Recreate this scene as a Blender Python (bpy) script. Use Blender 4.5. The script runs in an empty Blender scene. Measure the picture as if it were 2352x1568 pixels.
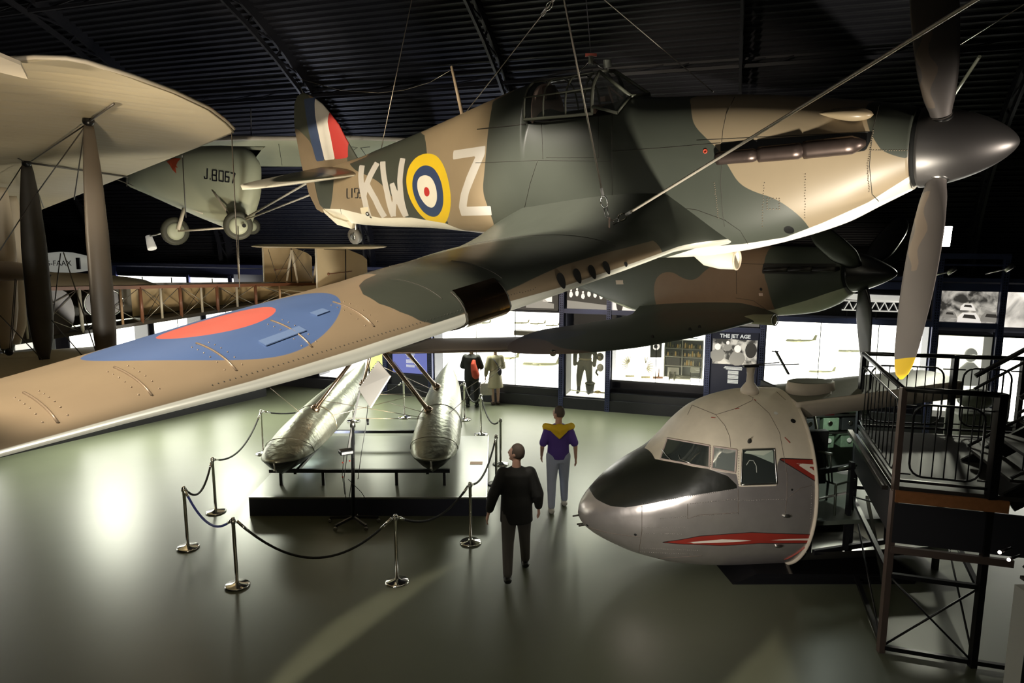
import bpy, math, random
import numpy as np
from mathutils import Vector, Matrix
from mathutils.bvhtree import BVHTree
random.seed(7)
D = bpy.data; S = bpy.context.scene; COL = S.collection
V = Vector
# ---------------------------------------------------------------- camera
FPX = 1620.0; PITCH = math.atan(254/FPX); CAMH = 4.8
cam = D.cameras.new('camera'); camo = D.objects.new('camera', cam); COL.objects.link(camo)
cam.sensor_width = 36; cam.lens = 36*FPX/2352; cam.clip_start = .05; cam.clip_end = 200
camo.location = (0, 0, CAMH); camo.rotation_euler = (math.pi/2-PITCH, 0, 0)
S.camera = camo
S.view_settings.view_transform = 'Standard'; S.view_settings.look = 'None'
S.view_settings.gamma = 1; S.view_settings.use_curve_mapping = False
S.view_settings.exposure = 0.9
w = D.worlds.new('world'); S.world = w; w.use_nodes = True
w.node_tree.nodes['Background'].inputs[0].default_value = (.05, .055, .075, 1)
w.node_tree.nodes['Background'].inputs[1].default_value = .04
# ---------------------------------------------------------------- lights (gallery spotlights and added fill lamps)
def spot(name, loc, tgt, power, col, ang, blend=.3, size=.25):
    l = D.lights.new(name, 'SPOT'); l.energy = power; l.color = col; l.spot_size = math.radians(ang)
    l.spot_blend = blend; l.shadow_soft_size = size
    o = D.objects.new(name, l); COL.objects.link(o); o.location = loc
    o.rotation_euler = (V(tgt)-V(loc)).to_track_quat('-Z', 'Y').to_euler()
    return o
WARM = (1, .85, .62); NEUT = (1, .95, .82); COOL = (.85, .92, 1)
spot('spotlight_nose', (.9, 2.5, .5), (2.2, 6.6, 4.4), 1750, (1, .93, .78), 36, .5, .15)
spot('spotlight_nose_side', (7.5, 1.2, 3.4), (3.0, 6.0, 5.05), 900, (1, .9, .78), 19, .8, .2)
spot('spotlight_tail', (-6.5, 2.5, 4.6), (-2.0, 9.6, 5.0), 1900, WARM, 34, .4)
spot('spotlight_wing', (-3.6, 1.2, 8.8), (-1.75, 4.0, 4.2), 2000, (1, .88, .70), 28, .12, .10)
spot('spotlight_wing_tip', (-6.5, -2.5, 7.2), (-2.6, 2.9, 4.2), 620, NEUT, 34, .8, .5)
spot('spotlight_floats', (-7.5, 8.5, 8.4), (-2.5, 14.2, .9), 1000, NEUT, 34, .7)
spot('gallery_fill', (-2.5, -1.5, 5.8), (.2, 8, 5.3), 110, (1, .95, .85), 46, .8, 1.2)  # weak broad fill added near the camera for canopy and mid fuselage
spot('wing_low_fill', (2.6, .0, 1.7), (-.9, 3.6, 4.15), 620, (1, .95, .82), 46, .7, .3)  # unseen low lamp added to brighten the wing's leading edge
spot('spotlight_cockpit', (-2.6, 5.6, 8.4), (2.3, 9.5, 1.6), 2300, (1, .91, .78), 28, .6)
spot('spotlight_biplane', (-2.5, 3.0, 1.2), (-7, 10, 5.5), 430, WARM, 80)
spot('spotlight_fuselage_frame', (-4.5, 9.0, 1.6), (-7.5, 15.5, 3.0), 420, WARM, 60)
spot('ceiling_fill', (-4, 13, .4), (-4, 20, 5.4), 520, (.7, .76, 1), 90, .8)  # unseen uplight added to lift the dark vault
spot('ceiling_wash_fill', (-6.5, 18.9, 5.0), (-6.5, 21.5, 8), 120, (.72, .78, 1), 140, .7)  # added wash, no fitting here, brightens the left of the vault
spot('ceiling_wash_fill', (-1, 16.8, 4.2), (-1, 21, 7), 150, (.72, .78, 1), 130, .7)  # second added wash for the vault, also without a fitting
spot('cockpit_low_fill', (-1.6, 2.4, 2.3), (2.3, 9.2, .9), 900, (1, .94, .84), 30, .8, .4)  # unseen lamp added to brighten the lower airliner skin
spot('spotlight_pale_monoplane', (-1, 9, 1.0), (-6, 15, 6), 620, (1, .98, .85), 60)
spot('spotlight_biplane_tail', (-2.5, 12, 1.0), (-5.5, 17, 3.6), 380, WARM, 70)
for x_, y_ in ((-9.5, 16.0), (-7.2, 18.0), (-4, 20.1), (-1, 19.1), (2, 18.1), (5, 17.1), (8, 16.1)):
    spot('floor_spill_fill', (x_, y_, 3.4), (x_-.6+(1.5 if x_ < -7 else 0), y_-1.7, 0), 620 if x_ > -7 else 950, (.97, 1, .80), 105, 1.0, .5)  # unseen lamps added along the wall as the cases' light spill
spot('spotlight_entrance', (3.1, 2.0, 8.8), (2.9, 6.5, 0), 180, COOL, 18, .5)
# ---------------------------------------------------------------- pixel helpers: a ray of the camera into the place
_c, _s = math.cos(PITCH), math.sin(PITCH); CAM = V((0, 0, CAMH))
def ray(px, py):
    x = (px-1176)/FPX; y = -(py-784)/FPX
    return V((x, _c+y*_s, -_s+y*_c))
def at(px, py, Y):
    d = ray(px, py); return CAM+d*(Y/d.y)
def atz(px, py, z):
    d = ray(px, py); return CAM+d*((z-CAMH)/d.z)
def atplane(px, py, P, n):
    d = ray(px, py); n = V(n); return CAM+d*((V(P)-CAM).dot(n)/d.dot(n))
# ---------------------------------------------------------------- mesh helpers
class MB:
    def __init__(s): s.v = []; s.f = []; s.sm = []
    def add(s, vs, fs, smooth=False):
        b = len(s.v); s.v += [tuple(p) for p in vs]
        for f in fs: s.f.append(tuple(i+b for i in f)); s.sm.append(smooth)
        return s
    def hexa(s, c):
        return s.add(c, [(0,3,2,1),(4,5,6,7),(0,1,5,4),(1,2,6,5),(2,3,7,6),(3,0,4,7)])
    def box(s, c, size, R=None):
        h = V(size)/2; c = V(c); pts = []
        for z in (-1, 1):
            for x, y in ((-1,-1),(1,-1),(1,1),(-1,1)):
                p = V((x*h.x, y*h.y, z*h.z))
                if R is not None: p = R@p
                pts.append(c+p)
        return s.hexa(pts)
    def bar(s, p0, p1, wd, ht, up=(0,0,1)):
        p0 = V(p0); p1 = V(p1); d = (p1-p0)
        L = d.length; d.normalize(); x = d.cross(V(up))
        if x.length < 1e-4: x = d.cross(V((1,0,0)))
        x.normalize(); y = x.cross(d)
        pts = []
        for p in (p0, p1):
            for a, b in ((-1,-1),(1,-1),(1,1),(-1,1)): pts.append(p+x*a*wd/2+y*b*ht/2)
        return s.add(pts, [(0,1,2,3),(7,6,5,4),(0,4,5,1),(1,5,6,2),(2,6,7,3),(3,7,4,0)])
    def loft(s, rings, closed=True, cap=True, smooth=True):
        n = len(rings[0]); b = len(s.v); s.v += [tuple(p) for r in rings for p in r]
        m = n if closed else n-1
        for i in range(len(rings)-1):
            for j in range(m):
                k = (j+1) % n
                s.f.append((b+i*n+j, b+i*n+k, b+(i+1)*n+k, b+(i+1)*n+j)); s.sm.append(smooth)
        if cap and closed:
            s.f.append(tuple(b+j for j in range(n))[::-1]); s.sm.append(False)
            o = b+(len(rings)-1)*n; s.f.append(tuple(o+j for j in range(n))); s.sm.append(False)
        return s
    def tube(s, path, r, n=8, cap=True, flat=1.0, up=(0,0,1)):
        P = [V(p) for p in path]; rings = []; x = None
        for i, p in enumerate(P):
            d = (P[min(i+1, len(P)-1)]-P[max(i-1, 0)]).normalized()
            if x is None:
                x = d.cross(V(up)); 
                if x.length < 1e-3: x = d.cross(V((1,0,0)))
            else: x = x-d*x.dot(d)
            x.normalize(); y = d.cross(x)
            rr = r[i] if isinstance(r, (list, tuple)) else r
            rings.append([p+x*math.cos(2*math.pi*k/n)*rr+y*math.sin(2*math.pi*k/n)*rr*flat for k in range(n)])
        return s.loft(rings, True, cap)
    def cyl(s, p0, p1, r0, r1=None, n=12): return s.tube([p0, p1], [r0, r0 if r1 is None else r1], n)
    def lathe(s, prof, o=(0,0,0), ax=(0,0,1), n=24, cap=True):
        ax = V(ax).normalized(); x = ax.cross(V((0,1,0)));
        if x.length < 1e-3: x = ax.cross(V((1,0,0)))
        x.normalize(); y = ax.cross(x); o = V(o)
        rings = [[o+ax*h+(x*math.cos(2*math.pi*k/n)+y*math.sin(2*math.pi*k/n))*max(r, 1e-4) for k in range(n)] for r, h in prof]
        return s.loft(rings, True, cap)
    def ball(s, c, r, n=12, sc=(1,1,1), R=None):
        c = V(c); rings = []
        for i in range(n+1):
            a = math.pi*i/n; rr = max(math.sin(a), 1e-3); ring = []
            for k in range(2*n):
                t = math.pi*k/n; p = V((math.cos(t)*rr*r*sc[0], math.sin(t)*rr*r*sc[1], -math.cos(a)*r*sc[2]))
                ring.append(c+(R@p if R is not None else p))
            rings.append(ring)
        return s.loft(rings)
    def poly(s, pts, th=None, n=None):
        if th is None: return s.add(pts, [tuple(range(len(pts)))])
        m = len(pts); nn = V(n)*th; a = [V(p) for p in pts]; b = [p+nn for p in a]
        return s.add(a+b, [tuple(range(m))[::-1], tuple(range(m, 2*m))]+[(i, (i+1) % m, m+(i+1) % m, m+i) for i in range(m)])
    def grid(s, rows, smooth=True): return s.loft(rows, False, False, smooth)
MW = {}
def wm(o): return MW.get(o.name, Matrix.Identity(4))
def obj(name, mb, mat, parent=None, local=False, label=None, kind=None, bevel=0):
    me = D.meshes.new(name); M_ = Matrix.Identity(4) if parent is None else wm(parent)
    vs = mb.v
    if parent is not None and not local:
        inv = M_.inverted(); vs = [tuple(inv@V(p)) for p in vs]
    me.from_pydata(vs, [], mb.f)
    me.polygons.foreach_set('use_smooth', mb.sm); me.update()
    o = D.objects.new(name, me); COL.objects.link(o); me.materials.append(mat)
    if parent is not None: o.parent = parent; MW[o.name] = M_
    if label: o['label'] = label
    if kind: o['kind'] = kind
    if bevel:
        b = o.modifiers.new('b', 'BEVEL'); b.width = bevel; b.segments = 2; b.limit_method = 'ANGLE'
    return o
def thing(name, label, cat, loc=(0,0,0), mat4=None, group=None):
    o = D.objects.new(name, None); COL.objects.link(o); o.empty_display_size = .1
    if mat4 is None: mat4 = Matrix.Translation(V(loc))
    o.matrix_world = mat4; MW[o.name] = mat4.copy()
    return tag(o, label, cat, group)
def tag(o, label, cat, group=None):
    o['label'] = label; o['category'] = cat
    if group: o['group'] = group
    return o
def single(name, mb, mat, label, cat, group=None, bevel=0):
    return tag(obj(name, mb, mat, bevel=bevel), label, cat, group)
def struct(name, mb, mat, bevel=0): return obj(name, mb, mat, kind='structure', bevel=bevel)
def dup(root, mat4, label=None, group=None):
    r = root.copy(); COL.objects.link(r); r.matrix_world = mat4
    if label: r['label'] = label
    if group: r['group'] = group
    for ch in list(root.children):
        c = ch.copy(); COL.objects.link(c); c.parent = r
        for g in ch.children:
            d = g.copy(); COL.objects.link(d); d.parent = c
    return r
# ---------------------------------------------------------------- materials
def M(name, col, rough=.5, metal=0, noise=0, nscale=8, bump=0, bscale=20, emis=None, estr=0, coat=0, spec=.5):
    m = D.materials.new(name); m.use_nodes = True; nt = m.node_tree; b = nt.nodes['Principled BSDF']
    b.inputs['Base Color'].default_value = (*col, 1); b.inputs['Roughness'].default_value = rough
    b.inputs['Metallic'].default_value = metal; b.inputs['Coat Weight'].default_value = coat
    b.inputs['Specular IOR Level'].default_value = spec
    if emis: b.inputs['Emission Color'].default_value = (*emis, 1); b.inputs['Emission Strength'].default_value = estr
    if noise or bump:
        tc = nt.nodes.new('ShaderNodeTexCoord')
    if noise:
        n = nt.nodes.new('ShaderNodeTexNoise'); n.inputs['Scale'].default_value = nscale; n.inputs['Detail'].default_value = 6
        nt.links.new(tc.outputs['Object'], n.inputs['Vector'])
        mx = nt.nodes.new('ShaderNodeMix'); mx.data_type = 'RGBA'; mx.blend_type = 'MIX'
        mx.inputs[6].default_value = (*[c*(1-noise) for c in col], 1); mx.inputs[7].default_value = (*[min(1, c*(1+noise)) for c in col], 1)
        nt.links.new(n.outputs['Fac'], mx.inputs[0]); nt.links.new(mx.outputs[2], b.inputs['Base Color'])
    if bump:
        n = nt.nodes.new('ShaderNodeTexNoise'); n.inputs['Scale'].default_value = bscale; n.inputs['Detail'].default_value = 4
        nt.links.new(tc.outputs['Object'], n.inputs['Vector'])
        bm = nt.nodes.new('ShaderNodeBump'); bm.inputs['Strength'].default_value = bump; bm.inputs['Distance'].default_value = .02
        nt.links.new(n.outputs['Fac'], bm.inputs['Height']); nt.links.new(bm.outputs[0], b.inputs['Normal'])
    return m
def painted(name, base, layers, rough=.45, metal=0, noise=.12, nscale=5, metals=None, bump=0):
    """paint layers: (vertex signed-distance attribute, colour) — a sharp paint edge where the attribute crosses zero"""
    m = M(name, base, rough, metal); nt = m.node_tree; b = nt.nodes['Principled BSDF']; L = nt.links
    cur = None; rcur = None
    for l in layers:
        a, col = l[0], l[1]
        at_ = nt.nodes.new('ShaderNodeAttribute'); at_.attribute_name = a
        g = nt.nodes.new('ShaderNodeMapRange'); g.inputs['From Min'].default_value = -.002; g.inputs['From Max'].default_value = .002
        L.new(at_.outputs['Fac'], g.inputs['Value'])
        mx = nt.nodes.new('ShaderNodeMix'); mx.data_type = 'RGBA'
        if cur is None: mx.inputs[6].default_value = (*base, 1)
        else: L.new(cur, mx.inputs[6])
        mx.inputs[7].default_value = (*col, 1); L.new(g.outputs[0], mx.inputs[0]); cur = mx.outputs[2]
        if len(l) > 2:   # (attribute, colour, metallic, roughness)
            for key, val, base_ in (('Metallic', l[2], metal), ('Roughness', l[3], rough)):
                mm = nt.nodes.new('ShaderNodeMix'); mm.data_type = 'FLOAT'
                src = b.inputs[key].links[0].from_socket if b.inputs[key].links else None
                if src: L.new(src, mm.inputs[2])
                else: mm.inputs[2].default_value = base_
                mm.inputs[3].default_value = val; L.new(g.outputs[0], mm.inputs[0]); L.new(mm.outputs[0], b.inputs[key])
    tc = nt.nodes.new('ShaderNodeTexCoord'); n = nt.nodes.new('ShaderNodeTexNoise'); n.inputs['Scale'].default_value = nscale
    n.inputs['Detail'].default_value = 8; L.new(tc.outputs['Object'], n.inputs['Vector'])
    mr = nt.nodes.new('ShaderNodeMapRange'); mr.inputs['To Min'].default_value = 1-noise; mr.inputs['To Max'].default_value = 1+noise
    L.new(n.outputs['Fac'], mr.inputs['Value'])
    mu = nt.nodes.new('ShaderNodeMix'); mu.data_type = 'RGBA'; mu.blend_type = 'MULTIPLY'; mu.inputs[0].default_value = 1
    L.new(cur, mu.inputs[6]); L.new(mr.outputs[0], mu.inputs[7]); L.new(mu.outputs[2], b.inputs['Base Color'])
    if bump:
        n2 = nt.nodes.new('ShaderNodeTexNoise'); n2.inputs['Scale'].default_value = bump[0]; L.new(tc.outputs['Object'], n2.inputs['Vector'])
        bm = nt.nodes.new('ShaderNodeBump'); bm.inputs['Strength'].default_value = bump[1]; bm.inputs['Distance'].default_value = .02
        L.new(n2.outputs['Fac'], bm.inputs['Height']); L.new(bm.outputs[0], b.inputs['Normal'])
    return m
def glassmat(name, col, rough, alpha):
    m = M(name, col, rough); m.node_tree.nodes['Principled BSDF'].inputs['Alpha'].default_value = alpha; return m
def sdf(P, polys):
    """signed distance (inside positive) of 2-D points to the union of polygons"""
    P = np.asarray(P, float); best = np.full(len(P), -1e9)
    for poly in polys:
        q = np.asarray(poly, float); d = np.full(len(P), 1e9); ins = np.zeros(len(P), bool)
        for i in range(len(q)):
            a, b = q[i], q[(i+1) % len(q)]; e = b-a; w_ = P-a
            t = np.clip((w_@e)/max(e@e, 1e-12), 0, 1); d = np.minimum(d, np.linalg.norm(w_-t[:, None]*e, axis=1))
            c = (a[1] > P[:, 1]) != (b[1] > P[:, 1])
            with np.errstate(divide='ignore', invalid='ignore'):
                ins ^= c & (P[:, 0] < (b[0]-a[0])*(P[:, 1]-a[1])/(b[1]-a[1]+1e-30)+a[0])
        best = np.maximum(best, np.where(ins, d, -d))
    return best
def chaikin(p, it=2):
    p = [np.array(q, float) for q in p]
    for _ in range(it):
        p = [x for i in range(len(p)) for x in (p[i]*.75+p[(i+1) % len(p)]*.25, p[i]*.25+p[(i+1) % len(p)]*.75)]
    return p
def setattr_v(o, name, vals):
    a = o.data.attributes.new(name, 'FLOAT', 'POINT'); a.data.foreach_set('value', np.asarray(vals, np.float32))
def coords(o):
    c = np.empty(len(o.data.vertices)*3); o.data.vertices.foreach_get('co', c); return c.reshape(-1, 3)
class Caster:
    """casts camera rays on finished surfaces, returns points in the thing's own coordinates"""
    def __init__(s, objs, M_):
        vs = []; fs = []
        for o in objs:
            b = len(vs); vs += [tuple(v.co) for v in o.data.vertices]; fs += [tuple(i+b for i in p.vertices) for p in o.data.polygons]
        s.t = BVHTree.FromPolygons(vs, fs); s.M = M_; s.I = M_.inverted(); s.I3 = s.I.to_3x3()
    def __call__(s, px, py, off=0, want_n=False):
        d = (s.I3@ray(px, py)).normalized(); o = s.I@CAM
        p, n, i, dist = s.t.ray_cast(o, d, 60)
        if p is None: return (None, None) if want_n else None
        if n.dot(d) > 0: n = -n
        q = p+n*off
        return (q, n) if want_n else q
    def plane(s, px, py, ax, val):
        d = s.I3@ray(px, py); o = s.I@CAM; return o+d*((val-o[ax])/d[ax])
    def near(s, p, off=0):
        q, n, i, dist = s.t.find_nearest(V(p)); return q+n*off
def stroke(c, w):
    c = np.array(c, float); n = len(c); L = []; R = []
    for i in range(n):
        d = c[min(i+1, n-1)]-c[max(i-1, 0)]; d /= np.linalg.norm(d); q = np.array([-d[1], d[0]])*w/2
        L.append(c[i]+q); R.append(c[i]-q)
    return L+R[::-1]
def Z(pts, ox, oy, s): return [(ox+x/s, oy+y/s) for x, y in pts]
def pchip(x, xs, ys):
    x = np.clip(x, xs[0], xs[-1]); h = np.diff(xs); d = np.diff(ys)/h
    m = np.zeros(len(xs)); m[0] = d[0]; m[-1] = d[-1]
    for i in range(1, len(xs)-1):
        if d[i-1]*d[i] > 0: m[i] = 2*d[i-1]*d[i]/(d[i-1]+d[i])
    i = int(np.clip(np.searchsorted(xs, x)-1, 0, len(h)-1)); t = (x-xs[i])/h[i]
    return ys[i]*(1+2*t)*(1-t)**2+m[i]*h[i]*t*(1-t)**2+ys[i+1]*t*t*(3-2*t)+m[i+1]*h[i]*t*t*(t-1)
def text_mesh(txt, size, mat, name, parent, mat4, depth=.002, align='CENTER', bold=0):
    """lettering as a thin mesh; mat4 places its x-right/y-up frame"""
    c = D.curves.new('t', 'FONT'); c.body = txt; c.size = size; c.extrude = depth; c.align_x = align; c.offset = bold; c.resolution_u = 2
    o = D.objects.new('t', c); COL.objects.link(o); bpy.context.view_layer.update()
    me = D.meshes.new_from_object(o.evaluated_get(bpy.context.evaluated_depsgraph_get()))
    D.objects.remove(o); D.curves.remove(c)
    q = D.objects.new(name, me); COL.objects.link(q); me.materials.clear(); me.materials.append(mat)
    if parent is not None:
        q.parent = parent; MW[q.name] = wm(parent); me.transform(wm(parent).inverted()@mat4)
    else: me.transform(mat4)
    return q
def frame4(o, x, y):
    x = V(x).normalized(); y = V(y); y = (y-x*y.dot(x)).normalized(); z = x.cross(y)
    m = Matrix((x, y, z)).transposed().to_4x4(); m.translation = V(o); return m
# ---------------------------------------------------------------- common materials
m_floor = M('floor_vinyl', (.100, .109, .074), .37, noise=.10, nscale=1.3, bump=.05, bscale=3, spec=.55)
m_ceil = M('ceiling_sheet', (.016, .016, .022), .55, noise=.3, nscale=.7)
m_dark = M('dark_blue_paint', (.016, .017, .028), .45)
m_plinth = M('plinth_paint', (.022, .023, .030), .5)
m_steel = M('slotted_steel', (.05, .06, .15), .35, .2)
m_black = M('black_metal', (.012, .012, .013), .32)
m_blackg = M('black_gloss', (.006, .006, .007), .16)
m_chrome = M('chrome', (.75, .74, .70), .12, 1)
m_alu = M('aluminium', (.55, .54, .52), .28, 1)
m_light = M('lightbox_white', (.9, .9, .85), .6, emis=(1, .985, .90), estr=2.6)
m_lightdim = M('lit_display_back', (.85, .85, .72), .6, emis=(1, .98, .80), estr=.8)
m_glass = glassmat('case_glass', (.9, .95, .9), .05, .06)
m_wire = M('steel_cable', (.42, .38, .32), .35, .8)
m_white = M('white_paint', (.75, .74, .70), .5)
m_print_w = M('white_print', (.9, .9, .88), .6, emis=(1, 1, 1), estr=.25)
# ---------------------------------------------------------------- floor, ceiling and walls
PHI = math.atan(.33); E_ = V((math.cos(PHI), -math.sin(PHI), 0)); N_ = V((-math.sin(PHI), -math.cos(PHI), 0))
W0 = V((0, 19.45, 0)); CS = 1/math.cos(PHI)
def wp(X, z, d=0):                      # point on the long wall at world X, height z, d out of the wall
    return W0+E_*(X*CS)+V((0, 0, z))+N_*d
def wbox(mb, X0, X1, z0, z1, d0, d1):
    return mb.hexa([wp(X0, z0, d0), wp(X1, z0, d0), wp(X1, z0, d1), wp(X0, z0, d1), wp(X0, z1, d0), wp(X1, z1, d0), wp(X1, z1, d1), wp(X0, z1, d1)])
def atwall(px, py, d=0):
    p = atplane(px, py, W0+N_*d, N_); return p.x-N_.x*d, p.z
struct('floor', MB().box((0, 8, -.1), (70, 60, .2)), m_floor)
mb = MB(); wbox(mb, -32, 24, 0, 3.75, -.75, -.6); struct('wall_back', mb, m_dark)
# barrel vault of corrugated sheet springing from the long wall
rings = []; NC = 880; RX, RZ = 15.5, 8.2
for i in range(NC+1):
    a = math.pi*i/NC; k = .03*(1 if i % 4 in (1, 2) else -1)
    d = -.9+RX-(RX+k)*math.cos(a); z = 3.7+(RZ+k)*math.sin(a)
    rings.append([wp(-36, z, d), wp(26, z, d)])
struct('ceiling', MB().grid(rings, False), m_ceil)
mb = MB()
mb.hexa([V((-30, -16, 0)), V((26, -16, 0)), V((26, -15.8, 0)), V((-30, -15.8, 0)), V((-30, -16, 12)), V((26, -16, 12)), V((26, -15.8, 12)), V((-30, -15.8, 12))])
struct('wall_front', mb, m_dark)
for nm, X in (('wall_left', -27), ('wall_right', 17)):
    mb = MB(); mb.hexa([wp(X, 0, -1), wp(X+.2, 0, -1), wp(X+.2, 0, 32), wp(X, 0, 32), wp(X, 12, -1), wp(X+.2, 12, -1), wp(X+.2, 12, 32), wp(X, 12, 32)])
    struct(nm, mb, m_dark)
# arched lattice ribs under the vault, each rib a thing
m_rib = M('rib_steel', (.02, .02, .026), .5)
for i, X in enumerate((-19.5, -14.5, -9.5, -4.5, .5, 5.5, 10.5)):
    mb = MB(); n = 34; o_, i_ = [], []
    for k in range(n+1):
        a = math.pi*(k/n)
        o_.append(wp(X, 3.7+(RZ-.08)*math.sin(a), -.9+RX-(RX-.08)*math.cos(a)))
        i_.append(wp(X, 3.7+(RZ-.55)*math.sin(a), -.9+RX-(RX-.55)*math.cos(a)))
    for k in range(n):
        mb.bar(o_[k], o_[k+1], .34, .07, E_); mb.bar(i_[k], i_[k+1], .12, .06, E_)
        mb.bar(o_[k], i_[k+1], .04, .04, E_); mb.bar(i_[k], o_[k], .04, .04, E_)
    wh = ['far left, behind the biplane wing', 'second from the left, above the biplane wing tip', 'third from the left, above the pale monoplane', 'above the fighter tail fin', 'above the fighter radio mast', 'above the fighter engine cowling', 'far right, above the spinner'][i]
    single('roof_truss', mb, m_rib, 'dark arched steel lattice roof truss, '+wh, 'roof truss', 'arched roof trusses')
# purlins along the vault
for i, a in enumerate((.33, .62, .92)):
    mb = MB(); r = .5
    A = lambda X, q=0: wp(X, 3.7+(RZ-r+q)*math.sin(a), -.9+RX-(RX-r+q)*math.cos(a))
    mb.bar(A(-26), A(16), .07, .07); mb.bar(A(-26, .35), A(16, .35), .05, .05)
    for k in range(42): mb.bar(A(-26+k), A(-25+k, .35) if k % 2 else A(-26+k+.5, .35), .03, .03)
    single('roof_purlin', mb, m_rib, 'dark steel lattice purlin running along the vaulted ceiling, '+['lowest', 'middle', 'highest'][i]+' of the three', 'purlin', 'lattice purlins')
mb = MB(); wbox(mb, -26, 16, 3.45, 3.62, .0, .08); wbox(mb, -26, 16, 3.66, 3.75, -.6, .1)
struct('trim_1', mb, m_steel)
# dark plinth under the cases
mb = MB(); wbox(mb, -13, 16, 0, .30, -.7, .16); wbox(mb, -2.3, 1.38, .30, .50, -.7, .1); wbox(mb, 2.6, 16, .30, .50, -.7, .1)
struct('baseboard_back', mb, m_plinth)
# ---------------------------------------------------------------- steel uprights between the cases
def upright(X, z1, where):
    mb = MB(); wbox(mb, X-.06, X+.06, 0, z1, .06, .18)
    t = single('steel_upright', mb, m_steel, 'blue slotted steel upright post '+where, 'post', 'slotted uprights on the long wall')
    mb = MB()
    for k in range(int(z1/.06)):
        for dx in (-.022, .022): wbox(mb, X+dx-.008, X+dx+.008, .05+k*.06, .075+k*.06, .18, .183)
    obj('bolt_slot', mb, m_blackg, t, kind='stuff')
for X, z1, wh in ((1.38, 3.7, 'left of the flight suit case'), (2.60, 3.7, 'right of the flight suit case'), (5.02, 3.7, 'left of the jet age panel'),
    (6.24, 3.7, 'right of the jet age panel'), (9.78, 4.25, 'behind the hanging propeller tip, at the right white case'), (11.0, 4.25, 'near the right edge, above the steps'),
    (-2.32, 3.3, 'left of the couple at the case'), (-3.72, 3.3, 'left of the blue panel')):
    upright(X, z1, wh)
mb = MB(); wbox(mb, 9.72, 11.06, 4.18, 4.30, .04, .2); wbox(mb, 9.72, 11.06, 4.02, 4.06, .04, .12)
single('steel_beam', mb, m_steel, 'blue horizontal steel beam joining the two tall uprights at right', 'beam')
mb = MB(); wbox(mb, 1.38, 11.0, 2.62, 2.74, .04, .16)
single('steel_beam', mb, m_steel, 'long blue steel beam along the top of the lit cases', 'beam')
mb = MB(); wbox(mb, 5.08, 6.18, 2.30, 2.42, .05, .17)
single('steel_beam', mb, m_steel, 'short blue steel beam above the jet age panel', 'beam')
# ---------------------------------------------------------------- lit display cases
def case(X0, X1, z0, z1, label, mats=None, dep=.55, split=(), top=True, grp='lit display cases on the long wall'):
    t = thing('display_case', label, 'display case', wp((X0+X1)/2, z0, 0), group=grp)
    mb = MB(); b = .045
    wbox(mb, X0, X1, z0-b, z0, -dep, .05); wbox(mb, X0, X1, z1, z1+b, -dep, .05)
    wbox(mb, X0-.03, X0+.01, z0-b, z1+b, -dep, .05); wbox(mb, X1-.01, X1+.03, z0-b, z1+b, -dep, .05)
    obj('case_frame', mb, m_dark, t)
    mb = MB(); wbox(mb, X0+.01, X1-.01, z0, z1, -dep-.02, -dep); wbox(mb, X0+.01, X1-.01, z0-.0, z0+.012, -dep, .0)
    obj('lit_back', mb, mats or m_light, t)
    mb = MB(); wbox(mb, X0+.01, X1-.01, z0, z1, .02, .026); obj('glass_pane', mb, m_glass, t)
    if split:
        mb = MB()
        for X in split: wbox(mb, X-.008, X+.008, z0, z1, .02, .035)
        obj('pane_joint', mb, m_blackg, t)
    return t
case(-2.24, 1.30, .53, 2.60, 'long white lit case of model aircraft behind the couple', split=(-1.0, .1))
case(1.48, 2.52, .33, 2.0, 'narrow lit case with a flight suit figure', m_lightdim)
case(2.68, 4.95, .86, 2.24, 'lit case full of cut-open engine parts and shelves', split=(3.78,))
case(6.32, 9.70, .80, 2.60, 'wide white lit case behind the hanging propeller tips', split=(7.5, 8.7))
case(9.88, 10.92, .33, 2.42, 'lit case seen through the platform railing', m_lightdim)
case(11.1, 12.9, .5, 2.42, 'lit case at the right edge above the steps')
case(-5.95, -4.3, .36, 1.6, 'lit case behind the tail of the left float')
# green lit niche and blue text panel
mb = MB(); wbox(mb, -4.25, -3.78, .36, 2.2, .0, .05)
single('graphic_panel', mb, M('yellow_green_panel', (.45, .5, .1), .6, emis=(.62, .7, .25), estr=.7), 'yellow-green lit panel above the sign on its stand', 'panel')
def panel(X0, X1, z0, z1, label, matp, cat='panel'):
    t = thing('graphic_panel' if cat == 'panel' else 'wall_photograph', label, cat, wp((X0+X1)/2, z0, .05))
    mb = MB(); wbox(mb, X0, X1, z0, z1, .02, .05); obj('board', mb, matp, t)
    return t
def photomat(name, seed, dark=.02, light=.55, scale=2.5, emis=.5, warm=(1, .93, .82), lo=.42, hi=.62):
    """grey toned mural: blotches of light and dark, printed and backlit a little"""
    m = M(name, (.5, .5, .5), .5); nt = m.node_tree; b = nt.nodes['Principled BSDF']; L = nt.links
    tc = nt.nodes.new('ShaderNodeTexCoord'); mp = nt.nodes.new('ShaderNodeMapping'); mp.inputs['Location'].default_value = (seed*3.1, seed, 0)
    n = nt.nodes.new('ShaderNodeTexNoise'); n.inputs['Scale'].default_value = scale; n.inputs['Detail'].default_value = 5; n.inputs['Distortion'].default_value = .6
    cr = nt.nodes.new('ShaderNodeValToRGB'); cr.color_ramp.elements[0].position = lo; cr.color_ramp.elements[1].position = hi
    cr.color_ramp.elements[0].color = (*[dark*c for c in warm], 1); cr.color_ramp.elements[1].color = (*[light*c for c in warm], 1)
    L.new(tc.outputs['Object'], mp.inputs[0]); L.new(mp.outputs[0], n.inputs[0]); L.new(n.outputs[0], cr.inputs[0])
    L.new(cr.outputs[0], b.inputs['Base Color']); L.new(cr.outputs[0], b.inputs['Emission Color']); b.inputs['Emission Strength'].default_value = emis
    return m
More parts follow.
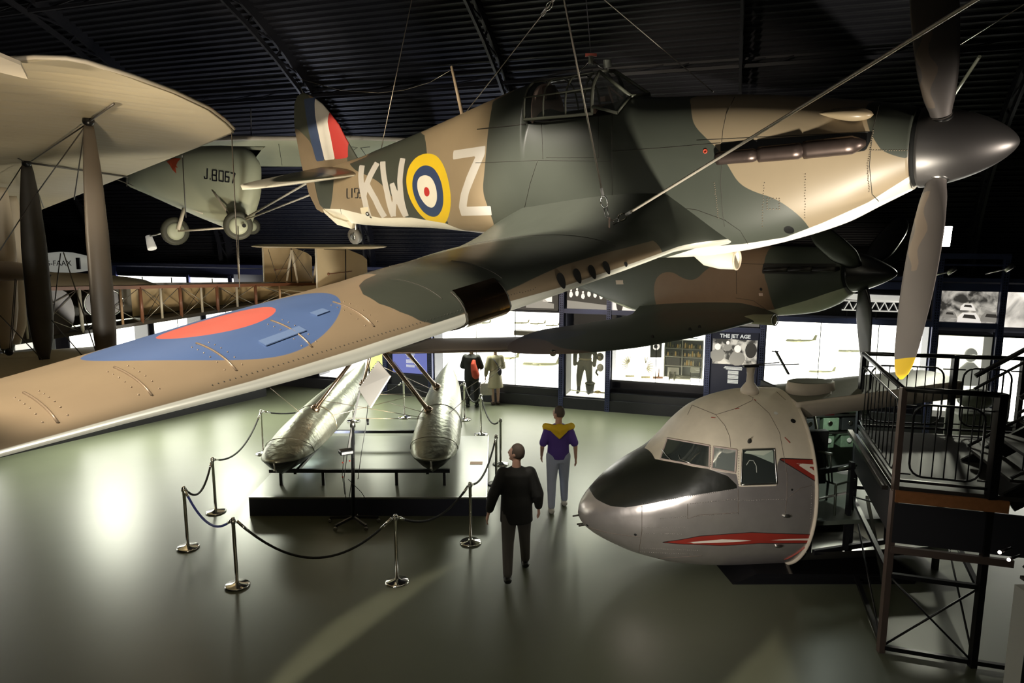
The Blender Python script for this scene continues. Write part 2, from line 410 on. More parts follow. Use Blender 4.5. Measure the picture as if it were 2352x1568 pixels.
m_panel = M('panel_navy', (.012, .013, .028), .5, emis=(.012, .013, .025), estr=.3)
m_ph_d = M('photo_dark', (.03, .027, .025), .5, emis=(.04, .035, .03), estr=.5)
m_ph_m = M('photo_mid', (.25, .23, .2), .5, emis=(.26, .24, .21), estr=.5)
m_ph_l = M('photo_light', (.7, .66, .6), .5, emis=(.75, .7, .64), estr=.6)
def shape(t, name, pts, mat, d=.053):   # flat printed shape on a wall board, points (X, z)
    mb = MB(); mb.poly([wp(x, z, d) for x, z in pts], .003, N_); return obj(name, mb, mat, t)
def blob(cx, cz, rx, rz, n=14, wob=.12, seed=1):
    r = random.Random(seed); return [(cx+math.cos(2*math.pi*k/n)*rx*(1+wob*r.uniform(-1, 1)), cz+math.sin(2*math.pi*k/n)*rz*(1+wob*r.uniform(-1, 1))) for k in range(n)]
tj = panel(5.10, 6.16, .62, 2.28, "dark panel headed 'THE JET AGE' with a photograph of a crowded cabin", m_panel)
text_mesh('THE JET AGE', .13, m_print_w, 'heading', tj, frame4(wp(5.63, 2.14, .055), E_, (0, 0, 1)), bold=.004)
phj = photomat('cabin_photo', 4.2, .05, .62, 5, .45, lo=.40, hi=.60)
jp = MB(); wbox(jp, 5.12, 6.14, 1.46, 2.10, .05, .055); obj('photograph', jp, phj, tj)
def figure_print(t, cx, cz, s, head=m_ph_l, body=m_ph_m):
    shape(t, 'photograph_figure', blob(cx, cz-.18*s, .17*s, .16*s, seed=int(cx*7)), body, .058)
    shape(t, 'photograph_figure', blob(cx, cz+.04*s, .07*s, .085*s, wob=.03), head, .062)
figure_print(tj, 5.24, 1.86, 1.0); figure_print(tj, 5.70, 1.82, 1.15); figure_print(tj, 5.47, 1.99, .55)
shape(tj, 'photograph_window', blob(6.0, 1.84, .13, .2, wob=.02), m_ph_d, .058)
mb = MB()
for r, (a, b) in enumerate([(-.20, .20), (-.22, .21), (-.17, .2)]): wbox(mb, 5.62+a, 5.62+b, 1.385-r*.03, 1.40-r*.03, .05, .053)
for blk in range(3):
    for r in range(5):
        wbox(mb, 5.50, 5.745, 1.285-blk*.115-r*.020, 1.296-blk*.115-r*.020, .05, .053)
obj('body_text', mb, m_print_w, tj)
# murals above the cases
t = panel(5.10, 6.16, 2.44, 2.62, 'narrow grey photograph strip above the jet age panel', photomat('mural_plain', 9, .18, .4, 1.2, .35), 'photograph')
t = panel(1.5, 2.52, 2.66, 3.5, 'grey wall photograph of people standing at an airfield, above the flight suit case', m_ph_d, 'photograph')
shape(t, 'photograph_ground', [(1.5, 2.66), (2.52, 2.66), (2.52, 2.86), (1.5, 2.96)], m_ph_m)
for k in range(6):
    x = 1.6+k*.155; z = 3.12+.04*math.sin(k*2.3)
    shape(t, 'photograph_figure', blob(x, z, .045, .08, seed=k), m_ph_l, .056); shape(t, 'photograph_figure', blob(x, z+.11, .026, .03), m_ph_l, .056)
t = panel(.15, 1.26, 2.66, 3.5, 'dark wall photograph with a parked car, above the long white case', m_ph_d, 'photograph')
shape(t, 'photograph_car', [(.4, 2.72), (1.15, 2.72), (1.15, 2.85), (1.0, 2.88), (.9, 2.98), (.65, 2.98), (.55, 2.88), (.4, 2.84)], m_ph_m)
shape(t, 'photograph_car', [(.85, 2.9), (1.1, 2.9), (1.1, 3.1), (.9, 3.12)], m_ph_l)
t = panel(2.66, 3.7, 2.66, 3.4, 'wall photograph of a standing man beside a pale wall', m_ph_l, 'photograph')
shape(t, 'photograph_figure', blob(2.85, 2.95, .1, .26), m_ph_d, .056)
t = panel(9.86, 10.93, 2.68, 3.50, 'grey wall photograph of a car assembly line, above the railing case', photomat('mural_cars', 2.7, .04, .55, 4, .5, lo=.38, hi=.6), 'photograph')
for cx, cz, q, mt in ((10.42, 2.82, 1.0, m_ph_l), (10.38, 3.08, .62, m_ph_l), (10.83, 2.86, .9, m_ph_m), (10.05, 2.9, .6, m_ph_m)):
    shape(t, 'photograph_car', [(cx-.22*q, cz-.1*q), (cx+.26*q, cz-.12*q), (cx+.2*q, cz+.03*q), (cx+.12*q, cz+.14*q), (cx-.12*q, cz+.14*q), (cx-.2*q, cz+.04*q)], mt, .056)
    shape(t, 'photograph_windscreen', [(cx-.12*q, cz+.02*q), (cx+.14*q, cz+.0*q), (cx+.1*q, cz+.09*q), (cx-.09*q, cz+.1*q)], m_ph_d, .060)
t = panel(11.08, 12.9, 2.66, 3.46, 'pale wall photograph at the right edge above the steps', photomat('mural_pale', 5.5, .25, .9, 1.6, .7, lo=.35, hi=.6), 'photograph')
# dark case with a lattice framed model above the wide white case
t = thing('model_airframe', 'white lattice framed model fuselage in a dark case above the wide white case', 'model', wp(8.6, 2.9, .0))
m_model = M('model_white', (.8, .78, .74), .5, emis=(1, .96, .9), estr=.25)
mb = MB(); wbox(mb, 6.35, 9.7, 2.78, 3.42, -.02, .02); obj('case_back', mb, m_blackg, t)
mb = MB(); mb.tube([wp(7.9, 3.22, .12), wp(8.1, 3.26, .12), wp(9.2, 3.24, .12), wp(9.55, 3.15, .12)], [.02, .07, .07, .01], 8); obj('upper_shell', mb, m_model, t)
mb = MB(); x = 7.95
while x < 9.35:
    mb.bar(wp(x, 2.95, .12), wp(x+.09, 3.15, .12), .02, .02); mb.bar(wp(x+.09, 3.15, .12), wp(x+.18, 2.95, .12), .02, .02); x += .18
mb.bar(wp(7.9, 2.94, .12), wp(9.4, 2.94, .12), .025, .025); mb.bar(wp(7.9, 3.16, .12), wp(9.4, 3.16, .12), .025, .025); obj('lattice', mb, m_model, t)
mb = MB(); mb.ball(wp(9.45, 3.05, .12), .14, 8, (1.2, .5, .45)); obj('nose_cone', mb, m_model, t)
for X in (8.0, 8.6, 9.3):
    mb = MB(); wbox(mb, X, X+.015, 2.74, 2.95, .1, .13); obj('support', mb, m_black, t)
# pale model aircraft in the white case
m_pale = M('model_pale', (.72, .70, .45), .5)
def model_plane(X, z, s, label, eng=2, d=-.2, rz=0):
    t = thing('model_aircraft', label, 'model aircraft', wp(X, z, d), group='model aircraft in the lit cases')
    P = lambda a, b, c: wp(X, z, d)+E_*a*s+N_*b*s+V((0, 0, c*s))
    mb = MB(); mb.tube([P(-.5, 0, -.02), P(-.45, 0, 0), P(-.1, 0, 0), P(.3, 0, .03), P(.5, 0, .07)], [.01*s, .05*s, .055*s, .04*s, .012*s], 10); obj('fuselage', mb, m_pale, t)
    for sg in (-1, 1):
        mb = MB(); mb.tube([P(-.08, 0, 0), P(.0, min(.55, .22/s)*sg, .05)], [.1*s, .035*s], 8, flat=.14); obj('wing', mb, m_pale, t)
        mb = MB(); mb.tube([P(.45, 0, .07), P(.5, min(.2, .14/s)*sg, .08)], [.05*s, .02*s], 8, flat=.14); obj('tailplane', mb, m_pale, t)
        for k in range(eng):
            mb = MB(); q = (.18+.16*k)*min(1, .36/s); mb.tube([P(-.2, q*sg, .01), P(-.02, q*sg, .01)], [.025*s, .018*s], 8); obj('engine', mb, m_pale, t)
    mb = MB(); mb.poly([P(.38, 0, .07), P(.5, 0, .07), P(.54, 0, .24), P(.46, 0, .24)], .01*s, N_); obj('fin', mb, m_pale, t)
    mb = MB(); mb.cyl(P(0, 0, 0), P(0, 0, -.35), .006, n=6); obj('stand', mb, m_pale, t)
model_plane(.75, 1.10, 1.1, 'pale four engined model airliner right of the woman in the white case')
model_plane(-.25, 1.22, .8, 'pale model biplane just right of the woman')
for k, (X, z, s, wh) in enumerate(((.2, 2.25, .45, 'upper left, above the dark shelf'), (.65, 2.25, .45, 'upper middle, above the dark shelf'), (1.05, 2.22, .4, 'upper right, beside the upright'), (-.9, 2.2, .5, 'above the man in dark clothes'), (.8, 1.9, .6, 'just under the shadowed fighter wing tip'))):
    model_plane(X, z, s, 'small pale model aircraft in the long white case, '+wh, 1)
for X, z, s, wh in ((7.1, 2.1, .7, 'left half, near the top'), (8.2, 1.9, .6, 'middle, near the top'), (9.2, 1.4, .6, 'lower right, behind the propeller tip'), (7.6, 1.35, .6, 'lower middle')):
    model_plane(X, z, s, 'faint pale model aircraft in the wide white case, '+wh, 1)
mb = MB(); wbox(mb, .05, 1.28, 1.93, 2.06, -.25, .0)
single('case_shelf', mb, M('shelf_brown', (.06, .05, .035), .5), 'dark brown shelf bar across the long white case', 'shelf')
# ================================================================ the large camouflaged fighter (fuselage frame: x forward from rudder, y starboard, z up)
def pose(Rm, T, drop=True):
    m = Matrix(Rm).to_4x4(); m.translation = V((T[0], T[1], T[2]+CAMH)); return m
HM = pose([[.77000357, -.62835672, -.11073546], [-.63796297, -.75553748, -.14888377], [-.00988733, -.18528616, .98263487]], [-3.52321052, 11.61194066, .78016069])
hur = thing('fighter_aircraft', 'large green and brown fighter lettered KW-Z hanging on cables, nose to the right', 'fighter plane', mat4=HM)
TAN = (.285, .222, .142); GRN = (.056, .062, .049); BLU = (.035, .06, .14); WHT = (.78, .76, .66); YEL = (.75, .52, .02); RED = (.50, .035, .03)
FUS = np.array([(0.62,.16,-.40,.035,-.10,2.0),(0.95,.20,-.58,.085,-.12,2.0),(1.30,.24,-.66,.13,-.14,2.0),(1.73,.28,-.69,.185,-.15,2.1),
(2.21,.37,-.705,.235,-.14,2.2),(3.13,.54,-.72,.33,-.12,2.3),(3.70,.655,-.75,.385,-.12,2.3),(4.38,.80,-.80,.43,-.13,2.3),(4.95,.91,-.86,.455,-.15,2.2),
(5.08,.92,-.87,.46,-.15,2.2),(5.13,.66,-.88,.463,-.16,2.3),(5.40,.58,-.93,.47,-.17,2.4),(6.00,.60,-.98,.48,-.17,2.4),(6.30,.655,-1.0,.48,-.17,2.4),(6.50,.62,-1.0,.48,-.17,2.4),(7.00,.58,-.97,.475,-.15,2.5),
(7.40,.55,-.91,.465,-.13,2.5),(7.80,.50,-.82,.445,-.10,2.4),(8.35,.41,-.64,.40,-.06,2.2),(8.65,.355,-.48,.365,-.035,2.1),(8.88,.30,-.355,.325,-.02,2.0)])
def fring(T, B, hw, m, n, u, N, inset=0):
    r = []
    for k in range(N):
        t = 2*math.pi*k/N; c, s = math.cos(t), math.sin(t)
        r.append((u, hw*abs(c)**(2/n)*(1 if c >= 0 else -1), m+(T-m if s >= 0 else m-B)*abs(s)**(2/n)*(1 if s >= 0 else -1)))
    return r
us = list(np.arange(.62, 8.87, .016))+[8.88]
rings = [fring(*[pchip(u, FUS[:, 0], FUS[:, k]) for k in range(1, 6)], u, 168) for u in us]
fus = obj('fuselage', MB().loft(rings), M('tmp', TAN), hur, local=True)
hc = Caster([fus], HM)
def px_uw(c, polys, fall, axis=(0, 2), smooth=0):
    out = []
    for P in polys:
        q = []
        for x, y in (chaikin(P, smooth) if smooth else P):
            p = c(float(x), float(y))
            if p is None: p = c.plane(float(x), float(y), *fall)
            q.append((p[axis[0]], p[axis[1]]))
        out.append(q)
    return out
zz = (600, 150, 2.936)
letters = [Z(stroke(s, wd), *zz) for s, wd in (([(681,674),(672,745),(680,830),(700,920),(728,1022)],36), ([(783,657),(735,745),(708,810),(692,880)],36),
 ([(712,800),(770,905),(832,1022)],38), ([(820,648),(826,740),(850,860),(893,1018)],36), ([(893,1018),(902,900),(880,795)],30), ([(880,795),(925,910),(975,1018)],34),
 ([(978,1018),(945,900),(935,780),(955,627)],36))]+[Z(p, *zz) for p in ([(1295,575),(1512,542),(1508,602),(1293,635)],
 [(1450,606),(1508,600),(1448,740),(1400,860),(1385,955),(1333,962),(1345,870),(1385,750)], [(1333,955),(1548,948),(1555,1010),(1350,1014)])]
yel = [Z([(1130,592),(1190,610),(1240,690),(1275,830),(1280,960),(1250,1060),(1210,1088),(1140,1065),(1060,1000),(1000,900),(975,800),(985,700),(1030,630),(1080,600)], *zz)]
blu = [Z([(1115,670),(1170,695),(1215,780),(1230,880),(1225,960),(1195,1015),(1150,1025),(1090,990),(1040,910),(1015,820),(1025,740),(1065,685)], *zz)]
wht = [Z([(1105,737),(1150,755),(1180,820),(1188,900),(1170,950),(1145,963),(1105,940),(1065,880),(1048,810),(1060,755)], *zz)]
redp = [Z([(1112,818),(1130,830),(1137,860),(1130,880),(1115,886),(1102,875),(1096,850),(1100,825)], *zz)]
green = [[(1134,225),(1122,290),(1117,345),(1112,400),(1108,440),(1122,480),(1137,520),(1130,545),(1110,620),(1500,660),(1700,600),(1880,560),(1855,515),(1825,485),(1780,455),(1730,440),(1695,420),(1672,380),(1652,345),(1625,320),(1595,290),(1588,262),(1585,205),(1400,150),(1160,140)],
 [(792,352),(880,320),(972,290),(981,345),(985,420),(1012,480),(1040,530),(950,530),(915,470),(880,425),(850,405),(810,390)],
 [(1985,225),(1992,290),(2010,325),(2030,352),(2115,372),(2135,225)], [(660,385),(768,385),(766,430),(758,490),(735,510),(660,500)]]
serial = []
SG = {'L': [[(0,0),(0,1),(1,1)]], '1': [[(0,0),(0,1)]], '5': [[(1,0),(0,0),(0,.45),(1,.45),(1,1),(0,1)]], '9': [[(1,.5),(0,.5),(0,0),(1,0),(1,1),(0,1)]], '2': [[(0,0),(1,0),(1,.5),(0,1),(1,1)]]}
for ch, x in (('L', 579), ('1', 612), ('5', 630), ('9', 659), ('2', 690)):
    for l in SG[ch]:
        for a, b in zip(l[:-1], l[1:]): serial.append(Z(stroke([(x+a[0]*22, 828+a[1]*66), (x+b[0]*22, 828+b[1]*66)], 8.5), *zz))
co = coords(fus); P2 = co[:, [0, 2]]; F = (1, .43)
setattr_v(fus, 'green', sdf(P2, px_uw(hc, green, F, smooth=2)))
# white underside: below the demarcation line
ln = [hc.plane(x, y, 1, .36) for x, y in ((755,487),(850,506),(930,503),(1010,516),(1076,556),(1500,604),(1600,570),(1700,564),(1790,552),(1880,517),(1985,470),(2093,402))]
lu = [p[0] for p in ln]; lw = [p[2] for p in ln]
belly = np.interp(co[:, 0], lu, lw)-co[:, 2]
setattr_v(fus, 'belly', belly)
setattr_v(fus, 'letter', sdf(P2, px_uw(hc, letters, F)))
for nm, pl in (('yellow', yel), ('blue', blu), ('white', wht), ('red', redp)): setattr_v(fus, nm, sdf(P2, px_uw(hc, pl, F, smooth=2)))
setattr_v(fus, 'serial', sdf(P2, px_uw(hc, serial, F)))
setattr_v(fus, 'tape', sdf(P2, px_uw(hc, [Z([(667,960),(722,955),(728,1022),(682,1020)], *zz)], F)))
slot = [hc.plane(x, y, 1, .42) for x, y in ((1657,326),(1997,303),(1995,325),(1985,347),(1930,356),(1660,368))]
setattr_v(fus, 'slot', sdf(P2, [[(p[0], p[2]) for p in slot]]))
hole = hc(1812, 528) or hc.plane(1812, 528, 1, .35)
setattr_v(fus, 'hole', .042-np.linalg.norm(P2-np.array([hole[0], hole[2]]), axis=1))
setattr_v(fus, 'opening', np.minimum(np.minimum(co[:, 0]-5.12, 6.2-co[:, 0]), co[:, 2]-.50))
DK = (.006, .006, .006)
fus.data.materials[0] = painted('camouflage_body', TAN, [('green', GRN), ('serial', (.02, .02, .02)), ('letter', (.55, .53, .50)), ('yellow', YEL), ('blue', BLU), ('white', WHT), ('red', RED), ('tape', (.72, .66, .50)), ('belly', WHT), ('slot', DK), ('hole', DK), ('opening', DK)], rough=.42, noise=.10, nscale=3)
# wing -----------------------------------------------------------
def hwing(v):
    le = 7.12-.02*max(v-1.3, 0); te = float(np.interp(v, [0,.8,1.4,2.2,3.0,3.8,4.7,5.8,7.2], [4.46,4.46,4.5,4.6,4.72,4.86,5.0,5.2,5.6]))
    le += .40*(max(.85-v, 0)/.6)**2
    wl = float(np.interp(v, [0, 1.62, 2.63, 3.65, 4.5, 5.1, 5.7, 6.15, 7.1], [-.76, -.705, -.66, -.605, -.57, -.515, -.45, -.405, -.30]))
    return le, te, wl, -.83+.068*v-.12*min(max(v-1.5, 0)/2, 1)
def tup(v): return float(np.interp(v, [0, 1.6, 3, 4.5, 5.7, 6.2, 7.1], [.22, .25, .30, .262, .165, .14, .06]))
def ysh(x): return 5*(.2969*math.sqrt(x)-.126*x-.3516*x*x+.2843*x**3-.1036*x**4)
def wsec(v, sg, tip=1.0, ds=0):
    le, te, wl, wt = hwing(v); mid = (le*.45+te*.55); le = mid+(le-mid)*tip; te = mid+(te-mid)*tip
    c = le-te; t = float(np.interp(v, [0, 6.5], [.185, .12]))*c; r = []
    for k in range(64):
        a = math.pi*k/64; x = (1+math.cos(a))/2
        z = wl+(wt-wl)*x+2*tup(v)*ysh(x)*tip
        if v < 1.25: z += .32*(max(1.25-v, 0)/.85)**2*float(np.interp(x, [0, .15, .8, 1], [.0, 1, 1, .5]))
        r.append((le-x*c, v*sg, z))
    for k in range(64):
        a = math.pi*k/64; x = (1-math.cos(a))/2
        r.append((le-x*c, v*sg, wl+(wt-wl)*x-.8*tup(v)*ysh(x)*tip))
    return r
def wing_mesh(sg):
    rings = [wsec(v, sg) for v in np.arange(.25, 6.3, .03)]
    for k in range(1, 13):
        a = k/12*math.pi/2; rings.append(wsec(6.3+.75*math.sin(a), sg, max(math.cos(a), .02)))
    return MB().loft(rings if sg > 0 else [r[::-1] for r in rings])
wgs = []
for sg, nm in ((1, 'starboard_wing'), (-1, 'port_wing')):
    wgs.append(obj(nm, wing_mesh(sg), M('tmp', TAN), hur, local=True))
wg = wgs[0]; wc = Caster([wg], HM)
for o, sg in zip(wgs, (1, -1)):
    c = coords(o); v_ = c[:, 1]*sg; PP = np.stack([c[:, 0], v_], 1)
    up = np.array([z-h_[2]-(h_[3]-h_[2])*min(max((h_[0]-u)/(h_[0]-h_[1]), 0), 1) for u, v, z, h_ in ((a, b, c_, hwing(b)) for a, b, c_ in zip(c[:, 0], v_, c[:, 2]))])
    gb = [wc(x, y) for x, y in ((866,630),(838,642),(824,656),(834,676),(870,697),(920,717),(965,738),(1000,748),(1060,722),(1120,690),(1200,652),(1290,610),(1400,578),(1500,552))]
    gb = [(p[0], p[1]) for p in gb if p is not None]
    setattr_v(o, 'green', sdf(PP, [[(5.0, 2.95)]+gb+[(7.9, 1.2), (7.9, -.3), (4.2, -.3), (4.2, 2.7)]]))
    bb = [wc(x, y) for x, y in ((248,822),(262,829),(290,831),(330,832),(420,832),(520,826),(620,813),(700,784),(760,740),(797,700))]; bb = np.array([(p[0], p[1]) for p in bb])
    sol = np.linalg.lstsq(np.c_[2*bb, np.ones(len(bb))], (bb**2).sum(1), rcond=None)[0]; ctr = sol[:2]; rb_ = math.sqrt(sol[2]+ctr@ctr)
    rr_ = np.mean([np.linalg.norm(np.array(wc(x, y)[:2])-ctr) for x, y in ((424,766),(440,769),(500,768),(560,757),(610,740),(645,718))])
    d = np.linalg.norm(PP-ctr, axis=1); setattr_v(o, 'blue', rb_-d); setattr_v(o, 'red', rr_-d)
    setattr_v(o, 'belly', -up-.005+np.clip((c[:, 0]-6.97)/.08, 0, 1)*np.interp(v_, [0, 2.65, 3.66, 4.5, 5.1, 6.15], [.02, .02, .045, .05, .035, .025]))
    setattr_v(o, 'line', .004-np.minimum(np.abs(v_-1.62), np.minimum(np.abs(v_-3.02), np.where(v_ > 3.1, np.abs(c[:, 0]-6.93), 9))))
mw = painted('camouflage_wing', (.26, .195, .125), [('green', GRN), ('blue', (.085, .14, .30)), ('red', (.62, .13, .10)), ('belly', WHT)], rough=.36, metal=.32, noise=.14, nscale=2.5, bump=(2.2, .25))
for o in wgs: o.data.materials[0] = mw
# riveted rib ridges on the outer wing, seams
m_seam = M('seam_dark', (.03, .027, .02), .6); m_ridge = M('wing_ridge', (.23, .17, .115), .3, .3)
def wtz(u, v):
    le, te, wl, wt = hwing(v); x = min(max((le-u)/(le-te), 0), 1); return wl+(wt-wl)*x+2*tup(v)*ysh(x)
mb = MB()
for v in (6.25, 5.92, 5.55, 5.15, 4.72, 4.3):
    path = []
    for u in np.linspace(7.0, 6.66, 12):
        path.append((u, v, wtz(u, v)+.002))
    mb.tube(path, .006, 5)
    for u in np.linspace(6.98, 6.70, 6):
        for dv in (-.045, .045): mb.ball((u, v+dv, wtz(u, v+dv)), .0045, 4)
obj('rib_ridge', mb, m_ridge, hur, local=True)
mb = MB()
for u in np.arange(0, 1, .012):  # ragged tape line along the leading edge
    v = 2.9+u*2.4; mb.ball(wc.near((7.02, v, -.6+.067*(v-3)), .0), .0035, 3)
for v, u0, u1 in ((1.62, 7.08, 5.2), (3.12, 7.08, 6.5), (3.72, 7.08, 6.5)):
    mb.tube([wc.near((u, v, -.3), .001) for u in np.linspace(u0, u1, 30)], .003, 4)
obj('wing_seam', mb, m_seam, hur, local=True, kind='stuff')
for px, py, sz in ((650, 772, (.2, .05)), (735, 718, (.07, .05))):
    q, n = wc(px, py, .004, True); mb = MB(); x = V((.1, 1, .07)).normalized(); y = n.cross(x).normalized(); x = y.cross(n)
    mb.box(q, (sz[0]*1.3, sz[1]*1.2, .006), Matrix((x, y, n)).transposed()); obj('access_panel', mb, M('panel_blue_grey', (.10, .15, .27), .4), hur, local=True)
# gun ports: dark drop-shaped recess in the leading edge
m_hole = M('port_black', (.004, .004, .004), .8)
for px, py, k in ((1289,645,1), (1326,634,.98), (1360,625,.95), (1393,615,.92)):
    q, n = wc(px, py, .003, True)
    x = V((0, 1, .067)); x = (x-n*x.dot(n)).normalized(); y = n.cross(x)
    pts = [q+x*(.043*k*math.sin(t)*(1-.25*math.cos(t)))+y*(-.062*k*math.cos(t)) for t in np.linspace(0, 2*math.pi, 21)[:-1]]
    if y.z < 0: pts = [q+x*(.043*k*math.sin(t)*(1-.25*math.cos(t)))-y*(-.062*k*math.cos(t)) for t in np.linspace(0, 2*math.pi, 21)[:-1]]
    obj('gun_port', MB().poly(pts, .002, n), m_hole, hur, local=True)
q, n = wc(1437, 607, .002, True)
obj('camera_port', MB().lathe([(.022, 0), (.02, .004)], q, n, 14), m_hole, hur, local=True)
# landing light: opaque nose shell, coppery reflection put into its metal colour
mb = MB(); rg = []
for v in np.linspace(3.22, 3.62, 12):
    le, te, wl, wt = hwing(v); c = le-te; t = tup(v)/1.2*2; r = []
    for k in range(25):
        x = .05*(1-k/12)**2; s = 1 if k < 12 else -1
        r.append((le+.012-x*c, v, wl+s*(1.2 if s > 0 else .5)*t*ysh(max(x, 0))*1.03+(.012*s if 0 < x else 0)))
    rg.append(r)
lens = obj('landing_light', MB().grid(rg), M('lens_copper_sheen', (.50, .36, .22), .17, 1, bump=.25, bscale=6), hur, local=True)
mb = MB()
for v in (3.21, 3.63):
    le, te, wl, wt = hwing(v); c = le-te; t = tup(v)/1.2*2
    mb.tube([(le+.014-x*c, v, wl+s*(1.2 if s > 0 else .5)*t*ysh(x)*1.03) for x, s in [(.052, 1), (.035, 1), (.02, 1), (.008, 1), (0, 1), (.008, -1), (.02, -1), (.05, -1), (.08, -1)]], .006, 5)
obj('lens_frame', mb, m_seam, hur, local=True)
# fin and rudder --------------------------------------------------
teL = [(-.50, .62), (-.443, .487), (-.205, .365), (.05, .335), (.28, .315), (.58, .32), (.81, .325), (.99, .374), (1.165, .452), (1.255, .56), (1.286, .70)]
leL = [(-.50, .66), (-.2, .85), (.05, 1.2), (.20, 1.80), (.282, 1.723), (.465, 1.602), (.593, 1.523), (.775, 1.43), (.945, 1.274), (1.08, 1.136), (1.194, .958), (1.229, .876), (1.286, .72)]
rings = []
for w_ in list(np.linspace(-.5, 1.2, 150))+list(np.linspace(1.205, 1.286, 12)):
    te = np.interp(w_, *zip(*teL)); le = np.interp(w_, *zip(*leL)); c = max(le-te, .01); r = []
    if w_ < .25: c = min(c, 1.5)
    for k in range(80):
        a = 2*math.pi*k/80; x = (1-math.cos(a))/2; th = .05*ysh(x)*1.6*min(1, c) if False else .10*ysh(x)*min(c, 1.1)*(1 if a < math.pi else -1)
        r.append((te+(1-x)*c, th*.9, w_))
    rings.append(r)
fin = obj('tail_fin', MB().loft(rings), M('tmp', TAN), hur, local=True)
c = coords(fin); PP = c[:, [0, 2]]; z3 = (500, 150, 3.483)
fpl = lambda pts: [[(p[0], p[2]) for p in [hc.plane(x, y, 1, .04) for x, y in Z(pts, *z3)]]]
setattr_v(fin, 'green', sdf(PP, [chaikin([(0, .82), (.37, .81), (.55, .70), (.72, .57), (.8, .3), (.98, .29), (.98, 1.35), (0, 1.35)], 1), [(1.53, .2), (1.9, .2), (1.9, .6), (1.53, .6)]]))
setattr_v(fin, 'blue', sdf(PP, fpl([(680,270),(765,258),(775,350),(815,560),(855,760),(785,770),(745,620),(710,450),(690,330)])))
setattr_v(fin, 'white', sdf(PP, fpl([(765,258),(800,230),(905,360),(880,375),(880,450),(905,560),(942,750),(857,760),(820,600),(780,400)])))
setattr_v(fin, 'red', sdf(PP, fpl([(880,360),(960,400),(1100,600),(1035,740),(942,752),(905,560),(880,450)]))-0)
setattr_v(fin, 'nogreen', sdf(PP, [[(1.54, .2), (1.9, .2), (1.9, .7), (1.60, .62)]]))
fin.data.materials[0] = painted('camouflage_fin', (.20, .15, .095), [('green', (.07, .075, .055)), ('blue', (.05, .075, .15)), ('white', (.75, .72, .66)), ('red', (.52, .05, .045)), ('nogreen', GRN)], rough=.5, noise=.08)
mb = MB(); mb.cyl((.72, 0, 1.27), (.60, 0, 1.52), .008, .005, 6); obj('aerial_post', mb, m_black, hur, local=True)
# tailplanes and tail wheel
for sg in (1, -1):
    rings = []
    for k in range(16):
        q = k/15; v = .10+q*1.52; e = math.sqrt(max(1-(q**4), .0))
        le = 1.86-.34*q; te = .98-.02*q; m_ = (le+te)/2; le = m_+(le-m_)*max(e, .05); te = m_+(te-m_)*max(e, .05); cc = le-te; r = []
        for j in range(20):
            a = 2*math.pi*j/20; x = (1-math.cos(a))/2
            r.append((le-x*cc, v*sg, .07+.13*x*(1-.5*q)+.10*cc*ysh(x)*(.8 if a < math.pi else -1.3)))
        rings.append(r)
    o = obj('tailplane', MB().loft(rings), M('tmp', TAN), hur, local=True)
    c = coords(o); setattr_v(o, 'green', sdf(np.stack([c[:, 0], c[:, 1]*sg], 1), [[(.8, .5), (2.2, .5), (2.2, 2), (.8, 2)]])); setattr_v(o, 'belly', .065+.13*(1.8-c[:, 0])-c[:, 2])
    o.data.materials[0] = painted('camouflage_tailplane', (.22, .17, .11), [('green', (.07, .078, .055)), ('belly', WHT)], rough=.3)
mb = MB(); mb.tube([(1.42, 0, -.62), (1.40, .0, -.74), (1.36, .05, -.85)], .022, 8); obj('tail_wheel_fork', mb, m_alu, hur, local=True)
mb = MB(); mb.lathe([(.03, -.04), (.115, -.045), (.125, 0), (.115, .045), (.03, .04)], (1.34, 0, -.86), (0, 1, 0), 24); tw = obj('tail_wheel', mb, M('tyre_grey', (.10, .095, .085), .55), hur, local=True)
mb = MB(); mb.lathe([(.06, .046), (.05, .055), (.015, .055)], (1.34, 0, -.86), (0, 1, 0), 16); obj('wheel_hub', mb, m_alu, tw, local=True)
# ventral fin wedge
mb = MB(); mb.loft([[(.70, -.03, -.44), (.70, .03, -.44), (.70, .02, -.50), (.70, -.02, -.50)], [(1.0, -.09, -.56), (1.0, .09, -.56), (1.0, .04, -.68), (1.0, -.04, -.68)], [(1.35, -.12, -.62), (1.35, .12, -.62), (1.35, .05, -.74), (1.35, -.05, -.74)]], True, True, False)
obj('ventral_fairing', mb, M('cream_paint', (.70, .64, .50), .5), hur, local=True)
# canopy ------------------------------------------------------------
m_frame = M('canopy_frame', (.11, .115, .085), .45); m_canopy = glassmat('canopy_glass', (.10, .11, .10), .08, .22)
def arc(u, base=.33, wb=.545, top=.93, n=2.4, N=25):
    return [(u, base*abs(math.cos(t))**(2/n)*(1 if math.cos(t) >= 0 else -1), wb+(top-wb)*abs(math.sin(t))**(2/n)) for t in np.linspace(0, math.pi, N)]
obj('canopy_glazing', MB().grid([arc(u) for u in np.linspace(5.12, 5.98, 14)]), m_canopy, hur, local=True)
mb = MB()
for u, r_ in ((5.11, .012), (5.37, .010), (5.66, .011), (5.90, .010), (5.985, .016)): mb.tube(arc(u, .335, .54, .935), r_, 6)
for sg in (1, -1):
    mb.tube([(5.10, .336*sg, .545), (5.99, .336*sg, .53), ], .018, 6); mb.tube([(5.10, .30*sg, .775), (5.98, .30*sg, .775)], .010, 6); mb.tube([(5.10, .12*sg, .92), (5.98, .12*sg, .93)], .008, 6)
obj('canopy_frame', mb, m_frame, hur, local=True)
mb = MB(); A = [(5.99, .15, .93), (6.36, .19, .655)]; B = [(5.99, .33, .60), (6.30, .37, .51)]
for sg in (1, -1):
    p = [V((a, b*sg, c_)) for a, b, c_ in A+B]
    mb.poly([p[0], p[1], p[3], p[2]], .006, (0, sg, 0))
